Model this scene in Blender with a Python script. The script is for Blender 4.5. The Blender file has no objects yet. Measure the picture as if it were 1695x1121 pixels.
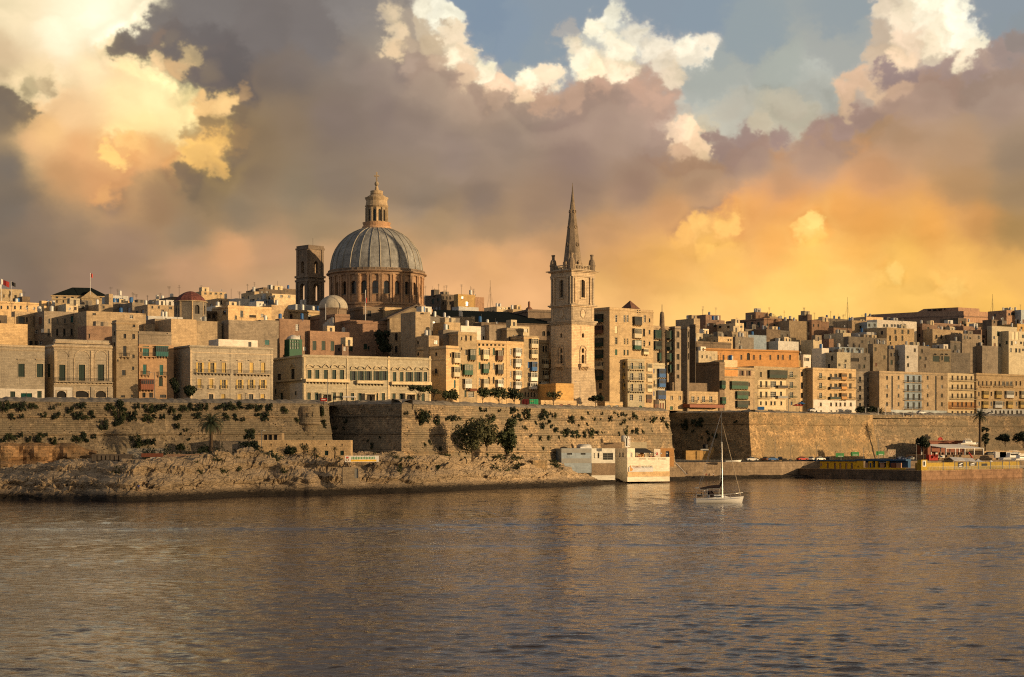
import bpy, bmesh, math, random
import numpy as np
from mathutils import Vector, Matrix
R = math.radians
random.seed(7)
SC = bpy.context.scene
COL = SC.collection
# ------------------------------------------------------------------ camera
CX, HOR, F, CH = 847.5, 735.0, 2760.0, 12.0      # photo principal column, horizon row, focal length in photo pixels, camera height
cam_d = bpy.data.cameras.new('camera'); cam = bpy.data.objects.new('camera', cam_d); COL.objects.link(cam)
cam.location = (0, 0, CH); cam.rotation_euler = (R(90), 0, 0)
cam_d.sensor_width = 36; cam_d.lens = 36 * F / 1695
cam_d.shift_y = (HOR - 560.5) / 1695
cam_d.clip_start = 1; cam_d.clip_end = 20000
SC.camera = cam
SC.view_settings.view_transform = 'Standard'; SC.view_settings.look = 'None'
SC.view_settings.exposure = 0.22; SC.view_settings.gamma = 1
SC.render.resolution_x = 1024; SC.render.resolution_y = 677
try:
    SC.cycles.max_bounces = 5; SC.cycles.diffuse_bounces = 3; SC.cycles.glossy_bounces = 3
    SC.cycles.transparent_max_bounces = 6; SC.cycles.sample_clamp_indirect = 4; SC.cycles.use_denoising = False; SC.cycles.filter_width = 1.15
except Exception: pass
# ------------------------------------------------------------------ sun
SUN_TO = Vector((0.91, -0.415, 0)).normalized(); SUN_EL = R(7.5)
sd = bpy.data.lights.new('sun', 'SUN'); sun = bpy.data.objects.new('sun', sd); COL.objects.link(sun)
sd.energy = 5.0; sd.angle = R(0.55); sd.color = (1.0, 0.69, 0.36)
to = Vector((SUN_TO.x * math.cos(SUN_EL), SUN_TO.y * math.cos(SUN_EL), math.sin(SUN_EL)))
sun.rotation_euler = to.to_track_quat('Z', 'Y').to_euler(); sun.location = (300, -50, 200)

# ------------------------------------------------------------------ sky: cloud field as a function of direction
def vnoise(x, y, seed):
    xi = np.floor(x).astype(np.int64); yi = np.floor(y).astype(np.int64)
    fx = (x - xi).astype(np.float32); fy = (y - yi).astype(np.float32)
    fx = fx * fx * fx * (fx * (fx * 6 - 15) + 10); fy = fy * fy * fy * (fy * (fy * 6 - 15) + 10)
    tab = np.random.RandomState(seed).rand(256, 256).astype(np.float32)
    a = tab[yi & 255, xi & 255]; b = tab[yi & 255, (xi + 1) & 255]
    c = tab[(yi + 1) & 255, xi & 255]; d = tab[(yi + 1) & 255, (xi + 1) & 255]
    return (a + (b - a) * fx) * (1 - fy) + (c + (d - c) * fx) * fy
def fbm(x, y, octs, seed, gain=0.5):
    s = 0; a = 1.0; t = 0
    for o in range(octs):
        ca, sa = math.cos(o * 0.9), math.sin(o * 0.9)
        s = s + a * vnoise((x * ca - y * sa) * 2 ** o + 17.3 * o, (x * sa + y * ca) * 2 ** o + 5.1 * o, seed + o); t += a; a *= gain
    return s / t - 0.5
def lin(c):
    c = np.asarray(c, dtype=np.float32) / 255.0
    return np.where(c <= 0.04045, c / 12.92, ((c + 0.055) / 1.055) ** 2.4)
SKY = """30,30,245,228,188;110,60,258,246,214;170,20,258,248,220;200,12,252,238,205;60,130,248,226,176;150,110,250,228,178;15,80,205,180,145;200,150,252,226,165;250,165,262,246,180;285,195,262,244,172;235,200,255,232,160;120,190,238,203,148
265,30,128,120,118,s;240,55,122,112,110,s;330,20,128,121,121;190,85,120,107,100,s;210,75,115,104,100,s;235,85,118,105,100,s;280,70,116,106,104;260,62,150,126,110,s;330,80,110,103,104;380,110,106,99,100;430,60,125,117,117;480,130,126,114,110;540,60,130,122,122;600,100,142,128,122;430,130,120,108,104;340,115,118,106,104
15,170,128,112,98,s;55,148,140,122,100,s;80,140,165,140,112,s;10,200,125,111,100;40,185,130,113,98,s;15,280,116,107,102;20,350,122,110,101;15,430,132,114,100;80,225,240,198,132;50,240,228,186,128;130,250,222,172,114;190,262,252,208,122,s;160,300,203,153,103;110,290,192,148,102;170,325,216,167,107,s;240,250,222,168,106;225,240,250,205,125,s
330,250,252,205,115;362,280,255,208,118,s;345,213,170,140,104,s;310,222,172,142,104,s;375,175,250,212,142,s;340,180,250,210,140,s;400,150,196,160,122,s;300,110,215,180,130,s;270,100,235,205,150,s;318,100,240,208,150,s;300,288,142,118,97,s;320,300,136,114,95,s;352,305,135,115,95;420,290,141,120,100;420,225,142,120,98;470,200,152,130,110;395,230,180,145,105,s
60,380,142,120,103;120,390,155,129,107;250,340,166,131,101;200,400,163,132,110;300,380,162,137,112;400,350,150,131,110;500,320,151,133,112;40,480,132,111,97;150,455,164,132,110;300,445,196,153,116;380,412,218,168,118;450,420,195,153,116;460,475,196,158,117;240,480,180,143,110
560,200,146,128,120;560,300,151,132,117;520,380,167,141,111;650,190,152,133,126;625,120,152,134,127;700,200,156,136,126;760,250,160,139,129;850,225,165,143,131;950,260,165,139,129;800,335,150,129,117;700,330,154,134,118;900,350,164,135,114;730,380,172,142,110;820,375,172,140,110;600,30,145,138,138;610,60,150,140,135
632,30,225,202,170,s;645,60,240,215,178,s;648,85,242,214,172,s;672,45,178,162,148,s;668,75,190,168,148,s;700,15,245,235,215,s;722,5,250,242,225,s;745,25,252,244,225,s;700,45,205,185,162,s;715,70,205,182,155,s;750,60,238,218,188,s;752,105,255,238,205,s;770,85,240,218,185,s;805,115,255,242,210,s;780,130,235,205,170,s;835,130,238,208,172,s;730,110,195,168,145,s;720,140,170,146,132;780,165,185,157,140;830,165,200,168,145,s;680,110,175,152,138,s
875,130,255,238,205,s;905,118,248,225,190,s;870,150,242,212,172,s;840,185,172,147,132;900,165,195,160,138,s;960,100,252,238,210,s;945,75,240,222,195,s;985,45,248,236,212,s;1020,25,248,240,222,s;1030,75,248,235,210,s;1060,50,245,233,215,s;1085,75,240,226,208,s;1030,115,248,228,195,s;980,120,252,232,195,s;1100,105,235,218,198,s;1130,78,245,232,212,s;1160,72,240,225,205,s;1145,95,225,212,195,s;1112,120,235,215,190,s
1000,155,192,157,138,s;1060,150,192,157,138,s;1088,160,195,160,140,s;950,165,190,157,138,s;1080,180,180,150,136;1000,200,168,142,130;935,50,190,180,170,s
770,5,125,146,172,s;800,30,124,145,172;800,60,130,150,174,s;855,60,130,150,175;860,105,142,157,172,s;905,70,134,152,172;925,30,132,150,172;960,10,132,150,172,s;990,8,132,150,172,s;1080,15,132,150,172;1150,20,132,151,173;1250,60,142,158,172;1190,100,155,167,174,s;1180,135,163,171,172;1300,120,163,172,172;1140,155,168,172,170,s;1120,180,185,178,168,s;1200,185,186,181,170;1300,185,195,186,168;1350,140,178,178,172;1385,80,160,168,172;1400,20,142,157,171;1420,50,155,165,172,s;1260,205,200,186,165,s;1180,208,198,184,162,s
1672,8,135,150,168;1655,40,135,150,166,s;1695,30,135,148,162,s;1112,213,238,210,175,s;1140,218,250,224,184,s;1160,232,238,208,168,s;1125,238,215,180,148,s;1100,205,190,165,150,s
1470,15,225,206,184,s;1500,25,240,222,196,s;1530,15,250,236,212,s;1580,20,252,242,222,s;1595,55,252,243,225,s;1615,75,248,235,210,s;1560,60,248,234,208,s;1500,70,236,212,184,s;1455,60,198,178,160,s;1450,90,204,180,158,s;1540,85,248,230,200,s;1600,95,248,230,200,s;1490,100,238,212,178,s;1425,130,218,185,156,s;1405,150,222,188,158,s;1410,168,210,178,150,s;1460,140,222,190,158,s;1440,165,195,175,160,s
1540,98,165,143,140,s;1470,128,160,138,138,s;1500,118,160,138,138,s;1575,108,170,146,140,s;1620,110,172,148,142,s;1660,85,165,145,140,s;1690,65,152,138,134,s;1640,95,178,153,142,s;1550,150,176,146,132;1660,160,168,143,130;1510,160,182,152,138;1490,150,210,175,148,s;1450,195,176,147,136,s;1400,208,174,145,136,s;1440,183,178,148,138,s;1350,225,172,143,134,s;1290,228,165,138,132,s;1230,225,164,138,132,s;1195,235,165,138,130,s;1240,260,168,138,126;1350,260,176,143,125;1500,230,188,151,120;1600,240,184,149,119;1685,250,164,140,119;1090,235,172,145,132,s;1060,215,170,144,132
1050,300,168,136,119;1150,300,180,143,117;1300,300,190,147,111;1450,290,196,150,109;1600,310,186,147,106;1690,320,164,136,106;950,320,162,134,118
1100,345,200,153,106;1000,385,196,152,108;940,400,190,148,106;1130,385,246,192,106,s;1160,370,252,200,112,s;1215,368,252,200,110,s;1250,350,228,168,97;1365,372,255,220,125,s;1345,385,252,205,112,s;1400,350,236,172,90;1320,345,228,166,92;1300,400,240,178,92;1450,370,235,172,88;1550,375,236,174,88;1640,370,208,156,92;1690,380,176,141,92
1050,440,236,182,104;1100,430,240,186,100;1200,445,250,197,102;1350,440,255,206,102;1420,420,244,186,92;1500,430,250,197,96;1480,452,255,214,116,s;1580,470,255,208,110,s;1600,440,248,195,100;1690,450,228,180,95;1150,500,250,202,112;1300,500,254,208,108;1500,500,252,203,102;1650,500,246,196,96;1400,470,255,212,112
740,440,214,168,116;820,440,224,175,116;900,445,220,171,115;860,485,228,178,120;1000,470,242,192,114;1010,425,222,172,108;650,430,200,160,115;560,440,198,158,116;760,500,228,178,120;540,490,210,168,122"""
def build_sky_image():
    W, H = 2048, 896
    az0, az1, el0, el1 = R(-27), R(27), R(-1.5), R(22.2)
    az = np.linspace(az0, az1, W, dtype=np.float32)[None, :].repeat(H, 0)
    el = np.linspace(el0, el1, H, dtype=np.float32)[:, None].repeat(W, 1)
    k = 2760.0
    u = az * k; v = el * k
    wx = 60 * fbm(u / 150, v / 110, 5, 11, 0.55); wy = 46 * fbm(u / 150 + 9, v / 110 + 4, 5, 31, 0.55)
    wx2 = 62 * fbm(u / 46, v / 36, 7, 51, 0.66); wy2 = 52 * fbm(u / 46, v / 36, 7, 61, 0.66)
    uu = u + 0.40 * wx + wx2; vv = v + 0.40 * wy + wy2
    us = u + 0.8 * wx + 0.35 * wx2; vs = v + 0.7 * wy + 0.35 * wy2
    acc = np.zeros((H, W, 3), np.float32); tot = np.zeros((H, W), np.float32)
    acc2 = np.zeros((H, W, 3), np.float32); tot2 = np.zeros((H, W), np.float32); shp = np.zeros((H, W), np.float32)
    for e in SKY.replace('\n', ';').split(';'):
        q = e.split(','); px, py = float(q[0]), float(q[1]); c = lin([float(t) for t in q[2:5]])
        a = math.atan((px - CX) / F); ee = math.atan((HOR - py) / F * math.cos(a))
        blue_ = float(q[4]) > float(q[2]) - 12
        s = 15.0 if len(q) > 5 else 30.0
        d0 = (uu - a * k) ** 2 + (vv - ee * k) ** 2
        d = d0 / (s * s)
        w = 1.0 / (d ** 4 + 0.5) if len(q) > 5 else 1.0 / (d * d * d + 0.6)
        acc += w[..., None] * c; tot += w
        w = 1.0 / (((us - a * k) ** 2 + (vs - ee * k) ** 2) / 2500.0 + 0.25) ** 1.9
        if len(q) > 5: w = w * 0.35
        acc2 += w[..., None] * c; tot2 += w
        if len(q) > 5 or blue_: shp += w * (2.2 if len(q) > 5 else 1.0)
    sh = np.clip((shp / tot2 - 0.28) * 2.2, 0, 1)[..., None]
    img = acc / tot[..., None] * sh + acc2 / tot2[..., None] * (1 - sh)
    lum = img.mean(2)
    e1 = fbm(uu / 95, vv / 70, 6, 71, 0.52); e2 = fbm(uu / 95 + 0.10, vv / 70 + 0.15, 6, 71, 0.52)
    blue = np.clip((img[..., 2] - img[..., 0] + 0.02) * 12, 0, 1)
    big = fbm(us / 230, vs / 90, 4, 81, 0.5)
    m = 1.03 + (1.5 * (e1 - e2) * np.clip(lum * 1.3 - 0.22, 0, 0.8) * (.25 + .75 * sh[..., 0]) + 0.44 * big) * (1 - blue)
    img = img * np.clip(m, .5, 1.6)[..., None]
    # the glow is never duller than its own hue: keep highlights creamy instead of mustard
    g = img.mean(2, keepdims=True); img = img + np.clip(g - .42, 0, 1) * np.array([.07, .10, .08]) * (1 - blue[..., None])
    img[..., 0] *= 1.0 + .03 * (1 - blue); img[..., 2] *= .96 - .08 * blue; img[..., 1] *= 1 + .015 * (1 - blue); img[..., 0] *= 1 + .10 * blue
    gl = np.clip((img[..., 0] - img[..., 2] - .30) * 4, 0, 1); img[..., 1] *= 1 - .055 * gl; img[..., 0] *= 1 + .03 * gl
    l2 = img.mean(2, keepdims=True); dk = np.clip(1 - np.abs(l2 - .24) / .16, 0, 1) * (1 - blue[..., None]); img = img * (1 - .14 * dk) * np.array([.985, 1.0, .99])
    img = np.clip(img, 0.01, 1.3)
    im = bpy.data.images.new('cloud_field', W, H, float_buffer=True, is_data=True)
    out = np.ones((H, W, 4), np.float32); out[..., :3] = img
    im.pixels.foreach_set(out.ravel()); im.pack()
    return im, (az0, az1, el0, el1)
def make_world():
    w = bpy.data.worlds.new('World'); SC.world = w; w.use_nodes = True
    nt = w.node_tree; nt.nodes.clear(); N = nt.nodes; L = nt.links
    def nd(t, **kw):
        n = N.new(t)
        for k_, v_ in kw.items(): setattr(n, k_, v_)
        return n
    def mth(op, a, b=None, c=None, clamp=False):
        n = nd('ShaderNodeMath', operation=op, use_clamp=clamp)
        for i, s in enumerate((a, b, c)):
            if s is None: continue
            if isinstance(s, (int, float)): n.inputs[i].default_value = s
            else: L.new(s, n.inputs[i])
        return n.outputs[0]
    def mix(f, a, b):
        n = nd('ShaderNodeMix', data_type='RGBA')
        for idx, s in ((0, f), (6, a), (7, b)):
            if isinstance(s, (int, float)): n.inputs[idx].default_value = s
            elif isinstance(s, tuple): n.inputs[idx].default_value = (*s, 1)
            else: L.new(s, n.inputs[idx])
        return n.outputs[2]
    tc = nd('ShaderNodeTexCoord'); sep = nd('ShaderNodeSeparateXYZ'); L.new(tc.outputs['Generated'], sep.inputs[0])
    x, y, z = sep.outputs
    az = mth('ARCTAN2', x, y); el = mth('ARCSINE', z)
    im, (a0, a1, e0, e1) = build_sky_image()
    U = mth('MULTIPLY_ADD', az, 1 / (a1 - a0), -a0 / (a1 - a0)); V = mth('MULTIPLY_ADD', el, 1 / (e1 - e0), -e0 / (e1 - e0))
    cmb = nd('ShaderNodeCombineXYZ'); L.new(U, cmb.inputs[0]); L.new(V, cmb.inputs[1])
    tx = nd('ShaderNodeTexImage', image=im, extension='EXTEND', interpolation='Cubic'); L.new(cmb.outputs[0], tx.inputs[0])
    # everywhere else: the physical sky behind drifting warm clouds
    sky = nd('ShaderNodeTexSky', sky_type='NISHITA', sun_disc=False, sun_elevation=SUN_EL, sun_rotation=math.atan2(SUN_TO.x, SUN_TO.y), dust_density=2.0)
    scl = nd('ShaderNodeVectorMath', operation='SCALE'); L.new(sky.outputs[0], scl.inputs[0]); scl.inputs[3].default_value = 0.12
    nz = nd('ShaderNodeTexNoise'); nz.inputs['Scale'].default_value = 2.2; nz.inputs['Detail'].default_value = 6; L.new(tc.outputs['Generated'], nz.inputs[0])
    rp = nd('ShaderNodeValToRGB'); L.new(nz.outputs[0], rp.inputs[0])
    rp.color_ramp.elements[0].position = 0.40; rp.color_ramp.elements[1].position = 0.56
    warm = mth('MULTIPLY_ADD', x, 0.5, 0.5, clamp=True)
    cl = mix(warm, (0.64, 0.63, 0.66), (1.0, 0.74, 0.45))
    cs = nd('ShaderNodeVectorMath', operation='SCALE'); L.new(cl, cs.inputs[0]); L.new(mth('MULTIPLY_ADD', mth('MULTIPLY', z, 1.5, clamp=True), -0.72, 1.0), cs.inputs[3]); cl = cs.outputs[0]
    gen = mix(rp.outputs[0], scl.outputs[0], cl)
    # smooth hand-over at the rim of the cloud field
    def edge(t):
        a = mth('MULTIPLY', t, 9.0, clamp=True); b = mth('MULTIPLY', mth('SUBTRACT', 1.0, t), 9.0, clamp=True)
        return mth('MULTIPLY', a, b)
    hi = mth('MULTIPLY', mth('SUBTRACT', 1.0, V), 9.0, clamp=True)
    msk = mth('MULTIPLY', edge(U), hi)
    msk = mth('MULTIPLY', msk, mth('GREATER_THAN', y, 0.0))
    fin = mix(msk, gen, tx.outputs[0])
    bg = nd('ShaderNodeBackground'); L.new(fin, bg.inputs[0]); bg.inputs[1].default_value = 0.87
    o = nd('ShaderNodeOutputWorld'); L.new(bg.outputs[0], o.inputs[0])
    w.cycles.sampling_method = 'MANUAL'; w.cycles.sample_map_resolution = 512
make_world()
# ------------------------------------------------------------------ materials
MATS = {}
def _nt(name):
    m = bpy.data.materials.new(name); m.use_nodes = True; nt = m.node_tree; nt.nodes.clear()
    o = nt.nodes.new('ShaderNodeOutputMaterial'); p = nt.nodes.new('ShaderNodeBsdfPrincipled')
    nt.links.new(p.outputs[0], o.inputs[0]); MATS[name] = m
    return m, nt, p
class NB:
    def __init__(s, nt): s.nt = nt
    def n(s, t, **kw):
        n = s.nt.nodes.new(t)
        for k, v in kw.items(): setattr(n, k, v)
        return n
    def l(s, a, b): s.nt.links.new(a, b)
    def val(s, sock, v):
        if isinstance(v, (int, float)): sock.default_value = v
        elif isinstance(v, (tuple, list)): sock.default_value = (*v, 1) if len(v) == 3 and len(sock.default_value) == 4 else v
        else: s.l(v, sock)
    def math(s, op, a, b=0, c=0, clamp=False):
        n = s.n('ShaderNodeMath', operation=op, use_clamp=clamp)
        s.val(n.inputs[0], a); s.val(n.inputs[1], b); s.val(n.inputs[2], c); return n.outputs[0]
    def mix(s, f, a, b, bt='MIX'):
        n = s.n('ShaderNodeMix', data_type='RGBA', blend_type=bt)
        s.val(n.inputs[0], f); s.val(n.inputs[6], a); s.val(n.inputs[7], b); return n.outputs[2]
    def mapv(s, v, sc=(1, 1, 1), rot=(0, 0, 0), loc=(0, 0, 0)):
        n = s.n('ShaderNodeMapping'); s.l(v, n.inputs[0]); n.inputs[1].default_value = loc; n.inputs[2].default_value = rot; n.inputs[3].default_value = sc; return n.outputs[0]
    def noise(s, v, sc, det=4, rough=0.55, dist=0):
        n = s.n('ShaderNodeTexNoise'); s.l(v, n.inputs[0]); n.inputs['Scale'].default_value = sc; n.inputs['Detail'].default_value = det
        n.inputs['Roughness'].default_value = rough; n.inputs['Distortion'].default_value = dist; return n.outputs[0]
    def ramp(s, f, a, b, ca=(0, 0, 0), cb=(1, 1, 1)):
        n = s.n('ShaderNodeValToRGB'); s.l(f, n.inputs[0]); e = n.color_ramp.elements
        e[0].position = a; e[1].position = b; e[0].color = (*ca, 1); e[1].color = (*cb, 1); return n.outputs[0]
def stone(name, c, c2=None, block=(0.9, 0.42), mortar=0.3, stain=0.5, patch=0.5, bump=0.5, rough_holes=0.0, streak=1.0):
    m, nt, p = _nt(name); b = NB(nt)
    c2 = c2 or tuple(v * 0.62 for v in c)
    uv = b.n('ShaderNodeUVMap').outputs[0]; pos = b.n('ShaderNodeNewGeometry').outputs['Position']
    br = b.n('ShaderNodeTexBrick'); b.l(uv, br.inputs[0]); br.inputs['Scale'].default_value = 1
    br.inputs['Brick Width'].default_value = block[0]; br.inputs['Row Height'].default_value = block[1]
    br.inputs['Mortar Size'].default_value = 0.022; br.inputs['Mortar Smooth'].default_value = 0.4; br.inputs['Bias'].default_value = 0.1
    b.val(br.inputs['Color1'], tuple(v * 1.12 for v in c)); b.val(br.inputs['Color2'], tuple(v * 0.86 for v in c)); b.val(br.inputs['Mortar'], tuple(v * (1 - mortar) for v in c))
    big = b.noise(pos, 0.16, 6, 0.62); mid = b.noise(pos, 0.9, 5, 0.6); fine = b.noise(pos, 4.5, 4, 0.65)
    col = b.mix(b.math('MULTIPLY', b.ramp(big, 0.40, 0.66), patch), br.outputs[0], c2)
    col = b.mix(b.math('MULTIPLY', b.ramp(mid, 0.48, 0.72), patch * 0.7), col, tuple(v * 0.8 for v in c2))
    sk = b.noise(b.mapv(uv, (1.1, 0.07, 1)), 1.3 * streak, 5, 0.65)
    sk2 = b.math('MULTIPLY', b.ramp(sk, 0.47, 0.68), b.ramp(b.noise(b.mapv(pos, (1, 1, .6)), .45, 4, .6), .44, .62))
    col = b.mix(b.math('MULTIPLY', sk2, stain), col, tuple(v * f for v, f in zip(c2, (0.38, 0.36, 0.38))))
    col = b.mix(b.math('MULTIPLY', b.ramp(fine, 0.35, 0.75), 0.35), col, tuple(v * 0.55 for v in c))
    col = b.mix(b.math('MULTIPLY', b.ramp(b.noise(b.mapv(pos, (1, 1, 1.4)), .33, 6, .7), .50, .64), min(patch, .6)), col, tuple(v * f for v, f in zip(c2, (.62, .64, .68))))
    oi = b.n('ShaderNodeObjectInfo').outputs['Random']
    col = b.mix(1.0, col, b.ramp(oi, 0, 1, (0.66, 0.70, 0.76), (1.2, 1.12, 1.02)), 'MULTIPLY')
    if rough_holes > 0:
        vo = b.n('ShaderNodeTexVoronoi', feature='F1'); b.l(b.mapv(pos, (1, 1, 1.7)), vo.inputs[0]); vo.inputs['Scale'].default_value = 1.1
        hole = b.math('MULTIPLY', b.ramp(vo.outputs['Distance'], 0.10, 0.34, (1, 1, 1), (0, 0, 0)), b.ramp(b.noise(pos, 0.33, 4, 0.6), 0.47, 0.6))
        vc = b.n('ShaderNodeTexVoronoi', feature='F1'); b.l(b.mapv(uv, (.5, 1.15, 1)), vc.inputs[0]); vc.inputs['Scale'].default_value = 1.0; sc_ = b.n('ShaderNodeSeparateXYZ'); b.l(vc.outputs['Color'], sc_.inputs[0])
        col = b.mix(.75, col, b.ramp(sc_.outputs[0], 0, 1, (.55, .55, .56), (1.3, 1.24, 1.15)), 'MULTIPLY')
        col = b.mix(b.math('MULTIPLY', b.ramp(b.noise(b.mapv(uv, (.5, .045, 1)), 1.0, 6, .7), .48, .64), .8), col, tuple(v * .30 for v in c))
        col = b.mix(b.math('MULTIPLY', b.ramp(b.noise(b.mapv(pos, (1, 1, 1.6)), .085, 6, .7), .46, .56), .8), col, tuple(v * f for v, f in zip(c, (.36, .39, .42))))
        col = b.mix(b.math('MULTIPLY', b.ramp(b.noise(b.mapv(uv, (.35, 2.2, 1)), .8, 5, .7), .56, .68), .5), col, tuple(v * .3 for v in c))
        col = b.mix(b.math('MULTIPLY', hole, rough_holes), col, tuple(v * 0.13 for v in c))
    b.l(col, p.inputs['Base Color']); p.inputs['Roughness'].default_value = 0.93; p.inputs['Specular IOR Level'].default_value = 0.15
    h = b.math('ADD', b.math('MULTIPLY', br.outputs['Fac'], -0.5), b.math('ADD', b.math('MULTIPLY', fine, 0.9), b.math('MULTIPLY', mid, 1.6)))
    if rough_holes > 0: h = b.math('SUBTRACT', h, b.math('MULTIPLY', hole, 1.5))
    bp = b.n('ShaderNodeBump'); bp.inputs['Strength'].default_value = bump; bp.inputs['Distance'].default_value = 0.22
    b.l(h, bp.inputs['Height']); b.l(bp.outputs[0], p.inputs['Normal'])
    return m
def paint(name, c, rough=0.6, var=0.25, slat=0.0, metal=0.0, spec=0.3):
    m, nt, p = _nt(name); b = NB(nt)
    pos = b.n('ShaderNodeNewGeometry').outputs['Position']
    col = b.mix(b.math('MULTIPLY', b.ramp(b.noise(pos, 1.2, 5, 0.65), 0.4, 0.7), var * 1.6), c, tuple(v * 0.5 for v in c))
    oi = b.n('ShaderNodeObjectInfo').outputs['Random']
    col = b.mix(1.0, col, b.ramp(oi, 0, 1, (0.78, 0.8, 0.84), (1.12, 1.1, 1.05)), 'MULTIPLY')
    if slat > 0:
        sp = b.n('ShaderNodeSeparateXYZ'); b.l(pos, sp.inputs[0])
        sn = b.math('SINE', b.math('MULTIPLY', sp.outputs[2], 6.283 / slat))
        col = b.mix(b.math('MULTIPLY_ADD', sn, 0.2, 0.2), col, tuple(v * 0.35 for v in c))
    b.l(col, p.inputs['Base Color']); p.inputs['Roughness'].default_value = rough; p.inputs['Metallic'].default_value = metal
    p.inputs['Specular IOR Level'].default_value = spec
    return m
def glass(name, c=(0.02, 0.024, 0.028), rough=0.12):
    m, nt, p = _nt(name); b = NB(nt)
    oi = b.n('ShaderNodeObjectInfo').outputs['Random']
    b.l(b.ramp(oi, 0, 1, tuple(v * 0.4 for v in c), tuple(v * 1.8 for v in c)), p.inputs['Base Color'])
    pos = b.n('ShaderNodeNewGeometry').outputs['Position']
    bp = b.n('ShaderNodeBump'); bp.inputs['Strength'].default_value = 0.12; bp.inputs['Distance'].default_value = 0.05
    b.l(b.noise(pos, 1.5, 2), bp.inputs['Height']); b.l(bp.outputs[0], p.inputs['Normal'])
    p.inputs['Roughness'].default_value = rough; p.inputs['IOR'].default_value = 1.5
    return m
stone('lime', (0.47, 0.37, 0.245), (0.30, 0.225, 0.145))
stone('lime_pale', (0.60, 0.505, 0.37), (0.42, 0.335, 0.235), stain=0.6, patch=0.35, mortar=0.16)
stone('lime_cream', (0.64, 0.54, 0.37), (0.50, 0.385, 0.235), stain=0.35, patch=0.35, mortar=0.12)
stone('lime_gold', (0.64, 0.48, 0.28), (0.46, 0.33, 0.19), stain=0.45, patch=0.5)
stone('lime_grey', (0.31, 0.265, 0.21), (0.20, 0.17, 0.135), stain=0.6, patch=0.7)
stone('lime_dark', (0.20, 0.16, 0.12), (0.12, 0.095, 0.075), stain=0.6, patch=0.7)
stone('lime_pink', (0.40, 0.26, 0.175), (0.29, 0.185, 0.13), block=(0.5, 0.26), stain=0.45, patch=0.8, mortar=0.45)
stone('rubble', (0.33, 0.245, 0.165), (0.22, 0.16, 0.11), block=(0.55, 0.3), stain=0.4, patch=0.7, mortar=0.5)
stone('stucco_pink', (0.52, 0.34, 0.20), (0.40, 0.28, 0.18), stain=0.35, patch=0.4, mortar=0.03, bump=0.15)
stone('stucco_white', (0.78, 0.74, 0.63), (0.62, 0.54, 0.40), stain=0.3, patch=0.3, mortar=0.02, bump=0.12)
stone('stucco_cream', (0.62, 0.53, 0.36), (0.50, 0.40, 0.25), stain=0.4, patch=0.3, mortar=0.03, bump=0.15)
stone('stucco_ochre', (0.56, 0.36, 0.14), (0.42, 0.27, 0.12), stain=0.3, patch=0.4, mortar=0.03, bump=0.15)
stone('stucco_orange', (0.52, 0.28, 0.11), (0.40, 0.22, 0.1), stain=0.3, patch=0.4, mortar=0.03, bump=0.15)
stone('whitewash', (0.66, 0.63, 0.57), (0.46, 0.42, 0.36), stain=0.3, patch=0.25, mortar=0.03, bump=0.12)
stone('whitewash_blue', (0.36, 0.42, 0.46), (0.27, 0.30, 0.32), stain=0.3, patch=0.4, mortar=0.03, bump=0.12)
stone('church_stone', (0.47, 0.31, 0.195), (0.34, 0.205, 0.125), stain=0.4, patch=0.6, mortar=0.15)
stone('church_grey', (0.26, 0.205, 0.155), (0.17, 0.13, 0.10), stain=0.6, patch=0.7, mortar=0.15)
stone('tower_stone', (0.66, 0.52, 0.35), (0.46, 0.35, 0.235), block=(1.1, 0.5), stain=0.6, patch=0.5, mortar=0.22, bump=0.7)
stone('spire_stone', (0.34, 0.265, 0.19), (0.21, 0.165, 0.12), block=(0.8, 0.4), stain=0.5, patch=0.7, mortar=0.25, bump=0.5)
stone('lead_grey', (0.42, 0.405, 0.37), (0.23, 0.22, 0.20), block=(0.7, 0.9), mortar=0.3, stain=0.5, patch=0.9, bump=0.35)
stone('dome_plaster', (0.38, 0.36, 0.31), (0.24, 0.22, 0.19), stain=0.4, patch=0.5, mortar=0.0, bump=0.2)
stone('rampart', (0.56, 0.425, 0.27), (0.30, 0.235, 0.165), block=(1.1, 0.5), mortar=0.35, stain=0.7, patch=0.75, bump=1.0, rough_holes=0.9)
stone('rampart_grey', (0.29, 0.24, 0.18), (0.15, 0.135, 0.115), block=(1.1, 0.5), mortar=0.3, stain=0.75, patch=0.9, bump=0.9, rough_holes=0.7)
stone('rampart_gold', (0.66, 0.47, 0.26), (0.36, 0.24, 0.13), block=(0.8, 0.42), mortar=0.35, stain=0.35, patch=0.6, bump=1.0, rough_holes=0.75)
stone('cut_rock', (0.44, 0.29, 0.165), (0.26, 0.175, 0.105), block=(7, 1.6), mortar=0.4, stain=0.9, patch=0.9, bump=1.0, rough_holes=0.4)
stone('quay_stone', (0.20, 0.155, 0.115), (0.09, 0.075, 0.06), block=(2.4, 1.1), mortar=0.35, stain=0.8, patch=0.8, bump=0.8)
stone('quay_red', (0.33, 0.205, 0.13), (0.18, 0.11, 0.07), block=(3, 1.3), mortar=0.25, stain=0.8, patch=0.7, bump=0.7)
stone('quay_pale', (0.46, 0.33, 0.21), (0.26, 0.185, 0.12), block=(2, 1.0), mortar=0.2, stain=0.7, patch=0.8, bump=0.7)
paint('p_green', (0.009, 0.032, 0.022), slat=0.16); paint('p_green_mid', (0.016, 0.08, 0.045)); paint('p_teal', (0.01, 0.10, 0.10))
paint('p_blue', (0.025, 0.12, 0.33)); paint('p_blue_dk', (0.02, 0.055, 0.16)); paint('p_cream', (0.62, 0.52, 0.34)); paint('p_white', (0.72, 0.70, 0.64))
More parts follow.
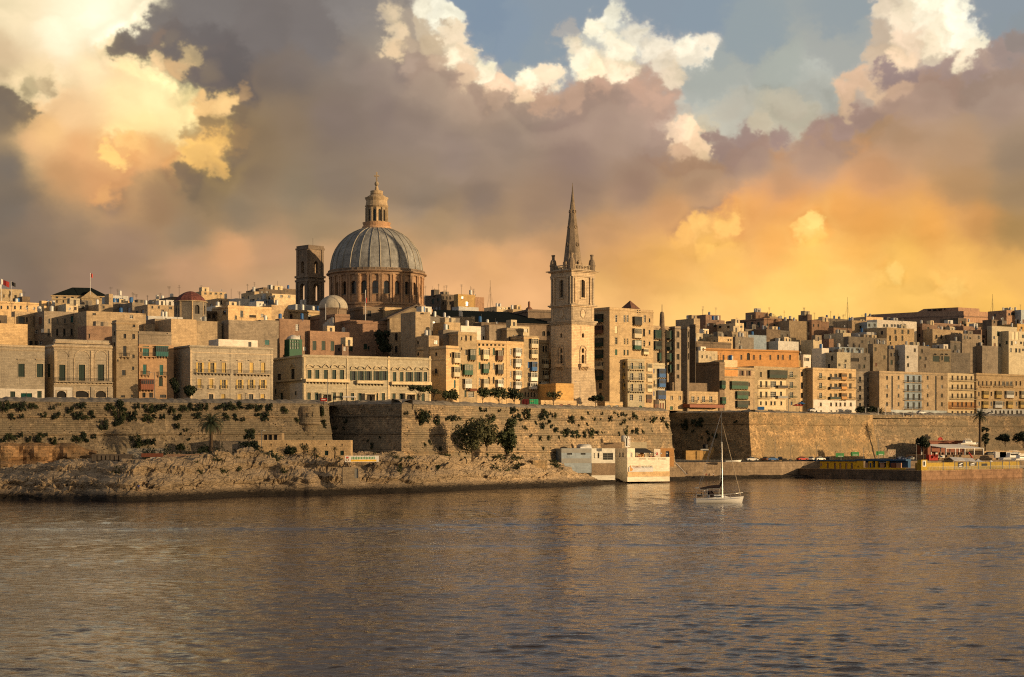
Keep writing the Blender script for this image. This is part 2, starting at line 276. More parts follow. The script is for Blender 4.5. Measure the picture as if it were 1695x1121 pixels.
paint('p_yellow', (0.62, 0.42, 0.12), slat=0.2); paint('p_brown', (0.13, 0.055, 0.028)); paint('p_wood', (0.50, 0.24, 0.06)); paint('p_dark', (0.025, 0.022, 0.02))
paint('p_red', (0.42, 0.03, 0.02)); paint('p_grey', (0.22, 0.22, 0.21)); paint('p_redbrown', (0.22, 0.07, 0.035)); paint('p_black', (0.012, 0.012, 0.014))
paint('cab_yellow', (0.78, 0.46, 0.02), var=.35); paint('fence_yellow', (0.34, 0.225, 0.02), var=.5); paint('cab_blue', (0.02, 0.07, 0.16)); paint('cab_pink', (0.42, 0.24, 0.15))
paint('iron', (0.03, 0.028, 0.026), rough=0.5, metal=0.3); paint('steel', (0.42, 0.42, 0.42), rough=0.35, metal=0.7)
paint('tank', (0.5, 0.49, 0.46), rough=0.4); paint('roof_dark', (0.010, 0.014, 0.015), rough=0.95, var=0.5, spec=0.04); paint('roof_tile', (0.20, 0.10, 0.065), rough=0.9, var=0.6)
paint('red_dome', (0.17, 0.06, 0.05), rough=0.9, var=0.9); paint('tarmac', (0.10, 0.09, 0.08), rough=0.95); paint('bark', (0.10, 0.07, 0.045), rough=0.95, var=0.7)
paint('net_green', (0.02, 0.12, 0.09)); paint('box_green', (0.05, 0.42, 0.20)); paint('box_red', (0.13, 0.015, 0.015)); paint('bright_green', (0.06, 0.26, 0.08))
paint('skin', (0.45, 0.26, 0.17)); paint('cloth_blue', (0.03, 0.06, 0.25)); paint('cloth_red', (0.35, 0.035, 0.03)); paint('cloth_white', (0.7, 0.68, 0.65)); paint('hull_white', (0.80, 0.78, 0.74), rough=0.25, var=0.08)
paint('aluminium', (0.60, 0.60, 0.60), rough=0.35, metal=0.6); paint('sail_cover', (0.03, 0.018, 0.018), rough=0.85); paint('teak', (0.25, 0.16, 0.1)); paint('rubber', (0.02, 0.02, 0.02), rough=0.85)
paint('parapet_top', (0.27, 0.235, 0.19), rough=0.95, var=0.7)
glass('glass'); glass('glass_pale', (0.30, 0.29, 0.26), 0.25)
glass('glass_green', (0.015, 0.05, 0.04), 0.15); glass('void', (0.012, 0.009, 0.007), 0.8)
def leafmat(name, c, c2):
    m, nt, p = _nt(name); b = NB(nt)
    pos = b.n('ShaderNodeNewGeometry').outputs['Position']
    col = b.mix(b.ramp(b.noise(pos, 1.6, 4, 0.7), 0.35, 0.7), c, c2)
    oi = b.n('ShaderNodeObjectInfo').outputs['Random']
    col = b.mix(1.0, col, b.ramp(oi, 0, 1, (0.7, 0.75, 0.7), (1.25, 1.15, 1.1)), 'MULTIPLY')
    b.l(col, p.inputs['Base Color']); p.inputs['Roughness'].default_value = 0.7; p.inputs['Specular IOR Level'].default_value = 0.25
    return m
leafmat('leaf', (0.022, 0.034, 0.014), (0.048, 0.058, 0.022)); leafmat('leaf_olive', (0.042, 0.05, 0.024), (0.075, 0.075, 0.034))
leafmat('leaf_dark', (0.012, 0.02, 0.012), (0.028, 0.038, 0.018)); leafmat('leaf_palm', (0.07, 0.085, 0.048), (0.045, 0.06, 0.035))
# ------------------------------------------------------------------ mesh builder
class MB:
    def __init__(s): s.v = []; s.f = []; s.m = []
    def add(s, vs, fs, mi=0):
        o = len(s.v); s.v.extend([tuple(p) for p in vs]); s.f.extend([tuple(o + i for i in f) for f in fs]); s.m.extend([mi] * len(fs))
    def quad(s, a, b, c, d, mi=0): s.add([a, b, c, d], [(0, 1, 2, 3)], mi)
    def hexa(s, p, mi=0):   # p: 4 bottom, 4 top (ccw)
        s.add(p, [(3, 2, 1, 0), (4, 5, 6, 7), (0, 1, 5, 4), (1, 2, 6, 5), (2, 3, 7, 6), (3, 0, 4, 7)], mi)
    def box(s, c, sz, rz=0, mi=0):
        cx, cy, cz = c; ca, sa = math.cos(rz), math.sin(rz); p = []
        for dz in (-.5, .5):
            for dx, dy in ((-.5, -.5), (.5, -.5), (.5, .5), (-.5, .5)):
                x, y = dx * sz[0], dy * sz[1]; p.append((cx + x * ca - y * sa, cy + x * sa + y * ca, cz + dz * sz[2]))
        s.hexa(p, mi)
    def prism(s, poly, z0, z1, mi=0, cap=True):
        n = len(poly); vs = [(x, y, z0) for x, y in poly] + [(x, y, z1) for x, y in poly]
        fs = [(i, (i + 1) % n, n + (i + 1) % n, n + i) for i in range(n)]
        if cap: fs += [tuple(range(n - 1, -1, -1)), tuple(range(n, 2 * n))]
        s.add(vs, fs, mi)
    def tube(s, pts, r, n=6, mi=0, cap=True):
        pts = [Vector(p) for p in pts]; rs = r if isinstance(r, (list, tuple)) else [r] * len(pts); vs = []
        for i, p in enumerate(pts):
            d = (pts[min(i + 1, len(pts) - 1)] - pts[max(i - 1, 0)]).normalized()
            a = d.orthogonal().normalized() if abs(d.z) < 0.99 else Vector((1, 0, 0)); a = (a - d * a.dot(d)).normalized(); b_ = d.cross(a)
            for k in range(n):
                t = 2 * math.pi * k / n; vs.append(p + (a * math.cos(t) + b_ * math.sin(t)) * rs[i])
        fs = [(i * n + k, i * n + (k + 1) % n, (i + 1) * n + (k + 1) % n, (i + 1) * n + k) for i in range(len(pts) - 1) for k in range(n)]
        if cap: fs += [tuple(range(n - 1, -1, -1)), tuple((len(pts) - 1) * n + k for k in range(n))]
        s.add(vs, fs, mi)
    def lathe(s, c, prof, n=24, mi=0, a0=0, sq=1.0):
        cx, cy = c; vs = []
        for r, z in prof:
            for k in range(n):
                t = a0 + 2 * math.pi * k / n; vs.append((cx + r * math.cos(t), cy + r * math.sin(t), z))
        fs = [(i * n + k, i * n + (k + 1) % n, (i + 1) * n + (k + 1) % n, (i + 1) * n + k) for i in range(len(prof) - 1) for k in range(n)]
        s.add(vs, fs, mi)
    def build(s, name, mat, parent=None, root=None, smooth=False):
        o = root if root is not None else Vector((0, 0, 0))
        me = bpy.data.meshes.new(name)
        me.from_pydata([(x - o[0], y - o[1], z - o[2]) for x, y, z in s.v], [], s.f)
        for mm in (mat if isinstance(mat, (list, tuple)) else [mat]): me.materials.append(MATS[mm])
        if s.m and max(s.m) > 0: me.polygons.foreach_set('material_index', s.m)
        uvl = me.uv_layers.new(name='UVMap'); n = len(me.loops)
        if n:
            vi = np.empty(n, np.int32); me.loops.foreach_get('vertex_index', vi)
            co = np.array(s.v, np.float32)[vi]
            np_ = len(me.polygons); lt = np.empty(np_, np.int32); me.polygons.foreach_get('loop_total', lt)
            nr = np.empty(np_ * 3, np.float32); me.polygons.foreach_get('normal', nr); nr = nr.reshape(-1, 3).repeat(lt, 0)
            hx = -nr[:, 1]; hy = nr[:, 0]; hl = np.sqrt(hx * hx + hy * hy); flat = hl < 0.25
            hl = np.maximum(hl, 1e-6); u = (co[:, 0] * hx + co[:, 1] * hy) / hl; v = co[:, 2].copy()
            u[flat] = co[flat, 0]; v[flat] = co[flat, 1]
            uvl.data.foreach_set('uv', np.stack([u, v], 1).ravel())
        if smooth: me.polygons.foreach_set('use_smooth', [True] * len(me.polygons))
        ob = bpy.data.objects.new(name, me); COL.objects.link(ob)
        if parent is not None: ob.parent = parent
        elif root is not None: ob.location = o
        return ob
def thing(name, label, cat, loc, group=None):
    o = bpy.data.objects.new(name, None); COL.objects.link(o); o.location = loc; o.empty_display_size = 0.5
    o['label'] = label; o['category'] = cat
    if group: o['group'] = group
    return o
def tag(o, label, cat, group=None):
    o['label'] = label; o['category'] = cat
    if group: o['group'] = group
    return o
def structure(o): o['kind'] = 'structure'; return o
def copy_tree(o, parent=None):
    c = o.copy(); COL.objects.link(c); c.parent = parent
    for ch in list(o.children): copy_tree(ch, c)
    return c
def P(px, py, Y): return Vector(((px - CX) / F * Y, Y, CH + (HOR - py) / F * Y))
def XY(px, Y): return Vector(((px - CX) / F * Y, Y))
class Zm:
    def __init__(s, ox=0, oy=0, k=1.0): s.ox, s.oy, s.k = ox, oy, k
    def x(s, v): return s.ox + v / s.k
    def y(s, v): return s.oy + v / s.k
Z1 = Zm(0, 450, 4.671); Z2 = Zm(220, 450, 4.671); Z3 = Zm(440, 450, 4.671); Z4 = Zm(660, 450, 4.671); Z5 = Zm(860, 450, 4.671)
Z6 = Zm(1070, 480, 5.0955); Z7 = Zm(1270, 480, 5.0955); Z8 = Zm(1475, 480, 5.0955); ZP = Zm()
class Fac:      # a facade plane standing on the ground line a -> b, outward normal to the viewer's side
    def __init__(s, a, b):
        s.a = Vector(a); s.b = Vector(b); s.L = (s.b - s.a).length; s.e = (s.b - s.a) / s.L; s.n = Vector((s.e.y, -s.e.x))
    def p(s, t, z, d=0.0): q = s.a + s.e * t + s.n * d; return (q.x, q.y, z)
    def s(s_, px):
        k = (px - CX) / F; return (k * s_.a.y - s_.a.x) / (s_.e.x - k * s_.e.y)
    def Y(s, t): return s.a.y + s.e.y * t
    def z(s, px, py): return CH + (HOR - py) / F * s.Y(s.s(px))
def fbox(mb, f, s0, s1, z0, z1, d0, d1, mi=0):
    mb.hexa([f.p(s0, z0, d1), f.p(s1, z0, d1), f.p(s1, z0, d0), f.p(s0, z0, d0), f.p(s0, z1, d1), f.p(s1, z1, d1), f.p(s1, z1, d0), f.p(s0, z1, d0)], mi)
def arch_pts(a, b, z1, n=8, rise=None):
    r = (b - a) / 2; rise = rise or r; return [((a + b) / 2 - r * math.cos(math.pi * i / n), z1 - rise + rise * math.sin(math.pi * i / n)) for i in range(n + 1)]
def wall_sheet(mb, f, s0, s1, z0, z1, ops, rec=0.28, d=0.0):
    ops = [o for o in ops if o[0] > s0 + .01 and o[1] < s1 - .01 and o[2] > z0 + .01 and o[3] < z1 - .01]
    us = sorted(set([s0, s1] + [round(v, 3) for o in ops for v in o[:2]])); zs = sorted(set([z0, z1] + [round(v, 3) for o in ops for v in o[2:4]]))
    def hole(s, z): return any(o[0] < s < o[1] and o[2] < z < o[3] for o in ops)
    for j in range(len(zs) - 1):
        i = 0; zc = (zs[j] + zs[j + 1]) / 2
        while i < len(us) - 1:
            if hole((us[i] + us[i + 1]) / 2, zc): i += 1; continue
            k = i
            while k + 1 < len(us) - 1 and not hole((us[k + 1] + us[k + 2]) / 2, zc): k += 1
            mb.quad(f.p(us[i], zs[j], d), f.p(us[k + 1], zs[j], d), f.p(us[k + 1], zs[j + 1], d), f.p(us[i], zs[j + 1], d)); i = k + 1
    for o in ops:
        a, b, c, e = o[:4]; arch = len(o) > 4 and o[4]; q = d - rec
        mb.quad(f.p(a, c, d), f.p(a, c, q), f.p(a, e, q), f.p(a, e, d)); mb.quad(f.p(b, c, q), f.p(b, c, d), f.p(b, e, d), f.p(b, e, q))
        mb.quad(f.p(a, c, d), f.p(b, c, d), f.p(b, c, q), f.p(a, c, q)); mb.quad(f.p(a, e, q), f.p(b, e, q), f.p(b, e, d), f.p(a, e, d))
        if arch:
            pts = arch_pts(a, b, e - 0.004, rise=min((b - a) / 2, (e - c) * 0.6)); m = len(pts) // 2
            L = [f.p(a, e, d)] + [f.p(s, z, d) for s, z in pts[:m + 1]]; mb.add(L, [tuple(range(len(L)))])
            Rr = [f.p(b, e, d)] + [f.p(s, z, d) for s, z in pts[m:][::-1]]; mb.add(Rr, [tuple(range(len(Rr) - 1, -1, -1))])
            for i in range(len(pts) - 1):
                (sa, za), (sb, zb) = pts[i], pts[i + 1]; mb.quad(f.p(sa, za, q), f.p(sb, zb, q), f.p(sb, zb, d), f.p(sa, za, d))
# ------------------------------------------------------------------ buildings
class Bld:
    def __init__(s, name, label, cat, zm, xs, Y, ytop, wall='lime', ang=36, base=None, trim=None, depth=14, group=None, parapet=0.7, cornice=0.35, zref=None):
        s.zm = zm; s.wall = wall; s.trim = trim or wall
        e = Vector((math.cos(R(ang)), math.sin(R(ang)))); back = Vector((-e.y, e.x)); hit = lambda o, d, px: ((px - CX) / F * o.y - o.x) / (d.x - (px - CX) / F * d.y)
        Y += max(0, min(1, (zm.x(xs[-2]) - 960) / 80)) * 22
        B = XY(zm.x(xs[-2]), Y); C = B + e * hit(B, e, zm.x(xs[-1]))
        A = B + back * (min(max(hit(B, back, zm.x(xs[0])), 3), 60) if len(xs) == 3 else depth)
        pts = [A, B, C]
        s.A, s.B, s.C = pts; s.D = s.A + s.C - s.B
        s.facs = [Fac(s.A, s.B), Fac(s.B, s.C), Fac(s.C, s.D), Fac(s.D, s.A)]
        s.ztop = CH + (HOR - zm.y(ytop)) / F * Y
        s.zb = (base if base is not None else max(21.5, min(s.ztop - 4, terrain_z(s.B.x, s.B.y) - 1.5)))
        s.root = Vector((s.B.x, s.B.y, s.zb)); s.o = thing(name, label, cat, s.root, group)
        s.ops = [[], [], [], []]; s.tm = MB(); s.parapet = parapet; s.cor = cornice; s.q = []
    def F(s, k=1): return s.facs[k]
    def rect(s, x, yt, yb, w, k=1):
        f = s.facs[k]; px = s.zm.x(x); a = f.s(px - w / 2 / s.zm.k); b = f.s(px + w / 2 / s.zm.k)
        if a > b: a, b = b, a
        return a, b, f.z(px, s.zm.y(yb)), f.z(px, s.zm.y(yt))
    def part(s, name, mb, mat, parent=None, label=None):
        o = mb.build(name, mat, parent or s.o, s.root)
        if label: o['label'] = label
        return o
    def win(s, x, yt, yb, w, kind='w', col='p_dark', k=1, sur=0, ped=None, arch=False, gl='glass', sill=True, hood=0):
        f = s.facs[k]; a, b, c, e = s.rect(x, yt, yb, w, k); W = b - a
        if a < 0.15 or b > f.L - 0.15: return
        e = min(e, s.ztop - 0.3); c = max(c, s.zb + 0.2)
        if e - c < 0.25: return
        s.ops[k].append((a, b, c, e, arch)); fr = MB(); pn = MB(); d = -0.26
        nm = 'window'
        if kind in ('w', 'O', 'd'):
            t = 0.07; fbox(fr, f, a, a + t, c, e, d, d + .1); fbox(fr, f, b - t, b, c, e, d, d + .1); fbox(fr, f, a + t, b - t, e - t, e, d, d + .1); fbox(fr, f, a + t, b - t, c, c + t, d, d + .1)
            m = (a + b) / 2; fbox(fr, f, m - .035, m + .035, c + t, e - t, d, d + .09)
            for g in ((1 / 3, 2 / 3) if e - c > 1.5 else (0.5,)):
                zz = c + (e - c) * g
                fbox(fr, f, a + t, m - .035, zz - .025, zz + .025, d, d + .08); fbox(fr, f, m + .035, b - t, zz - .025, zz + .025, d, d + .08)
            pn.quad(f.p(a, c, d + .03), f.p(b, c, d + .03), f.p(b, e, d + .03), f.p(a, e, d + .03))
            if kind == 'O':
                for sgn, q in ((-1, a), (1, b)):
                    q0, q1 = (q - W / 2, q - .02) if sgn < 0 else (q + .02, q + W / 2)
                    fbox(fr, f, q0, q1, c, e, .03, .1)
            if kind == 'd': nm = 'door'
        elif kind == 'S':
            m = (a + b) / 2; fbox(fr, f, a, m - .02, c, e, d, d + .1); fbox(fr, f, m + .02, b, c, e, d, d + .1); fbox(fr, f, m - .02, m + .02, c, e, d, d + .06)
            nm = 'shuttered_window'
        elif kind == 'V':   # dark opening
            pn.quad(f.p(a, c, d - .0), f.p(b, c, d), f.p(b, e, d), f.p(a, e, d)); gl = 'void'
        if fr.f:
            wo = s.part(nm, fr, col)
            if pn.f: s.part('pane', pn, gl, wo)
        else: wo = s.part('opening', pn, gl)
        t = MB()
        if sur > 0 or ped:
            u = sur or 0.16
            fbox(t, f, a - u, a, c - .05, e + u, .0, .09); fbox(t, f, b, b + u, c - .05, e + u, .0, .09); fbox(t, f, a, b, e, e + u, .0, .09)
        if sill: fbox(t, f, a - .12, b + .12, c - .16, c - .05, 0, .16)
        if hood: fbox(t, f, a - .3, b + .3, e + hood, e + hood + .18, 0, .38); fbox(t, f, a - .2, b + .2, e + hood - .12, e + hood, 0, .2)
        if ped:
            z = e + .55; u = .42; fbox(t, f, a - u, b + u, z - .12, z, 0, .3); m = (a + b) / 2
            if ped == 'T': pp = [(a - u, z), (m, z + .95), (b + u, z)]
            else: pp = [(m + (W / 2 + u) * math.cos(math.pi * (1 - i / 8)), z + .72 * math.sin(math.pi * i / 8)) for i in range(9)]
            for i in range(len(pp) - 1):
                (sa, za), (sb, zb) = pp[i], pp[i + 1]
                t.hexa([f.p(sa, za - .02, .34), f.p(sb, zb - .02, .34), f.p(sb, zb - .02, 0), f.p(sa, za - .02, 0), f.p(sa, za + .2, .34), f.p(sb, zb + .2, .34), f.p(sb, zb + .2, 0), f.p(sa, za + .2, 0)])
        if t.f: s.part('surround' if (sur or ped) else ('hood' if hood else 'sill'), t, s.trim, wo)
    def row(s, xs, yt, yb, w, **kw):
        for x in xs: s.win(x, yt, yb, w, **kw)
    def band(s, y, h=0.2, d=0.14, k=1, x0=None, x1=None):
        f = s.facs[k]; xm = s.zm.x(x0) if x0 is not None else (s.px(k, 0.3)); z = f.z(xm, s.zm.y(y))
        a = f.s(s.zm.x(x0)) if x0 is not None else 0; b = f.s(s.zm.x(x1)) if x1 is not None else f.L
        m = MB(); fbox(m, f, a, b, z - h / 2, z + h / 2, 0, d); s.part('string_course', m, s.trim)
    def px(s, k, t):
        f = s.facs[k]; q = f.a + f.e * (f.L * t); return CX + q.x / q.y * F
    def pil(s, x, w, y0, y1, d=0.16, k=1):
        a, b, c, e = s.rect(x, y0, y1, w, k); m = MB(); fbox(m, s.facs[k], a, b, c, e, 0, d); s.part('pilaster', m, s.trim)
    def balcony(s, x0, x1, ys, rail=1.0, out=0.9, k=1, mat=None, railmat='iron', brk=True, solid=False, yref=None):
        f = s.facs[k]; p0, p1 = s.zm.x(x0), s.zm.x(x1); a, b = f.s(p0), f.s(p1); z = f.z((p0 + p1) / 2, s.zm.y(ys))
        a, b = max(a, .05), min(b, f.L - .05)
        m = MB(); fbox(m, f, a, b, z - .16, z, 0.02, out)
        if brk:
            n = max(2, int((b - a) / 0.95) + 1)
            for i in range(n):
                q = a + .12 + (b - a - .24) * i / (n - 1)
                m.add([f.p(q - .1, z - .16, .02), f.p(q + .1, z - .16, .02), f.p(q + .1, z - .16, out * .8), f.p(q - .1, z - .16, out * .8), f.p(q - .1, z - .4, out * .5), f.p(q + .1, z - .4, out * .5), f.p(q - .1, z - .75, .02), f.p(q + .1, z - .75, .02)],
                      [(0, 3, 4, 6), (1, 7, 5, 2), (3, 2, 5, 4), (4, 5, 7, 6)])
        bo = s.part('balcony', m, mat or s.trim)
        r = MB()
        if solid: fbox(r, f, a, b, z, z + rail, out - .08, out); fbox(r, f, a, a + .08, z, z + rail, .02, out - .08); fbox(r, f, b - .08, b, z, z + rail, .02, out - .08)
        else:
            fbox(r, f, a, b, z + rail - .06, z + rail, out - .06, out); fbox(r, f, a, a + .05, z + rail - .06, z + rail, .02, out - .06); fbox(r, f, b - .05, b, z + rail - .06, z + rail, .02, out - .06)
            n = max(3, int((b - a) / .3))
            for i in range(n + 1): q = a + .03 + (b - a - .06) * i / n; fbox(r, f, q - .02, q + .02, z, z + rail - .06, out - .05, out - .01)
            for sd in (a, b - .04):
                for g in (.3, .6): fbox(r, f, sd, sd + .04, z, z + rail - .06, out * g, out * g + .04)
        s.part('railing', r, railmat, bo)
    def bay(s, x, yt, yb, w, col='p_green_mid', k=1, out=0.95, gl='glass', brkmat=None, solidfrac=0.42):
        f = s.facs[k]; a, b, c, e = s.rect(x, yt, yb, w, k); a = max(a, .05); b = min(b, f.L - .05)
        m = MB(); g = MB(); zs = c + (e - c) * solidfrac; fbox(m, f, a, b, c, zs, .03, out)                      # lower panel
        fbox(m, f, a - .06, b + .06, e - .16, e, .03, out + .1); fbox(m, f, a - .04, b + .04, zs, zs + .07, .03, out + .05)
        n = max(2, int(round((b - a) / .62))); t = .045
        for i in range(n + 1):
            q = a + t + (b - a - 2 * t) * i / n; fbox(m, f, q - t, q + t, zs + .07, e - .16, out - .09, out)
        for sd in (a, b - .08): fbox(m, f, sd, sd + .08, zs + .07, e - .16, .03, .12)
        zt = zs + .07 + (e - .16 - zs) * .68; fbox(m, f, a + .09, b - .09, zt, zt + .05, out - .08, out - .01)
        for i in range(n):   # raised panels
            q0 = a + .1 + (b - a - .2) * i / n + .05; q1 = a + .1 + (b - a - .2) * (i + 1) / n - .05
            fbox(m, f, q0, q1, c + .12, zs - .12, out, out + .03)
        o = s.part('enclosed_balcony', m, col)
        d = out - .05; g.quad(f.p(a, zs, d), f.p(b, zs, d), f.p(b, e - .1, d), f.p(a, e - .1, d))
        g.quad(f.p(a + .03, zs, .03), f.p(a + .03, zs, d), f.p(a + .03, e - .1, d), f.p(a + .03, e - .1, .03)); g.quad(f.p(b - .03, zs, d), f.p(b - .03, zs, .03), f.p(b - .03, e - .1, .03), f.p(b - .03, e - .1, d))
        s.part('pane', g, gl, o)
        br = MB(); nb = max(2, int((b - a) / .8) + 1)
        for i in range(nb):
            q = a + .15 + (b - a - .3) * i / (nb - 1)
            br.add([f.p(q - .09, c - .02, .0), f.p(q + .09, c - .02, .0), f.p(q + .09, c - .02, out * .85), f.p(q - .09, c - .02, out * .85), f.p(q - .09, c - .2, out * .8), f.p(q + .09, c - .2, out * .8), f.p(q - .09, c - .6, 0), f.p(q + .09, c - .6, 0)],
                   [(0, 1, 2, 3), (0, 3, 4, 6), (1, 7, 5, 2), (3, 2, 5, 4), (4, 5, 7, 6)])
        s.part('bracket', br, brkmat or s.trim, o)
    def panel(s, x0, x1, yt, yb, mat, name='painted_band', k=1, d=.03, label=None):
        f = s.facs[k]; a, b = f.s(s.zm.x(x0)), f.s(s.zm.x(x1)); pm = s.zm.x((x0 + x1) / 2); s.q.append((name, k, max(a, 0), min(b, f.L), f.z(pm, s.zm.y(yb)), f.z(pm, s.zm.y(yt)), mat, d, label))
    def clutter(s, n=3, seed=0):
        rg = random.Random(seed or int(abs(s.B.x * 7 + s.ztop * 31))); zr = s.ztop - s.parapet
        for i in range(n):
            u, v = rg.uniform(.08, .92), rg.uniform(.08, .55); p = s.B + (s.C - s.B) * u + (s.A - s.B) * v; t = rg.random(); m = MB()
            if t < .38:
                r = rg.uniform(.45, .65); h = rg.uniform(1.2, 1.7); m.lathe(p, [(0, zr + .7), (r, zr + .7), (r, zr + .7 + h), (r * .6, zr + .9 + h), (0, zr + .95 + h)], 10)
                for q in (-.35, .35): m.box((p.x + q, p.y, zr + .35), (.12, .8, .7))
                s.part('water_tank', m, rg.choice(['tank', 'tank', 'tank', 'p_grey', 'p_blue']))
            elif t < .70:
                h = rg.uniform(2.4, 4.8); m.tube([(p.x, p.y, zr), (p.x, p.y, zr + h)], .05, 4)
                for k in range(rg.choice((0, 3, 4))): w = .75 - .1 * k; m.box((p.x, p.y, zr + h - .1 - .28 * k), (w * 2, .05, .05), .5)
                s.part('antenna', m, 'iron')
            elif t < .88:
                w, d, h = rg.uniform(2, 4), rg.uniform(2, 3), rg.uniform(1.9, 2.7); m.box((p.x, p.y, zr + h / 2), (w, d, h), R(36)); o = s.part('stair_room', m, rg.choice([s.wall, 'whitewash', 'lime_cream', 'lime_grey']))
                m = MB(); c_, s_ = math.cos(R(36)), math.sin(R(36)); m.box((p.x + s_ * d / 2, p.y - c_ * d / 2, zr + .95), (.8, .08, 1.8), R(36)); s.part('door', m, 'p_dark', o)
            else:
                m.lathe((0, 0), [(0, -.12), (.3, -.08), (.5, 0)], 10); a = R(-30); m.v = [(p.x + x * .7, p.y - z_ + y * .5, zr + 1.6 + y * .8) for x, y, z_ in m.v]; m.tube([(p.x, p.y, zr), (p.x, p.y + .05, zr + 1.6)], .05, 4); s.part('satellite_dish', m, 'tank')
    def done(s):
        w = MB()
        for k in range(4): wall_sheet(w, s.facs[k], 0, s.facs[k].L, s.zb, s.ztop, s.ops[k])
        poly = [s.A, s.B, s.C, s.D]; cen = (s.A + s.C) / 2; inn = []
        for i, p in enumerate(poly):
            e0 = (p - poly[i - 1]).normalized(); e1 = (poly[(i + 1) % 4] - p).normalized(); inn.append(p + (e1 - e0) * .3)
        pr = s.parapet
        for i in range(4):
            j = (i + 1) % 4; a, b, c, d = poly[i], poly[j], inn[j], inn[i]
            w.quad((a.x, a.y, s.ztop), (b.x, b.y, s.ztop), (c.x, c.y, s.ztop), (d.x, d.y, s.ztop)); w.quad((d.x, d.y, s.ztop), (c.x, c.y, s.ztop), (c.x, c.y, s.ztop - pr), (d.x, d.y, s.ztop - pr))
        s.part('wall', w, s.wall)
        rf = MB(); rf.add([(p.x, p.y, s.ztop - pr) for p in inn], [(0, 1, 2, 3)]); s.part('roof', rf, 'parapet_top')
        if s.cor:
            cm = MB()
            for k in (0, 1):
                f = s.facs[k]; z = s.ztop - pr * 0.9; ex = s.cor if k == 0 else 0
                fbox(cm, f, 0, f.L + (s.cor * .8 if k == 0 else 0), z - .22, z, 0, s.cor * .8); 
                fbox(cm, f, 0, f.L + (s.cor * .35 if k == 0 else 0), z - .42, z - .22, 0, s.cor * .35)
        if s.cor: s.part('cornice', cm, s.trim)
        if s.tm.f: s.part('moulding', s.tm, s.trim)
        for nm, k, a, b, c, e, mat, d, lab in s.q:
            m = MB(); f = s.facs[k]
            # frame the openings: build the painted sheet with the same holes
            wall_sheet(m, f, a, b, c, e, [o for o in s.ops[k]], rec=0.02, d=d)
            s.part(nm, m, mat, label=lab)
        return s.o
# line of the ramparts and the rise of the hill behind them
STREET = [(-400, 385), (0, 400), (300, 425), (539, 448), (540, 465), (665, 440), (900, 490), (1105, 560), (1106, 620), (1240, 597), (1445, 662), (1700, 710), (2200, 780)]
def interp(tb, x):
    for (x0, y0), (x1, y1) in zip(tb, tb[1:]):
        if x <= x1 and tb is STREET: return 1 / (1 / y0 + (1 / y1 - 1 / y0) * (x - x0) / (x1 - x0))      # straight walls seen in perspective
        if x <= x1: return y0 + (y1 - y0) * (x - x0) / (x1 - x0)
    return tb[-1][1]
def terrain_z(x, y):
    px = CX + x / max(y, 1) * F; t = y - interp(STREET, max(-400, min(2200, px)))
    return 22.4 if t < 24 else 22.4 + min((t - 24) * 0.105, 26)
# ------------------------------------------------------------------ the front row along the street
H = 'front_house'
b = Bld('house', 'plain weathered pale house with green shutters at the far left of the street', 'house', Z1, (-60, 345), 418, 572, 'lime_pale', ang=33)
b.win(165, 712, 812, 50, 'S', 'p_green', sur=.22, hood=1.1); b.win(308, 712, 815, 50, 'S', 'p_green', sur=.22, hood=1.1)
b.win(98, 925, 975, 38, 'S', 'p_green'); b.win(305, 922, 975, 34, 'S', 'p_green'); b.win(12, 920, 980, 30, 'V')
b.panel(0, 343, 905, 980, 'whitewash'); b.band(572, .5, .3); b.done()
b = Bld('palazzo', 'palazzo with three tall blind arches above a long corbelled balcony', 'house', Z1, (347, 415, 868), 428, 556, 'lime_pale', ang=30, cornice=.7, parapet=.5)
for x, w in ((481, 48), (633, 48), (780, 46)):
    b.win(x, 718, 842, w, 'S', 'p_green', sur=.2); f = b.F(1); b.tm = MB(); a, c, z0, z1 = b.rect(x, 612, 842, 96 if x != 633 else 120)
    pts = arch_pts(a, c, z1, 10)
    for i in range(10):
        (sa, za), (sb, zb) = pts[i], pts[i + 1]; b.tm.hexa([f.p(sa, za, .14), f.p(sb, zb, .14), f.p(sb, zb, 0), f.p(sa, za, 0), f.p(sa, za + .24, .14), f.p(sb, zb + .24, .14), f.p(sb, zb + .24, 0), f.p(sa, za + .24, 0)])
    fbox(b.tm, f, a - .1, a + .1, z0, pts[0][1], 0, .14); fbox(b.tm, f, c - .1, c + .1, z0, pts[0][1], 0, .14); b.part('blind_arch', b.tm, 'lime_pale'); b.tm = MB(); b.band(682, .16, .12, x0=x - 52, x1=x + 52)
for x in (430, 545, 712, 852): b.pil(x, 22, 610, 845, .2)
b.band(598, .22, .25); b.band(575, .3, .5)
b.win(378, 714, 815, 26, 'S', 'p_green', k=0, sur=.15)
b.balcony(420, 866, 852, 1.0, 1.15); b.band(868, .5, .35)
for x, w in ((475, 74), (627, 118), (780, 78)): b.win(x, 920, 972, w, 'V', arch=True, sur=.25)
b.panel(418, 562, 893, 976, 'whitewash'); b.pil(852, 40, 890, 975, .2); b.pil(712, 22, 890, 975, .2); b.pil(575, 20, 890, 975, .2); b.done()
b = Bld('attic_wall', 'crumbling roof parapet above the palazzo with three blind arches', 'wall', Z1, (430, 855), 434, 520, 'lime_pale', ang=30, depth=2, base=P(92, 568, 434).z, cornice=.3); b.done()
b = Bld('tower_house', 'tall narrow plain stone house with a small iron balcony beside the palazzo', 'house', Z1, (866, 900, 1066), 440, 372, 'lime', ang=32)
for x, y0, y1, w in ((1035, 400, 428, 20), (965, 480, 515, 20), (1033, 482, 520, 20), (1032, 640, 668, 18), (911, 678, 695, 10), (1029, 733, 760, 18), (957, 760, 803, 28), (950, 955, 972, 30), (1022, 950, 972, 20)): b.win(x, y0, y1, w, 'w')
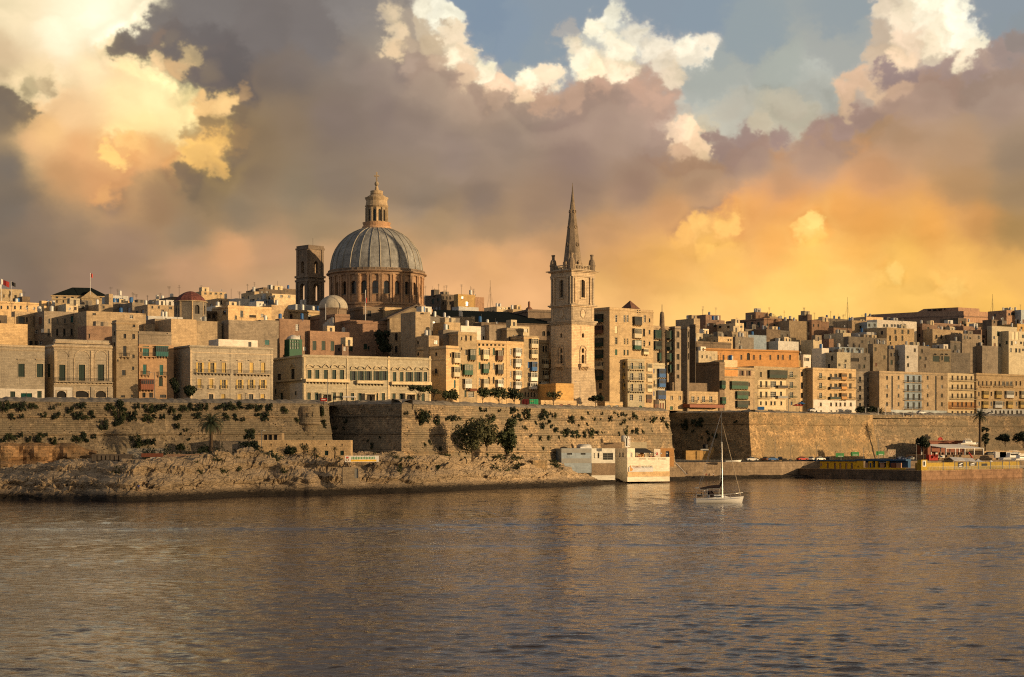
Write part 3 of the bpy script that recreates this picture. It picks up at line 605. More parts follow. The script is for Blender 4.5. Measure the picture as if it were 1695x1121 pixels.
b.win(965, 575, 655, 26, 'd'); b.balcony(935, 997, 657, brk=True); b.band(455, .2); b.win(885, 460, 490, 10, 'w', k=0); b.win(884, 545, 575, 12, 'w', k=0); b.done()
b = Bld('passage_house', 'narrow recessed house with a dark round arch and green door', 'house', Z1, (862, 922), 446, 612, 'lime', ang=30, depth=9)
b.win(892, 742, 858, 46, 'V', arch=True); b.win(892, 910, 945, 40, 'S', 'net_green'); b.win(892, 950, 972, 40, 'S', 'p_green'); b.done()
b = Bld('house', 'peach house with teal balconies and teal doors next to the dark tree', 'house', Z2, (47, 315), 447, 560, 'stucco_pink', ang=32)
b.bay(217, 575, 655, 95, 'p_teal'); b.win(100, 573, 652, 50, 'S', 'p_teal'); b.balcony(62, 166, 654, railmat='iron')
b.win(92, 717, 795, 28, 'S', 'p_teal'); b.win(220, 720, 800, 28, 'S', 'p_teal'); b.balcony(68, 125, 797, out=.6); b.balcony(192, 256, 802, out=.6)
b.bay(103, 830, 912, 102, 'p_redbrown', solidfrac=.5); b.win(216, 812, 885, 30, 'S', 'p_green'); b.win(85, 935, 973, 24, 'w'); b.win(140, 935, 973, 28, 'w'); b.win(233, 950, 974, 48, 'w')
b.win(62, 590, 620, 12, 'w'); b.win(52, 735, 765, 10, 'w', 'p_white'); b.band(660, .16); b.done()
b = Bld('house', 'windowless grey coursed stone upper block above the teal balconies', 'house', Z2, (46, 298), 458, 458, 'lime_grey', ang=32, depth=12); b.win(265, 470, 490, 10, 'w'); b.done()
# palazzo with yellow shutters
b = Bld('palazzo', 'broad pale palazzo with yellow shutters and two long iron balconies', 'house', Z2, (314, 441, 1084), 448, 566, 'lime_pale', ang=33, cornice=.6, parapet=.3)
b.row((703, 828, 917, 1006), 702, 780, 30, kind='S', col='p_yellow', hood=.5, sur=.14); b.row((518, 613), 702, 780, 30, kind='O', col='p_yellow', hood=.5, sur=.14)
b.balcony(482, 750, 782, out=1.0); b.balcony(790, 1054, 790, out=1.0)
b.row((514, 606), 830, 898, 30, kind='S', col='p_yellow', sur=.3); b.row((702, 826, 916, 1005), 835, 903, 28, kind='O', col='p_yellow', sur=.24)
for x in (514, 608, 702, 826, 917, 1005): b.balcony(x - 28, x + 28, 903, rail=.85, out=.5, brk=False)
b.row((698, 824, 1003), 946, 990, 30, kind='S', col='p_yellow', sur=.35); b.row((603, 912), 946, 990, 36, kind='w', sur=.35)
b.band(628, .2); b.band(660, .12, .08); b.pil(755, 8, 590, 990, .1); b.pil(450, 14, 600, 990, .1); b.pil(1074, 14, 600, 990, .1)
b.done()
b = Bld('roof_room', 'white roof room with a small dark door on the yellow-shuttered palazzo', 'roof room', Z2, (662, 965), 462, 520, 'whitewash', ang=33, depth=7, base=P(360, 572, 462).z - 1, cornice=0, parapet=.2)
b.win(904, 543, 580, 24, 'w'); b.done()
# long palazzo with pediments: three fronts under one cornice
b = Bld('palazzo', 'long cream palazzo with pedimented windows and three stone balconies', 'house', Z3, (60, 286, 1278), 463, 640, 'lime_cream', ang=28, cornice=.55, parapet=.4)
kinds = 'AATAA'
for i, x in enumerate((337, 397, 463, 528, 588)): b.win(x, 758, 832, 32, 'S', 'p_green', sur=.16, ped='T' if i == 2 else 'A')
for i, x in enumerate((678, 736, 793, 860, 915)): b.win(x, 768, 840, 26, 'O', 'p_green', sur=.16, ped='T' if i == 2 else 'A')
for i, x in enumerate((995, 1050, 1111, 1178, 1233)): b.win(x, 775, 848, 28, 'O' if i in (2, 3) else 'S', 'p_green', sur=.16, ped='T' if i == 2 else 'A')
b.balcony(300, 640, 850, out=1.1, solid=True, railmat='lime_cream', rail=.7); b.balcony(697, 905, 862, out=1.1, solid=True, railmat='lime_cream', rail=.7); b.balcony(965, 1272, 872, out=1.1, solid=True, railmat='lime_cream', rail=.7)
b.row((333, 392, 527, 583), 933, 990, 28, kind='S', col='p_green', sur=.12); b.row((670, 727, 855, 907), 937, 995, 27, kind='S', col='p_green', sur=.12)
b.row((990, 1047, 1168, 1215), 940, 1002, 27, kind='S', col='p_green', sur=.12)
for x in (463, 800, 1110):
    b.win(x, 950, 1000, 44, 'V', arch=True); b.balcony(x - 46, x + 46, 945, rail=.15, out=1.3, solid=True, railmat='lime_cream', brk=False); b.pil(x - 38, 8, 946, 1000, 1.1); b.pil(x + 38, 8, 946, 1000, 1.1)
for x in (300, 630, 950, 1268): b.pil(x, 12, 655, 1003, .16)
b.band(664, .12, .1); b.band(905, .14, .12)
b.win(210, 752, 838, 28, 'w', k=0, sur=.2, ped='T'); b.band(850, .5, .5, k=0, x0=80, x1=284); b.win(121, 935, 990, 20, 'S', 'p_green', k=0); b.win(231, 925, 955, 14, 'w', k=0); b.win(232, 972, 1005, 58, 'S', 'p_green', k=0)
b.win(102, 790, 838, 30, 'V', k=0); b.win(75, 905, 950, 12, 'w', k=0); b.panel(186, 284, 862, 1003, 'whitewash', k=0); b.done()
# central lit apartment houses
b = Bld('house', 'cream corner house with rough brown side wall and white enclosed balconies', 'house', Z4, (138, 366, 466), 497, 570, 'lime_gold', ang=40)
b.row((150, 200, 290), 624, 650, 16, kind='w', k=0); b.win(288, 748, 788, 20, 'd', k=0); b.balcony(268, 308, 790, k=0, out=.6); b.band(690, .15, k=0)
b.bay(440, 622, 705, 46, 'p_cream'); b.bay(438, 735, 812, 46, 'p_cream'); b.win(433, 838, 898, 14, 'S', 'p_teal'); b.win(400, 630, 660, 10, 'w'); b.done()
b = Bld('house', 'lit narrow house with large green enclosed balcony and red awning', 'house', Z4, (460, 604), 505, 462, 'lime_gold', ang=36)
b.row((520, 557), 487, 533, 14, kind='V', arch=True); b.win(486, 503, 530, 10, 'w'); b.bay(561, 600, 682, 42, 'p_green', ); b.win(521, 602, 645, 14, 'w'); b.win(485, 585, 605, 10, 'w')
b.bay(529, 718, 798, 64, 'p_green_mid'); b.win(484, 712, 765, 12, 'S', 'p_green_mid'); b.bay(527, 828, 900, 50, 'p_white'); b.win(516, 915, 970, 16, 'S', 'p_green'); b.win(560, 930, 970, 44, 'w', 'p_white')
f = b.F(1); m = MB(); a, c, z0, z1 = b.rect(568, 908, 922, 66); m.hexa([f.p(a, z0, 1.4), f.p(c, z0, 1.4), f.p(c, z0 + .4, 0), f.p(a, z0 + .4, 0), f.p(a, z0 + .08, 1.4), f.p(c, z0 + .08, 1.4), f.p(c, z1 + .2, 0), f.p(a, z1 + .2, 0)]); b.part('awning', m, 'p_redbrown'); b.done()
b = Bld('house', 'lit house with arched cornice frieze, green shutters and mixed enclosed balconies', 'house', Z4, (606, 832), 510, 527, 'lime_gold', ang=36, cornice=.5)
for x in (625, 735, 806): b.win(x, 588, 645, 15, 'S', 'p_green_mid')
b.win(698, 590, 648, 14, 'w'); b.bay(664, 600, 676, 42, 'p_cream'); b.bay(775, 608, 684, 42, 'p_brown')
b.row((625, 697), 700, 755, 15, kind='S', col='p_green_mid'); b.row((735, 806), 705, 757, 13, kind='w', col='p_white'); b.bay(664, 712, 785, 42, 'p_green_mid'); b.bay(775, 718, 790, 42, 'p_dark')
b.bay(664, 828, 895, 38, 'p_cream'); b.bay(775, 835, 892, 40, 'p_white'); b.row((697, 734), 812, 866, 14, kind='V', arch=True); b.row((625, 806), 820, 880, 13, kind='w', col='p_white')
for i in range(7):
    x = 622 + i * 31; b.win(x, 552, 573, 17, 'V', arch=True, sill=False)
b.row((640, 700, 760, 815), 912, 965, 18, kind='w'); b.band(580, .14); b.done()
b = Bld('house', 'stone house with three white glazed balcony columns under a large dark window', 'house', Z4, (834, 966), 519, 536, 'lime_gold', ang=36)
for y0, y1 in ((590, 655), (672, 738), (765, 832), (848, 905)):
    b.bay(912, y0, y1, 40, 'p_white'); b.win(866, y0 + 4, y1 - 14, 14, 'w', 'p_white'); b.win(949, y0 + 4, y1 - 14, 13, 'w', 'p_white')
b.done()
b = Bld('house', 'set back stone upper storey with wide dark balcony window left of the spire', 'house', Z4, (836, 962), 527, 432, 'lime', ang=36, depth=9)
b.win(925, 488, 545, 44, 'w'); b.win(885, 488, 540, 12, 'w', 'p_white'); b.win(858, 500, 535, 10, 'w'); b.balcony(885, 955, 547); b.done()
b = Bld('house', 'tall lit house with one bright blue enclosed balcony and blue shutter', 'house', Z4, (967, 1082), 523, 492, 'lime_gold', ang=38)
b.bay(1040, 517, 590, 52, 'p_cream'); b.bay(1038, 602, 668, 46, 'p_cream'); b.bay(1038, 697, 768, 40, 'p_blue'); b.win(1006, 697, 745, 16, 'S', 'p_blue'); b.bay(1035, 780, 845, 50, 'p_white'); b.bay(1030, 855, 908, 52, 'p_white')
b.win(1002, 780, 815, 10, 'w', 'p_white'); b.win(1000, 865, 895, 10, 'w'); b.row((980, 1003, 1026, 1050), 932, 968, 11, kind='V', arch=True, sill=False); b.done()
b = Bld('house', 'lit house right of the blue balcony with a wide white canopy panel', 'house', Z5, (152, 227), 530, 527, 'lime_gold', ang=38)
b.win(185, 575, 620, 12, 'w'); b.win(205, 575, 620, 12, 'w'); b.bay(193, 675, 745, 40, 'p_cream'); b.bay(196, 765, 830, 36, 'p_cream'); b.bay(180, 852, 915, 56, 'p_white', solidfrac=.8); b.row((165, 187, 208), 925, 975, 10, kind='V', arch=True, sill=False); b.done()
b = Bld('house', 'narrow house with three stacked dark green enclosed balconies by the spire', 'house', Z5, (229, 281), 536, 622, 'lime_gold', ang=38)
for y0, y1 in ((675, 742), (762, 830), (850, 915)): b.bay(256, y0, y1, 38, 'p_green', gl='glass_green')
b.done()
b = Bld('garden_wall', 'plain ochre lit wall block at the foot of the spire tower', 'wall', Z5, (280, 418), 517, 862, 'stucco_ochre', ang=30, cornice=.15); b.done()
b = Bld('vault_row', 'low stone row with arched garage doors below the spire tower', 'building', Z5, (165, 440), 511, 992, 'lime_gold', ang=33, cornice=.15, depth=6)
for x, c in ((197, 'V'), (323, 'p_redbrown'), (381, 'p_redbrown')): b.win(x, 1022, 1048, 36, 'V' if c == 'V' else 'S', c if c != 'V' else 'p_dark', arch=True, sill=False)
b.done()
b = Bld('vault_row', 'low stone building with two pale doors right of the clipped tree', 'building', Z5, (660, 798), 540, 1003, 'lime_gold', ang=36, cornice=.1, depth=6)
b.row((690, 752), 1028, 1060, 32, kind='S', col='p_grey', arch=True, sill=False); b.done()
# tall block right of the spire
b = Bld('apartment_block', 'tall dark-sided stone block rising beside the spire tower', 'apartment block', Z5, (570, 696, 1035), 558, 272, 'lime_gold', ang=42, cornice=.4)
for (y0, y1), c in zip(((330, 395), (418, 480), (515, 580), (605, 672), (698, 755), (765, 840)), ('p_green', 'p_brown', 'p_green', 'p_green', 'p_cream', 'p_green')): b.bay(610, y0, y1, 78, c, k=0, out=.9)
b.row((625,), 860, 905, 24, kind='w', k=0); b.row((625,), 935, 965, 20, kind='w', k=0)
b.row((747, 812, 835, 968), 335, 390, 15, kind='w', col='p_white'); b.row((812, 835), 515, 562, 12, kind='w', col='p_cream'); b.win(747, 507, 560, 20, 'w', 'p_cream'); b.win(747, 420, 475, 20, 'S', 'p_cream')
b.win(747, 600, 645, 18, 'S', 'p_green_mid'); b.row((810, 837), 603, 645, 12, kind='S', col='p_green'); b.win(962, 440, 502, 18, 'V'); b.win(962, 530, 580, 18, 'w', 'p_cream'); b.row((1005,), 360, 390, 12, kind='w'); b.row((1005,), 450, 485, 14, kind='w'); b.row((1005,), 540, 570, 12, kind='w')
b.bay(905, 348, 412, 56, 'p_dark'); b.bay(903, 438, 512, 54, 'p_cream'); b.bay(903, 530, 602, 52, 'p_green_mid', gl='glass_pale'); b.bay(965, 595, 640, 36, 'p_cream')
b.row((912, 930), 290, 318, 12, kind='w', sill=False); b.band(398, .16); b.band(575, .14); b.band(660, .16); b.done()
b = Bld('pavilion', 'small square roof pavilion with pyramid roof on the tall block', 'roof room', Z5, (862, 925), 574, 285, 'lime_gold', ang=42, depth=5, base=P(1050, 512, 596).z - 1, cornice=.1, parapet=.1)
m = MB(); q = [b.A, b.B, b.C, b.D]; cc = (b.A + b.C) / 2; m.add([(p.x + (p.x - cc.x) * .15, p.y + (p.y - cc.y) * .15, b.ztop + .02) for p in q] + [(cc.x, cc.y, b.ztop + 3.2)], [(0, 1, 4), (1, 2, 4), (2, 3, 4), (3, 0, 4), (3, 2, 1, 0)]); b.part('pyramid_roof', m, 'roof_tile'); b.done()
# corner house with cream galleries
b = Bld('corner_house', 'cream corner house with rounded balconies in front of the tall block', 'house', Z5, (752, 836, 966), 552, 672, 'stucco_cream', ang=24, cornice=.5)
for y0, y1 in ((706, 742), (788, 824), (868, 906)): b.bay(790, y0 - 4, y1 + 6, 56, 'p_yellow', k=0, out=.7)
b.win(790, 948, 995, 26, 'w', 'p_white', k=0)
for y0, y1, c in ((702, 752, 'p_teal'), (782, 838, 'p_white'), (866, 922, 'p_white')):
    b.win(868, y0, y1, 22, 'w', 'p_white', arch=True, sur=.12); b.win(936, y0, y1, 22, 'w', 'p_white', arch=True, sur=.12); b.balcony(842, 958, y1 + 2, out=1.0, railmat='iron' if c == 'p_white' else 'p_teal')
b.win(865, 948, 995, 26, 'w', 'p_white', sur=.15); b.win(936, 955, 1005, 20, 'w', 'p_white', arch=True); b.win(936, 1034, 1068, 26, 'S', 'p_green_mid', arch=True); b.done()
b = Bld('house', 'lit slim house with a stack of cream enclosed balconies and green street door', 'house', Z5, (967, 1016), 562, 686, 'lime_gold', ang=40, cornice=.4)
for y0, y1 in ((708, 772), (790, 852), (870, 930)): b.bay(994, y0, y1, 38, 'p_cream')
b.bay(990, 950, 1010, 38, 'p_brown'); b.win(987, 1034, 1070, 24, 'S', 'p_green_mid', arch=True); b.done()
b = Bld('house', 'cream house with three stacked blue enclosed balconies', 'house', Z5, (1017, 1124), 566, 703, 'stucco_cream', ang=38, cornice=.3)
b.bay(1092, 750, 818, 48, 'p_blue'); b.bay(1092, 830, 892, 48, 'p_blue'); b.bay(1090, 918, 985, 58, 'p_blue_dk'); b.win(1038, 750, 785, 11, 'S', 'p_blue'); b.win(1040, 840, 890, 12, 'd', 'p_cream'); b.balcony(1030, 1052, 892, out=.5, brk=False); b.win(1038, 925, 960, 11, 'S', 'p_blue')
b.bay(1048, 990, 1052, 36, 'p_brown'); b.row((1090, 1110), 1015, 1068, 12, kind='S', col='p_redbrown', sill=False); b.done()
# dark green galleries block and the tall stone stacks
b = Bld('apartment_block', 'shaded block with four rows of long dark green galleries', 'apartment block', Z6, (55, 240), 600, 300, 'lime', ang=38)
b.bay(147, 342, 415, 170, 'p_green', solidfrac=.1, gl='glass_green'); b.bay(147, 437, 505, 170, 'p_green', solidfrac=.35); b.bay(167, 533, 603, 140, 'p_green', solidfrac=.2, gl='glass_green'); b.bay(208, 632, 698, 46, 'p_green', gl='glass_green'); b.done()
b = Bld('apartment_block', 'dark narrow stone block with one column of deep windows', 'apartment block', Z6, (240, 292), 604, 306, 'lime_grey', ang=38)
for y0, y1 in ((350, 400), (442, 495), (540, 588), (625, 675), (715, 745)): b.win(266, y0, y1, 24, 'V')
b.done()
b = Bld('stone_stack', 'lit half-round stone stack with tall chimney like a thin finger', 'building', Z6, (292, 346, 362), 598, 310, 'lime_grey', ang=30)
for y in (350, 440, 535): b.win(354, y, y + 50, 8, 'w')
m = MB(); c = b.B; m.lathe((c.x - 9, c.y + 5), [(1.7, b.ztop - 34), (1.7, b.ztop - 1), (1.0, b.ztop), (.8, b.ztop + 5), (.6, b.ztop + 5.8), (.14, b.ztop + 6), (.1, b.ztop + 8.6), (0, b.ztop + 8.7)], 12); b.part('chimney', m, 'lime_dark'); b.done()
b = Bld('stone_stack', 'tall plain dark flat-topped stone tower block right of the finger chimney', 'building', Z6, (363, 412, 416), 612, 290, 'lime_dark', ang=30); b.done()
b = Bld('house', 'rubble stone house with green balconies on its lit right edge', 'house', Z6, (346, 616, 660), 612, 606, 'rubble', ang=46)
b.bay(636, 765, 832, 32, 'p_green_mid'); b.bay(640, 905, 960, 32, 'p_green_mid'); b.done()
b = Bld('terrace_house', 'low ochre house with paired white balcony doors above a red awning', 'house', Z6, (165, 606), 594, 850, 'lime_gold', ang=36, cornice=.1, depth=9)
b.row((213, 280), 893, 928, 18, kind='w', col='p_white', arch=True, sur=.1); b.row((332, 392, 482, 543), 897, 948, 26, kind='w', col='p_white'); b.win(437, 900, 932, 16, 'w', 'p_white'); b.balcony(310, 425, 952, out=.7, brk=False); b.balcony(462, 580, 952, out=.7, brk=False)
f = b.F(1); m = MB(); a, c = f.s(Z6.x(305)), f.s(Z6.x(598)); z0 = f.z(Z6.x(450), Z6.y(995)); z1 = f.z(Z6.x(450), Z6.y(962))
m.hexa([f.p(a, z0, 4), f.p(c, z0, 4), f.p(c, z0, .02), f.p(a, z0, .02), f.p(a, z0 + 1.1, 4), f.p(c, z0 + 1.1, 4), f.p(c, z1, .02), f.p(a, z1, .02)]); b.part('awning', m, 'p_redbrown')
b.win(211, 982, 1018, 24, 'S', 'p_green_mid'); b.done()
b = Bld('house', 'windowless terrace house wall of rubble behind the red awning', 'house', Z6, (200, 610), 603, 778, 'rubble', ang=36, depth=8, cornice=.1); b.done()
# green bays house and the balcony blocks
b = Bld('apartment_block', 'stone block with three green enclosed galleries in its shaded corner', 'apartment block', Z6, (640, 912), 614, 648, 'lime', ang=36)
b.bay(776, 772, 836, 136, 'p_green_mid'); b.bay(800, 855, 918, 92, 'p_green_mid'); b.bay(800, 935, 992, 90, 'p_green'); b.row((862,), 780, 814, 20, kind='w'); b.row((862,), 858, 896, 20, kind='w'); b.row((862,), 935, 975, 20, kind='w'); b.row((805, 862), 680, 724, 20, kind='O', col='p_brown'); b.band(738, .25, .3); b.win(862, 1000, 1018, 24, 'V', arch=True)
b.panel(655, 770, 655, 728, 'stucco_orange'); b.done()
b = Bld('apartment_block', 'cream block with white terraces and one dark green glazed roof balcony', 'apartment block', Z7, (-112, 276), 628, 642, 'lime_gold', ang=36)
b.bay(82, 678, 744, 150, 'p_green', solidfrac=.4, gl='glass'); b.row((-55,), 692, 735, 18, kind='w'); b.panel(-75, 158, 762, 1010, 'stucco_cream')
for y in (770, 858):
    b.row((-55, -8, 115), y, y + 50, 18, kind='d', col='p_dark'); b.win(50, y, y + 50, 48, 'w', 'p_white'); b.balcony(-75, 25, y + 58, out=1.1, brk=False); b.balcony(75, 158, y + 58, out=1.1, brk=False, solid=True, railmat='p_dark' if y == 770 else 'p_grey')
b.row((-55, -10, 33, 63, 118), 940, 972, 15, kind='w'); b.row((205,), 942, 972, 16, kind='w', col='p_blue'); b.row((25, 90), 1004, 1018, 40, kind='V', sill=False)
for y, yb in ((688, 742), (776, 832), (862, 915)): b.win(203, y, yb - 4, 30, 'd', 'p_white', ); b.balcony(182, 240, yb, out=.9, brk=False, railmat='p_green_mid')
b.done()
b = Bld('apartment_block', 'recessed brown link block with two dark window columns', 'apartment block', Z7, (277, 383), 645, 652, 'lime_gold', ang=36)
for y0, y1 in ((692, 730), (780, 836), (868, 912), (935, 980)): b.row((292, 336), y0, y1, 20, kind='w')
b.pil(312, 8, 670, 1000, .2); b.pil(368, 10, 670, 1000, .2); b.done()
b = Bld('apartment_block', 'block with orange wooden balconies above a whitewashed ground floor', 'apartment block', Z7, (384, 748), 644, 655, 'lime_gold', ang=36)
for y, c1 in ((705, 'p_cream'), (788, 'p_black'), (872, 'p_green')):
    b.win(450, y - 4, y + 42, 24, 'd', 'p_white'); b.balcony(430, 486, y + 47, out=.8, brk=False, railmat='p_green_mid')
    b.win(535, y + 2, y + 42, 18, 'd'); b.win(578, y + 2, y + 42, 26, 'd'); b.balcony(517, 606, y + 52, out=1.1, brk=False, solid=True, railmat='p_dark' if y != 872 else 'p_green')
    b.bay(633, y - 2, y + 52, 46, 'p_wood', out=1.2); b.win(700, y, y + 45, 22, 'd', 'p_brown'); b.balcony(658, 740, y + 52, out=1.1, brk=False)
b.row((451, 537, 582, 617, 654, 704), 950, 982, 16, kind='w', col='p_brown'); b.panel(388, 746, 928, 1032, 'whitewash'); b.row((415, 453, 540, 585, 705), 1016, 1028, 14, kind='V', sill=False); b.done()
b = Bld('apartment_block', 'dark shaded block with small iron balconies behind the street bushes', 'apartment block', Z7, (749, 945), 668, 684, 'lime_grey', ang=36)
for y in (740, 818, 892, 962):
    b.win(782, y - 8, y + 34, 20, 'd'); b.balcony(765, 802, y + 38, out=.7, brk=False); b.row((852, 912), y, y + 32, 16, kind='w')
b.done()
b = Bld('apartment_block', 'broad brown block with glazed stair strips and a white balcony stack', 'apartment block', Z8, (-99, 475), 668, 682, 'lime', ang=36, cornice=.2)
for y in (725, 800, 875, 948):
    b.row((-35, 63, 308, 428), y, y + 33, 15, kind='w', col='p_white' if y == 800 else 'p_dark'); b.row((141, 189, 237), y, y + 52, 18, kind='d'); b.balcony(105, 258, y + 58, out=1.0, brk=False)
b.panel(112, 257, 716, 1005, 'whitewash_blue'); b.row((8, 377), 726, 1050, 13, kind='w', col='p_grey'); b.panel(0, 470, 1015, 1058, 'whitewash_blue'); b.done()
b = Bld('apartment_block', 'cream five-storey block with full-width balconies and one orange floor', 'apartment block', Z8, (476, 718), 694, 700, 'stucco_cream', ang=36, cornice=.1)
for i, y in enumerate((722, 798, 874, 948, 1022)):
    b.row((517, 562, 597, 632, 677), y, y + 38, 15, kind='d', col='p_brown')
    if i < 4: b.balcony(494, 716, y + 48, out=1.2, brk=False, railmat=('iron', 'p_black', 'p_green', 'p_redbrown')[i])
b.panel(480, 716, 945, 1010, 'stucco_orange'); b.done()
b = Bld('gallery_house', 'long ochre terrace with yellow and white enclosed balconies over dark arches', 'house', Z8, (719, 1190), 704, 700, 'lime_gold', ang=36, cornice=.5)
b.row((745, 782, 815, 850, 883, 920, 950, 987, 1020, 1062, 1095, 1130, 1165), 1015, 1066, 15, kind='V', arch=True, sill=False); b.panel(725, 1186, 1004, 1068, 'whitewash')
for x, c in ((790, 'p_yellow'), (898, 'p_yellow'), (992, 'p_white'), (1108, 'p_cream')): b.bay(x, 852, 912, 44 if c != 'p_white' else 62, c)
for x, c in ((787, 'p_yellow'), (895, 'p_white'), (994, 'p_yellow'), (1100, 'p_yellow')): b.bay(x, 938, 995, 42 if c != 'p_white' else 60, c)
b.row((740, 845, 1055), 860, 895, 13, kind='w', col='p_brown'); b.row((743, 845, 950, 1058), 942, 978, 13, kind='w', col='p_white')
b.row((738, 772, 806, 843, 878, 912, 1055, 1090, 1130), 770, 808, 13, kind='w', col='p_brown'); b.row((947, 980, 1013), 772, 808, 22, kind='w', col='p_white'); b.band(725, .2, .2); b.band(822, .2, .25); b.band(925, .2, .25)
for x0, x1 in ((750, 830), (862, 935), (955, 1025)): b.balcony(x0, x1, 815, out=.7, rail=.8)
b.done()
# ------------------------------------------------------------------ hill, ramparts, rocks, quay, water
def grid_mesh(name, pts, mat, smooth=False, mats=None):
    ni, nj = pts.shape[:2]; m = MB(); m.v = [tuple(map(float, p)) for p in pts.reshape(-1, 3)]
    m.f = [(i * nj + j, (i + 1) * nj + j, (i + 1) * nj + j + 1, i * nj + j + 1) for i in range(ni - 1) for j in range(nj - 1)]; m.m = [0] * len(m.f)
    return m.build(name, mat, smooth=smooth)
g = np.zeros((90, 46, 3), np.float32)
for i in range(90):
    px = -500 + 2700 * i / 89
    for j in range(46):
        y = interp(STREET, px) + 3.5 + (j / 45) ** 1.5 * 700; x = (px - CX) / F * y; z = terrain_z(x, y); g[i, j] = (x, y, z if j < 44 else z - 30 * (j - 43))
structure(grid_mesh('hillside', g, 'tarmac'))
def rampart(label, pts, tops, bases, mat, batter=3.4, cordon=4.6, par=1.15, ledges=(), name='rampart', rough=0.22, seed=1, parts=()):
    """sloping masonry wall: battered face, round cordon, upright top, then a parapet sloping back"""
    P0 = [XY(px, Y) for px, Y in pts]; o = thing(name, label, 'rampart', (P0[0].x, P0[0].y, bases[0])); root = Vector(o.location)
    L = [0.0]
    for a, b in zip(P0, P0[1:]): L.append(L[-1] + (b - a).length)
    n = max(2, int(L[-1] / 1.1)); ss = sorted(set([L[-1] * i / n for i in range(n + 1)] + L[1:-1])); rows = []
    def at(s):
        k = max(i for i in range(len(L) - 1) if L[i] <= s + 1e-6); t = (s - L[k]) / (L[k + 1] - L[k]); e = (P0[k + 1] - P0[k]).normalized()
        nv = Vector((e.y, -e.x))
        for kk, vtx in ((k - 1, k), (k + 1, k + 1)):
            if 0 <= kk < len(L) - 1 and abs(s - L[vtx]) < 1e-6: e2 = (P0[kk + 1] - P0[kk]).normalized(); n2 = Vector((e2.y, -e2.x)); nv = (nv + n2) / max(1 + nv.dot(n2), .35)
        return P0[k] + (P0[k + 1] - P0[k]) * t, nv, tops[k] + (tops[k + 1] - tops[k]) * t, bases[k] + (bases[k + 1] - bases[k]) * t
    m = 22; g = np.zeros((len(ss), m + 5, 3), np.float32); crd = MB(); cl = []
    for i, s in enumerate(ss):
        p, nn, zt, zb = at(s); zc = zt - cordon
        for j in range(m + 1):
            z = zb + (zc - zb) * j / (m - 6) if j <= m - 6 else zc + (zt - zc) * (j - m + 6) / 6
            out = batter * max(0, (zc - z) / max(zc - zb, 1))
            out += rough * (math.sin(s * 1.7 + j * 2.3 + seed) * .3 + math.sin(s * .53 + j * 1.1) * .5 + math.sin(s * 3.9 + j * 5.7) * .35) * (1 if 0 < j < m - 1 else .3)
            g[i, j] = (p.x + nn.x * out, p.y + nn.y * out, z)
        for j, (bk, up) in enumerate(((1.6, par * .6), (3.8, par), (4.1, par), (4.2, -1.5))): g[i, m + 1 + j] = (p.x - nn.x * bk, p.y - nn.y * bk, zt + up + (.22 * math.sin(s * .9 + seed) * math.sin(s * .31) + .12 * math.sin(s * 2.7) if up > 0 else 0))
        cl.append((p.x + nn.x * .12, p.y + nn.y * .12, zc))
    w = MB(); nj = m + 5; k = m + 1
    def sub(j0, j1, mt, nm):
        q = MB(); q.v = [tuple(map(float, v)) for v in g[:, j0:j1].reshape(-1, 3)]; d = j1 - j0
        q.f = [(i * d + j, (i + 1) * d + j, (i + 1) * d + j + 1, i * d + j + 1) for i in range(len(ss) - 1) for j in range(d - 1)]; q.m = [0] * len(q.f); q.build(nm, mt, o, root)
    sub(0, m + 1, mat, 'wall'); sub(m, m + 5, 'parapet_top', 'parapet')
    crd.tube(cl, .3, 6); crd.build('cordon', mat, o, root)
    for dz in ledges:
        q = []; zc = [at(s) for s in ss]
        for p, nn, zt, zb in zc:
            z = zt - cordon - dz; out = batter * dz / max(zt - cordon - zb, 1); q.append((p.x + nn.x * (out + .1), p.y + nn.y * (out + .1), z))
        l = MB(); l.tube(q, .34, 5); l.build('ledge', mat, o, root)
    return o, at
rA, atA = rampart('long weathered rampart wall under the left palazzos with orange rock base', [(-260, 390), (0, 400), (300, 425), (545, 448)], [22.2, 22.2, 22.5, 22.8], [4, 4.5, 7, 9], 'rampart', ledges=(4.3,), cordon=3.6)
rB, atB = rampart('sharp-cornered bastion with shaded left face and long lit right face dotted with bushes', [(538, 466), (665, 440), (900, 490), (1108, 561)], [22.9, 22.6, 22.5, 23.0], [9, 6.5, 6, 4], 'rampart', ledges=(4.6, 9.5), cordon=3.2, seed=5, batter=2.6)
rD, atD = rampart('second bastion with dark left flank and sunlit golden right face above the car park', [(1098, 622), (1240, 597), (1445, 662)], [23.5, 23.4, 23.5], [6, 6, 6], 'rampart_gold', seed=9, batter=3.4, cordon=4.2, par=.7)
rF, atF = rampart('long plain rampart wall behind the restaurant and palm', [(1443, 668), (1700, 712), (1900, 742)], [23.7, 23.7, 23.7], [6, 6, 6], 'rampart', seed=11, cordon=4.2)
# shoring: bare cut rock under the first rampart
m = MB(); N_ = 60
G_ = np.zeros((N_, 12, 3), np.float32)
for i in range(N_):
    px = -200 + 360 * i / (N_ - 1); Y = interp(STREET, px) - 5.2 + 1.2 * math.sin(i * .7); zt = 12.3 if px < 120 else 12.3 - (px - 120) * .05
    for j in range(12):
        z = 3 + (zt - 3) * j / 11; out = (-.9 if j == 6 else .0) + .28 * math.sin(i * .9 + j * 1.7) + .22 * math.sin(i * 2.3 + j * .6) + (.9 if j < 6 else 0)
        if j == 11: z = zt; out = -3.5
        G_[i, j] = ((px - CX) / F * (Y - out), Y - out, z)
ob = grid_mesh('rock_cliff', G_, 'cut_rock'); tag(ob, 'smooth orange cut rock cliff below the left rampart', 'cliff')
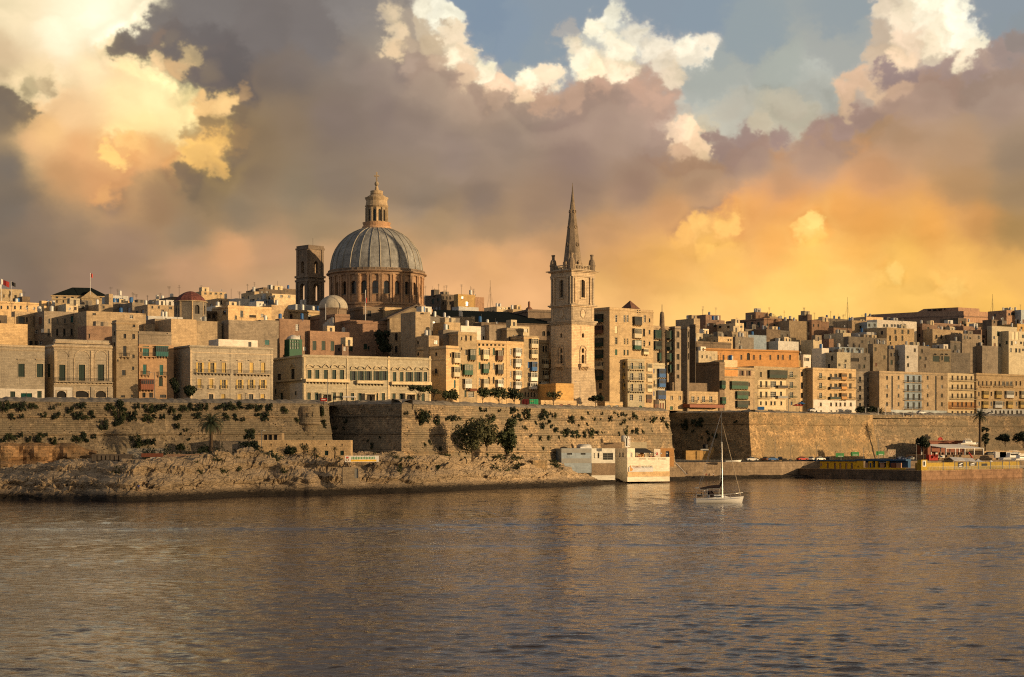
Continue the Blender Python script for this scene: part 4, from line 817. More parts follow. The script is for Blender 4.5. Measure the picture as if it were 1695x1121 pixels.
# rocky shore
WL = [(-300, 838), (0, 828), (130, 829), (200, 831), (300, 828), (400, 822), (520, 820), (600, 817), (700, 815), (800, 810), (860, 808), (960, 805), (1030, 800), (1110, 797), (1200, 794), (1340, 791), (1500, 789)]
def waterY(px): return CH * F / (interp(WL, px) - HOR)
CREST = [(-300, 5), (0, 5.2), (60, 6.4), (120, 7.6), (200, 7.2), (250, 8.2), (350, 8.8), (450, 9.2), (560, 8.6), (650, 8.6), (750, 7.6), (850, 7.2), (900, 6.8), (940, 4.6), (985, 1.9), (1040, 1.2), (1110, 1.2), (1340, 1.0), (1500, .8)]
NI, NJ = 860, 84
PXs = np.linspace(-220, 1345, NI); tt = np.linspace(0, 1, NJ)
Wy = np.array([waterY(p) for p in PXs]); By = np.array([min(interp(STREET, p) + 1.5, waterY(p) + 62) if p < 1105 else waterY(p) + 13 for p in PXs]); Cz = np.array([interp(CREST, p) for p in PXs])
ker = np.hanning(61); ker /= ker.sum(); Wy = np.convolve(np.pad(Wy, 30, 'edge'), ker, 'valid'); By = np.convolve(np.pad(By, 5, 'edge'), np.ones(11) / 11, 'valid')
Dm = (By - Wy)[:, None] * (tt[None, :] ** 1.35)                      # metres inland
S_ = (PXs / 6.6)[:, None] + 0 * Dm
def rough_noise(a, b, o, s): return fbm(a.astype(np.float32), b.astype(np.float32), o, s, .55)
f1 = rough_noise((S_ + Dm * 1.1) / 15, (Dm - S_ * .10) / 7, 5, 201); f2 = rough_noise((S_ + Dm * .9) / 5.5, (Dm * 1.3 - S_ * .3) / 3, 4, 221); rid = 1 - np.abs(rough_noise((S_ - Dm * .7) / 11, Dm / 9 + S_ / 26, 4, 241)) * 5
run = np.where(PXs < 900, 15.0, 12.0)[:, None] + 5 * rough_noise(S_ / 22, S_ * 0 + 3, 3, 261) * 2
k_ = np.clip(Dm / run, 0, 1); prof = k_ ** 0.62
z = Cz[:, None] * prof * (1 + .55 * f1) + 1.3 * f2 * np.clip(Dm / 3, 0, 1) * np.clip(Cz[:, None] / 5, .15, 1) + .8 * np.clip(rid, -1, 1) * np.clip(Dm / 5, 0, 1) * np.clip(Cz[:, None] / 6, .05, 1)
w_ = S_ / 10.5 + Dm / 8.5 + .9 * f1; sw = w_ - np.floor(w_); z = z + np.clip((PXs[:, None] - 120) / 400, .35, 1) * np.clip(Cz[:, None] / 5, 0, 1) * np.clip(Dm / 4, 0, 1) * np.clip(1.6 - Dm / 18, 0, 1) * (3.6 * np.where(sw < .84, sw / .84, (1 - sw) / .16) - 2.0)
z = np.where(Dm < .01, -.8, z); z = np.maximum(z, np.where(Dm < .6, -.6, .25))
tl = S_ * .16 + Dm * .05 + 1.6 * f1                                   # tilted beds: flat treads, sharp risers, undercut fronts
st = 1.25; q_ = (z + tl) / st; fr = q_ - np.floor(q_); z = (np.floor(q_) + np.where(fr < .6, fr * .4, .24 + (fr - .6) / .4 * .76)) * st - tl
st = .5; q_ = (z - S_ * .07 + f2) / st; fr = q_ - np.floor(q_); z = z * .72 + .28 * ((np.floor(q_) + np.where(fr < .7, fr * .2, .14 + (fr - .7) / .3 * .86)) * st + S_ * .07 - f2)
cr = rough_noise((S_ * .8 - Dm) / 4.2, (Dm + S_ * .5) / 10, 3, 401); z = z - .7 * np.clip(1 - np.abs(cr) * 18, 0, 1) * np.clip(Dm / 3, 0, 1) * np.clip(Cz[:, None] / 6, .1, 1)
z = np.where(Dm < .01, -.8, np.maximum(z, np.where(Dm < .6, -.6, .25)))
Yg = Wy[:, None] + Dm + 2.6 * rough_noise(S_ / 9, S_ * 0, 4, 281) * 2 * (1 - tt[None, :]) - np.where(Dm < .01, 1.0, 0)
Yg = Yg + (-1.0 * np.clip(np.sin(z * 1.9 + f1 * 5), -1, 1) * np.clip(Dm / 2, 0, 1) * np.clip(1.3 - Dm / 22, 0, 1))
G_ = np.stack([((PXs - CX) / F)[:, None] * Yg, Yg, z], 2).astype(np.float32)
mt, nt, p_ = _nt('shore_rock'); b_ = NB(nt)
pos = b_.n('ShaderNodeNewGeometry').outputs['Position']; sp = b_.n('ShaderNodeSeparateXYZ'); b_.l(pos, sp.inputs[0])
n1 = b_.noise(pos, .22, 6, .65); n2 = b_.noise(b_.mapv(pos, (1, .6, 2.6), (0, R(14), 0)), 1.1, 6, .7, 1.5); n3 = b_.noise(pos, 3.5, 5, .7)
col = b_.mix(b_.ramp(n1, .38, .66), (.68, .51, .325), (.40, .31, .21)); col = b_.mix(b_.math('MULTIPLY', b_.ramp(n2, .42, .7), .75), col, (.13, .095, .065)); col = b_.mix(b_.math('MULTIPLY', b_.ramp(n3, .5, .75), .5), col, (.56, .42, .26))
wet = b_.math('ADD', sp.outputs[2], b_.math('MULTIPLY_ADD', n2, 3.2, -1.6)); col = b_.mix(b_.ramp(b_.math('MULTIPLY', wet, .2), .22, .46, (1, 1, 1), (0, 0, 0)), col, (.035, .028, .022))
p_.inputs['Specular IOR Level'].default_value = .2
vo = b_.n('ShaderNodeTexVoronoi', feature='DISTANCE_TO_EDGE'); b_.l(b_.mapv(pos, (.16, .2, .7), (0, R(16), 0)), vo.inputs[0]); vo.inputs['Scale'].default_value = 1.0
crk = b_.ramp(vo.outputs['Distance'], .0, .045, (1, 1, 1), (0, 0, 0)); col = b_.mix(b_.math('MULTIPLY', b_.math('MULTIPLY', crk, b_.ramp(n1, .42, .56)), .6), col, (.05, .035, .025))
bp = b_.n('ShaderNodeBump'); bp.inputs['Strength'].default_value = 1; bp.inputs['Distance'].default_value = .5
b_.l(col, p_.inputs['Base Color']); p_.inputs['Roughness'].default_value = .88
b_.l(b_.math('SUBTRACT', b_.math('ADD', b_.math('MULTIPLY', n2, 1.8), b_.math('MULTIPLY', n3, .6)), b_.math('MULTIPLY', crk, .5)), bp.inputs['Height']); b_.l(bp.outputs[0], p_.inputs['Normal'])
structure(grid_mesh('rocky_shore', G_, 'shore_rock', smooth=False))
def shore_z(px, Y):
    i = int(np.clip(np.searchsorted(PXs, px), 0, NI - 1)); j = int(np.clip(np.searchsorted(Yg[i], Y), 0, NJ - 1)); return float(z[i, j])
SHZ = z.copy(); z = None
def shore_z(px, Y):
    i = int(np.clip(np.searchsorted(PXs, px), 0, NI - 1)); j = int(np.clip(np.searchsorted(Yg[i], Y), 0, NJ - 1)); return float(SHZ[i, j])
# quay: the raised parking shelf below the golden bastion and round to the right
def slab(name, edge, back, zf, zbk, mat, zlow=-1.2, top='tarmac'):
    """edge = [(px, Y)...] front line, back = [(px, Y)...] back line, same count"""
    m = MB(); E = [XY(*e) for e in edge]; B = [XY(*e) for e in back]
    for i in range(len(E) - 1):
        a, b, c, d = E[i], E[i + 1], B[i + 1], B[i]
        m.quad((a.x, a.y, zf), (b.x, b.y, zf), (c.x, c.y, zbk), (d.x, d.y, zbk), 1); m.quad((a.x, a.y, zlow), (b.x, b.y, zlow), (b.x, b.y, zf), (a.x, a.y, zf), 0)
    a, d = E[0], B[0]; m.quad((d.x, d.y, zlow), (a.x, a.y, zlow), (a.x, a.y, zf), (d.x, d.y, zbk)); a, d = E[-1], B[-1]; m.quad((a.x, a.y, zlow), (d.x, d.y, zlow), (d.x, d.y, zbk), (a.x, a.y, zf))
    return structure(m.build(name, [mat, top]))
slab('quay', [(1096, 568), (1170, 576), (1250, 584), (1330, 604), (1520, 618), (1700, 640), (1900, 660)], [(1096, 600), (1170, 625), (1250, 632), (1330, 650), (1520, 690), (1700, 720), (1900, 745)], 5.7, 6.6, 'quay_pale')
# low pier with its two quay faces
m = MB(); pl = [XY(1316, 603), XY(1525, 553), XY(1692, 601), XY(1760, 640), XY(1330, 640)]; zt = 3.0
m.prism([(p.x, p.y) for p in pl], -1.5, zt); structure(m.build('pier', ['quay_stone']))
m = MB(); a, b2, c = pl[0], pl[1], pl[2]; fR = Fac(b2, c); fbox(m, fR, 0, fR.L, .0, 3.02, .0, .12); structure(m.build('pier_face', 'quay_red'))
m = MB(); fL = Fac(a, b2); fbox(m, fL, 0, fL.L, 3.0, 3.18, -.9, .1); fbox(m, fR, 0, fR.L, 3.02, 3.18, -.9, .2); structure(m.build('pier_coping', 'quay_pale'))
# ledge of rock under the quay (right of the white cafe)
# ------------------------------------------------------------------ water
mt, nt, p_ = _nt('sea'); b_ = NB(nt)
pos = b_.n('ShaderNodeNewGeometry').outputs['Position']
w2 = b_.noise(b_.mapv(pos, (.5, 1, 1), (0, 0, R(-9))), .9, 3, .55, .5); w3 = b_.noise(b_.mapv(pos, (.5, 1, 1), (0, 0, R(14))), 2.4, 4, .65, .5)
pat = b_.ramp(b_.noise(b_.mapv(pos, (.3, 1, 1)), .03, 4, .6), .36, .66, (.35, .35, .35), (1, 1, 1))
h = b_.math('MULTIPLY', b_.math('ADD', b_.math('MULTIPLY', w2, .50), b_.math('MULTIPLY', w3, .26)), pat)
bp = b_.n('ShaderNodeBump'); bp.inputs['Strength'].default_value = 1.0; bp.inputs['Distance'].default_value = 0.30
b_.l(h, bp.inputs['Height']); b_.l(bp.outputs[0], p_.inputs['Normal'])
p_.inputs['Base Color'].default_value = (.034, .020, .018, 1); p_.inputs['Roughness'].default_value = .07; p_.inputs['IOR'].default_value = 1.333
NY, NX = 1000, 760; yy = 62 * (760 / 62) ** (np.linspace(0, 1, NY)); aa = np.linspace(-.72, .72, NX)
Yw = yy[:, None] + 0 * aa[None, :]; Xw = yy[:, None] * np.tan(aa)[None, :]; sp_y = yy * math.log(760 / 62) / NY
rg = np.random.RandomState(5); hw = np.zeros_like(Xw)
gust = .65 + .9 * (fbm((Xw / 70).astype(np.float32), (Yw / 26).astype(np.float32), 4, 301) + .12)
for i in range(44):
    lam = .5 * (3.2 / .5) ** rg.rand(); th_ = R(-100) + rg.normal() * .55; kx, ky = math.cos(th_) * 2 * math.pi / lam, math.sin(th_) * 2 * math.pi / lam
    fade = np.clip(lam / (2.4 * sp_y) - .55, 0, 1)[:, None]; ph = 1.6 * fbm((Xw / (lam * 7)).astype(np.float32), (Yw / (lam * 7)).astype(np.float32), 2, 320 + i)
    s_ = np.sin(kx * Xw + ky * Yw + rg.rand() * 6.28 + ph * 4); hw += fade * lam ** .75 * .0064 * (s_ + .35 * s_ * s_)
hw *= np.clip(gust, .3, 1.5)
# a long boat wake rolling across
for (c0, sl, amp, wd) in ((236, .02, .30, 1.6), (246, -.03, .22, 1.3), (196, .015, .16, 1.2)):
    d_ = Yw - (c0 + sl * Xw + 2.5 * np.sin(Xw / 31.)); hw += amp * np.exp(-(d_ / wd) ** 2) * np.clip(np.sin(Xw / 23. + c0) + .55, 0, 1)
G_ = np.stack([Xw, Yw, hw], 2)
sea = grid_mesh('sea', G_.astype(np.float32), 'sea', smooth=True); sea.data.flip_normals(); structure(sea)
m = MB(); m.quad((-3500, -400, -.9), (3500, -400, -.9), (3500, 6000, -.9), (-3500, 6000, -.9)); structure(m.build('open_sea', 'sea'))
# ------------------------------------------------------------------ the domed church
def ring_fac(c, r, n, a0=0.0):
    v = [Vector((c.x + r * math.cos(a0 + 2 * math.pi * i / n), c.y + r * math.sin(a0 + 2 * math.pi * i / n))) for i in range(n)]
    return [Fac(v[i], v[(i + 1) % n]) for i in range(n)]     # counter-clockwise: normals outward
def zz(py, Y): return CH + (HOR - py) / F * Y
DY = 566.0; DC = XY(623.5, DY); dz = lambda py: zz(py, DY); pm = DY / F; K7 = 4.15
y7 = lambda v: 270 + v / K7
ch = thing('domed_church', 'great domed church with ribbed grey dome, columned drum and tall lantern', 'church', (DC.x, DC.y, 40)); CR = Vector(ch.location)
def cpart(nm, m, mat, par=None, smooth=False): return m.build(nm, mat, par or ch, CR, smooth)
R_ = 317 / K7 * pm
n = 26; dr = MB(); zb, zt = dz(y7(985)), dz(y7(790)); facs = ring_fac(DC, R_ * 1.0, n, .05)
wins = []
for f in facs:
    w = 2.0; a, b = f.L / 2 - w / 2, f.L / 2 + w / 2; c, e = dz(y7(922)), dz(y7(836))
    wall_sheet(dr, f, 0, f.L, zb, zt, [(a, b, c, e, True)], rec=.9)
    if f.n.y < .35: wins.append((f, a, b, c, e))
drum = cpart('drum', dr, 'church_stone')
for f, a, b, c, e in wins:
    g = MB(); g.quad(f.p(a, c, -.85), f.p(b, c, -.85), f.p(b, e, -.85), f.p(a, e, -.85)); fr = MB()
    fbox(fr, f, a + .02, b - .02, c + 1.9, c + 1.98, -.84, -.78); fbox(fr, f, (a + b) / 2 - .04, (a + b) / 2 + .04, c, e, -.84, -.77); fbox(fr, f, a - .25, b + .25, c - .3, c - .02, 0, .3)
    w = cpart('drum_window', fr, 'lime_dark', drum)
    g.build('pane', 'glass', w, CR)
for i, f in enumerate(facs):
    if f.n.y > .45: continue
    p = MB()
    for q in (.12, ): fbox(p, f, q, q + .75, zb + .3, zt, 0, .42)
    fbox(p, f, f.L - .8, f.L - .1, zb + .3, zt, 0, .42); fbox(p, f, 0, .95, zt - .5, zt, 0, .55); fbox(p, f, f.L - .95, f.L, zt - .5, zt, 0, .55)
    cpart('pilaster', p, 'church_stone', drum)
m = MB(); m.lathe(DC, [(R_ + .1, zb - 9), (R_ + .6, zb - 9), (R_ + .6, zb - .6), (R_ + 1.0, zb - .4), (R_ + 1.0, zb + .2), (R_ + .3, zb + .3)], 52); cpart('drum_base', m, 'church_stone')
m = MB(); m.lathe(DC, [(R_, zt - .3), (R_ + .5, zt - .1), (R_ + .55, zt + .5), (R_ + 1.35, zt + .8), (R_ + 1.4, zt + 1.1), (R_ + .6, zt + 1.25)], 52); cpart('drum_cornice', m, 'church_stone')
m = MB(); zq = zt + 1.2; zp = dz(y7(748))
for f in ring_fac(DC, R_ + .75, 52, .05):
    fbox(m, f, 0, f.L, zp - .35, zp, -.3, 0); fbox(m, f, 0, f.L, zq - .1, zq + .4, -.3, 0); fbox(m, f, -.15, .15, zq, zp, -.32, .04)
    for k in range(3): q = .45 + k * (f.L - .75) / 2; fbox(m, f, q - .09, q + .09, zq + .4, zp - .35, -.2, -.05)
cpart('balustrade', m, 'church_grey')
prof = []; zd = dz(y7(748))
for rr, h in ((317, -35), (319, -8), (317, 0), (312, 50), (299, 105), (281, 148), (255, 187), (226, 220), (196, 246), (160, 268), (125, 284), (104, 292)): prof.append((rr / K7 * pm, zd + h / K7 * pm))
m = MB(); m.lathe(DC, prof, 56); dome = cpart('dome', m, 'lead_grey', smooth=True)
NR = 28
for i in range(NR):
    a = 2 * math.pi * (i + .5) / NR + .05
    if math.sin(a) > .3: continue
    m = MB(); ca, sa = math.cos(a), math.sin(a); L = [(DC.x + (r + .1) * ca, DC.y + (r + .1) * sa, z) for r, z in prof[1:]]
    m.tube(L, [.2 * (1 - .4 * k / len(L)) for k in range(len(L))], 5); cpart('rib', m, 'dome_plaster', dome)
r7 = lambda v: v / K7 * pm
m = MB(); m.lathe(DC, [(r7(100), dz(y7(462))), (r7(104), dz(y7(456))), (r7(100), dz(y7(440))), (r7(90), dz(y7(436))), (r7(96), dz(y7(418))), (r7(98), dz(y7(412))), (r7(90), dz(y7(411))), (r7(70), dz(y7(411)))], 32); cpart('lantern_gallery', m, 'church_stone')
ln = MB(); lf = ring_fac(DC, r7(72), 12, .12); c, e = dz(y7(404)), dz(y7(324))
for f in lf: wall_sheet(ln, f, 0, f.L, dz(y7(412)), dz(y7(300)), [(f.L / 2 - .45, f.L / 2 + .45, c, e, True)], rec=.35)
lan = cpart('lantern', ln, 'lime')
for f in lf:
    if f.n.y > .4: continue
    g = MB(); a, b = f.L / 2 - .45, f.L / 2 + .45; g.quad(f.p(a, c, -.3), f.p(b, c, -.3), f.p(b, e, -.3), f.p(a, e, -.3)); cpart('lantern_window', g, 'glass', lan)
    p = MB(); fbox(p, f, -.28, .28, c - .2, dz(y7(310)), -.05, .25); cpart('lantern_pilaster', p, 'lime', lan)
m = MB(); m.lathe(DC, [(r7(70), dz(y7(312))), (r7(76), dz(y7(306))), (r7(82), dz(y7(298))), (r7(76), dz(y7(292))), (r7(72), dz(y7(262))), (r7(80), dz(y7(246))), (r7(82), dz(y7(240))), (r7(70), dz(y7(238))), (r7(58), dz(y7(228))), (r7(42), dz(y7(219))), (r7(42), dz(y7(216))), (r7(46), dz(y7(214))), (r7(42), dz(y7(208))), (r7(44), dz(y7(194))), (r7(40), dz(y7(192))), (r7(14), dz(y7(190))), (r7(11), dz(y7(165))), (r7(7), dz(y7(160)))], 24); cpart('lantern_crown', m, 'lime', lan)
m = MB(); bz = dz(y7(143)); m.lathe(DC, [(r7(6), dz(y7(163)))] + [(max(.08, r7(15) * math.sin(math.pi * k / 8)), bz - r7(17) * math.cos(math.pi * k / 8)) for k in range(1, 8)] + [(r7(5), dz(y7(126)))], 12); cpart('finial', m, 'lime', smooth=True)
m = MB(); m.box((DC.x, DC.y, dz(y7(94))), (r7(9), r7(9), r7(64))); m.box((DC.x, DC.y, dz(y7(89))), (r7(35), r7(8.5), r7(8))); cpart('cross', m, 'lime')
def walled(name, label, cat, c, hw, rot, tiers, wall, par=None):
    pass
# bell tower, its arches open to the sky
BY = 590.0; bz_ = lambda v: zz(y7(v), BY); BC = XY(513.3, BY); k_ = BY / F / K7
bt = thing('bell_tower', 'square dark bell tower with open arches standing left of the great dome', 'bell tower', (BC.x, BC.y, 40)); BR = Vector(bt.location)
s = 133 * k_; th = R(45)
def sqfac(c, s, th):
    v = [Vector((c.x + s * math.sqrt(.5) * math.cos(th + math.pi / 4 + math.pi / 2 * i), c.y + s * math.sqrt(.5) * math.sin(th + math.pi / 4 + math.pi / 2 * i))) for i in range(4)]
    return [Fac(v[i], v[(i + 1) % 4]) for i in range(4)]
def tier(z0, z1, s, w, c, e, nm):
    m = MB()
    for f in sqfac(BC, s, th): wall_sheet(m, f, 0, f.L, z0, z1, [(f.L / 2 - w / 2, f.L / 2 + w / 2, c, e, True)], rec=1.3)
    for f in sqfac(BC, s - 2.6, th): wall_sheet(m, f, 0, f.L, z0, z1, [(f.L / 2 - w / 2, f.L / 2 + w / 2, c, e, True)], rec=-.0)
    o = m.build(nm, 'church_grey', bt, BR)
    for f in sqfac(BC, s, th):
        if f.n.y > 0: continue
        for q in (.25, f.L - 1.15): p = MB(); fbox(p, f, q, q + .9, z0, z1, 0, .3); p.build('pilaster', 'church_grey', o, BR)
def slabring(za, zb_, s, nm): m = MB(); m.prism([tuple(f.a) for f in sqfac(BC, s, th)], za, zb_); m.build(nm, 'church_grey', bt, BR)
tier(bz_(1100), bz_(820), s * 1.04, 2.7, bz_(950), bz_(832), 'lower_belfry'); slabring(bz_(820), bz_(806), s * 1.12, 'cornice'); slabring(bz_(806), bz_(792), s * 1.02, 'frieze'); slabring(bz_(792), bz_(778), s * 1.14, 'cornice')
tier(bz_(778), bz_(600), s, 1.7, bz_(762), bz_(680), 'upper_belfry'); slabring(bz_(600), bz_(588), s * 1.08, 'cornice'); slabring(bz_(588), bz_(572), s * 1.0, 'roof')
m = MB(); m.box((BC.x, BC.y, bz_(900)), (1.2, 1.2, 1)); m.lathe(BC, [(.15, bz_(870)), (.5, bz_(875)), (.8, bz_(895)), (1.1, bz_(905))], 10); m.build('bell', 'iron', bt, BR)
m = MB(); m.tube([(BC.x + 1, BC.y, bz_(572)), (BC.x + 1, BC.y, bz_(515))], .06, 4); m.build('lightning_rod', 'iron', bt, BR)
m = MB(); a = BC + Vector((6, 0)); b2 = DC - Vector((R_, -3)); m.hexa([(a.x, a.y - 1, zz(457, BY)), (b2.x, b2.y - 1, zz(457, BY)), (b2.x, b2.y + 1, zz(457, BY)), (a.x, a.y + 1, zz(457, BY)), (a.x, a.y - 1, zz(454, BY)), (b2.x, b2.y - 1, zz(454, BY)), (b2.x, b2.y + 1, zz(454, BY)), (a.x, a.y + 1, zz(454, BY))]); m.build('link_bridge', 'church_grey', bt, BR)
# small side dome
SY = 540.0; C_ = XY(551.5, SY); r = 24.2 * SY / F; z0 = zz(511, SY)
o = thing('side_chapel', 'small smooth pale half dome chapel at the foot of the bell tower', 'chapel', (C_.x, C_.y, z0 - 12)); rt = Vector(o.location)
m = MB(); m.lathe(C_, [(r * math.cos(t * math.pi / 20), z0 + r * .92 * math.sin(t * math.pi / 20)) for t in range(11)], 36); m.build('dome', 'dome_plaster', o, rt, True)
m = MB(); m.lathe(C_, [(r * .96, z0 - 14), (r * .96, z0 - .5), (r * 1.04, z0 - .4), (r * 1.04, z0 + .02), (r * .9, z0 + .05)], 8, a0=R(22)); m.build('wall', 'church_grey', o, rt)
# church body blocks
b = Bld('church_block', 'brownish church body block directly below the drum', 'church part', ZP, (562, 600, 716), 548, 507, 'church_stone', ang=30, base=30, depth=20); b.done()
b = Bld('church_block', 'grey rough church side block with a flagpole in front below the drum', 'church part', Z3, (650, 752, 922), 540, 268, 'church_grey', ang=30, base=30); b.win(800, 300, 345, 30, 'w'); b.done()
b = Bld('church_block', 'narrow lit stone block between grey block and gabled transept', 'church part', Z3, (920, 1050), 542, 272, 'lime_gold', ang=30, base=30, depth=8); b.done()
b = Bld('chapel_room', 'low ochre church annex with white stair gable and small window', 'church part', Z3, (340, 535, 650), 530, 325, 'lime_pink', ang=30, base=28)
b.win(596, 388, 422, 24, 'w', 'p_white', sur=.2)
f = b.F(0); m = MB(); a0 = f.s(Z3.x(435)); a1 = f.s(Z3.x(530)); zl = f.z(Z3.x(430), Z3.y(450)); zh = f.z(Z3.x(520), Z3.y(352))
for i in range(6): t0, t1 = i / 6, (i + 1) / 6; fbox(m, f, a0 + (a1 - a0) * t0, a0 + (a1 - a0) * t1, zl - .5, zl + (zh - zl) * (t1 ** .6), .02, .5)
b.part('stair_gable', m, 'whitewash'); b.done()
b = Bld('church_wall', 'long crumbling pink-ochre wall below the church with a flat ledge', 'wall', Z3, (650, 945), 526, 372, 'lime_pink', ang=30, base=28, depth=8); b.done()
# gabled transept
GY = 528.0
def gable(label, name, xs, Y, eave, apex, dep, wall, roofm, zm=ZP, base=28, ang=20):
    b = Bld(name, label, 'church part', zm, xs, Y, eave, wall, ang=ang, base=base, depth=dep, cornice=0, parapet=.05)
    za = zz(zm.y(apex), Y); B, C, D, A = b.B, b.C, b.D, b.A; mf = (B + C) / 2; mb_ = (A + D) / 2
    if dep: pass
    m = MB(); m.add([(B.x, B.y, b.ztop), (C.x, C.y, b.ztop), (mf.x, mf.y, za), (A.x, A.y, b.ztop), (D.x, D.y, b.ztop), (mb_.x, mb_.y, za)], [(0, 1, 2)]); b.part('gable', m, wall)
    r_ = MB(); e = (C - B).normalized() * .9; nn = (B - A).normalized() * .9
    for P_, s_ in ((B, -1), (C, 1)):
        Q = A if s_ < 0 else D; p0 = P_ + e * s_ + nn; q0 = Q + e * s_ - nn; t0 = mf + nn; t1 = mb_ - nn; dzz = -.9 * (za - b.ztop) / ((C - B).length / 2)
        lo = b.ztop + dzz
        r_.hexa([(p0.x, p0.y, lo), (q0.x, q0.y, lo), (t1.x, t1.y, za), (t0.x, t0.y, za), (p0.x, p0.y, lo + .55), (q0.x, q0.y, lo + .55), (t1.x, t1.y, za + .55), (t0.x, t0.y, za + .55)])
    b.part('gable_roof', r_, roofm); return b
b = gable('gabled church transept of brown stone with heavy pediment roof', 'transept', (645, 731), 529, 527, 506, 40, 'lime', 'church_grey', ang=18, base=26)
b.row((656, 668), 552, 563, 4, kind='w'); b.row((656, 668), 573, 584, 4, kind='w'); b.win(666, 578, 586, 3, 'w'); b.done()
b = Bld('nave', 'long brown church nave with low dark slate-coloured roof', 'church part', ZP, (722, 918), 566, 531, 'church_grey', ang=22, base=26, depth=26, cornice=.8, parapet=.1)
B, C, D, A = b.B, b.C, b.D, b.A; e = (C - B).normalized(); nn = (B - A).normalized(); zr = zz(511, 575); lo = b.ztop + .05; p = [B + nn * 1 - e, C + nn + e, D - nn + e, A - nn - e]; r1 = (A + B) / 2 + e * 2; r2 = (C + D) / 2 - e * 12
m = MB(); m.add([(q.x, q.y, lo) for q in p] + [(r1.x, r1.y, zr), (r2.x, r2.y, zr)], [(0, 1, 5, 4), (1, 2, 5), (2, 3, 4, 5), (3, 0, 4), (3, 2, 1, 0)]); b.part('hipped_roof', m, 'roof_dark')
b.row((900, 908), 548, 556, 5, kind='V', arch=True); b.done()
b = Bld('nave_block', 'square block of brown stone above the long nave right end beside the spire', 'church part', ZP, (874, 914), 585, 512, 'church_grey', ang=22, base=30, depth=14); b.done()
# ------------------------------------------------------------------ spire tower
TY = 526.0; tz = lambda v: zz(450 + v / 4.671, TY); th = R(40.5); CB = XY(946.2, TY - 4); s = 9.75
e = Vector((math.cos(th), math.sin(th))); bk = Vector((-e.y, e.x)); TC = CB + e * s / 2 + bk * s / 2
tw = thing('spire_tower', 'tall pale stone church tower with battered base and pointed octagonal spire', 'church tower', (TC.x, TC.y, 22)); TR = Vector(tw.location)
def tp(nm, m, mat='tower_stone', par=None, sm=False): return m.build(nm, mat, par or tw, TR, sm)
def tfacs(k=1.0): return sqfac(TC, s * k, th)
zS, zb0 = tz(745), 21.5
m = MB(); f0 = sqfac(TC, s * 1.0, th); f1 = sqfac(TC, s * 1.17, th)
for a, b2 in zip(f0, f1):
    m.quad(b2.p(0, zb0), b2.p(b2.L, zb0), a.p(a.L, zS), a.p(0, zS))
tp('battered_base', m)
vis = [f for f in f0 if f.n.y < 0]
m = MB(); ops = {}
for i, f in enumerate(f0):
    h = f.L / 2; ops[i] = [(h - .62, h + .62, tz(718), tz(640), True), (h - .55, h + .55, tz(628), tz(592), True), (h - .5, h + .5, tz(510), tz(476), True)]
    wall_sheet(m, f, 0, f.L, zS, tz(392), ops[i], rec=.7)
body = tp('shaft', m)
for f in vis:
    h = f.L / 2
    for a, b2, c, e2, _ in ops[0]: g = MB(); g.quad(f.p(a, c, -.65), f.p(b2, c, -.65), f.p(b2, e2, -.65), f.p(a, e2, -.65)); tp('opening', g, 'void', body)
    q = MB(); pts = arch_pts(h - 1.35, h + 1.35, tz(575), 10)
    for i in range(10):
        (sa, za), (sb, zb2) = pts[i], pts[i + 1]; q.hexa([f.p(sa, za - .15, .25), f.p(sb, zb2 - .15, .25), f.p(sb, zb2 - .15, 0), f.p(sa, za - .15, 0), f.p(sa, za + .25, .25), f.p(sb, zb2 + .25, .25), f.p(sb, zb2 + .25, 0), f.p(sa, za + .25, 0)])
    fbox(q, f, h - 1.45, h - 1.1, tz(720), pts[0][1], 0, .25); fbox(q, f, h + 1.1, h + 1.45, tz(720), pts[0][1], 0, .25); tp('window_arch', q, 'tower_stone', body)
    q = MB(); fbox(q, f, h - 1.7, h + 1.7, tz(736), tz(724), 0, 1.1)
    for k in range(6): x = h - 1.5 + k * .6; q.add([f.p(x - .12, tz(737), 0), f.p(x + .12, tz(737), 0), f.p(x + .12, tz(737), 1), f.p(x - .12, tz(737), 1), f.p(x - .12, tz(770), 0), f.p(x + .12, tz(770), 0)], [(0, 3, 4), (1, 5, 2), (3, 2, 5, 4)])
    fbox(q, f, h - 1.7, h + 1.7, tz(724), tz(712), 1.0, 1.1); tp('corbelled_balcony', q)
def tslab(v0, v1, k, nm='cornice'): m = MB(); m.prism([tuple(f.a) for f in tfacs(k)], tz(v0), tz(v1)); tp(nm, m)
tslab(748, 742, 1.03, 'string_course'); tslab(412, 404, 1.05); tslab(404, 392, 1.10); tslab(392, 380, 1.16)
m = MB(); m.prism([tuple(f.a) for f in tfacs(.99)], tz(380), tz(272)); tp('clock_stage', m)
for f in [g for g in tfacs(.99) if g.n.y < 0]:
    h = f.L / 2; m = MB(); zc = tz(325); m.tube([f.p(h + 1.05 * math.cos(t * math.pi / 10), zc + 1.35 * math.sin(t * math.pi / 10), .08) for t in range(21)], .13, 5, cap=False); tp('clock_ring', m)
    m = MB(); m.add([f.p(h + 1.0 * math.cos(t * math.pi / 10), zc + 1.3 * math.sin(t * math.pi / 10), .04) for t in range(20)], [tuple(range(20))]); tp('clock_face', m, 'lime_pale')
    for x in (.4, f.L - 1.0): m = MB(); fbox(m, f, x, x + .6, tz(378), tz(274), 0, .12); tp('pilaster', m)
tslab(274, 266, 1.08); tslab(266, 256, 1.15)
m = MB(); ff = tfacs(.97)
for f in ff: h = f.L / 2; wall_sheet(m, f, 0, f.L, tz(256), tz(40), [(h - .75, h + .75, tz(200), tz(62), True)], rec=.7)
bel = tp('belfry', m)
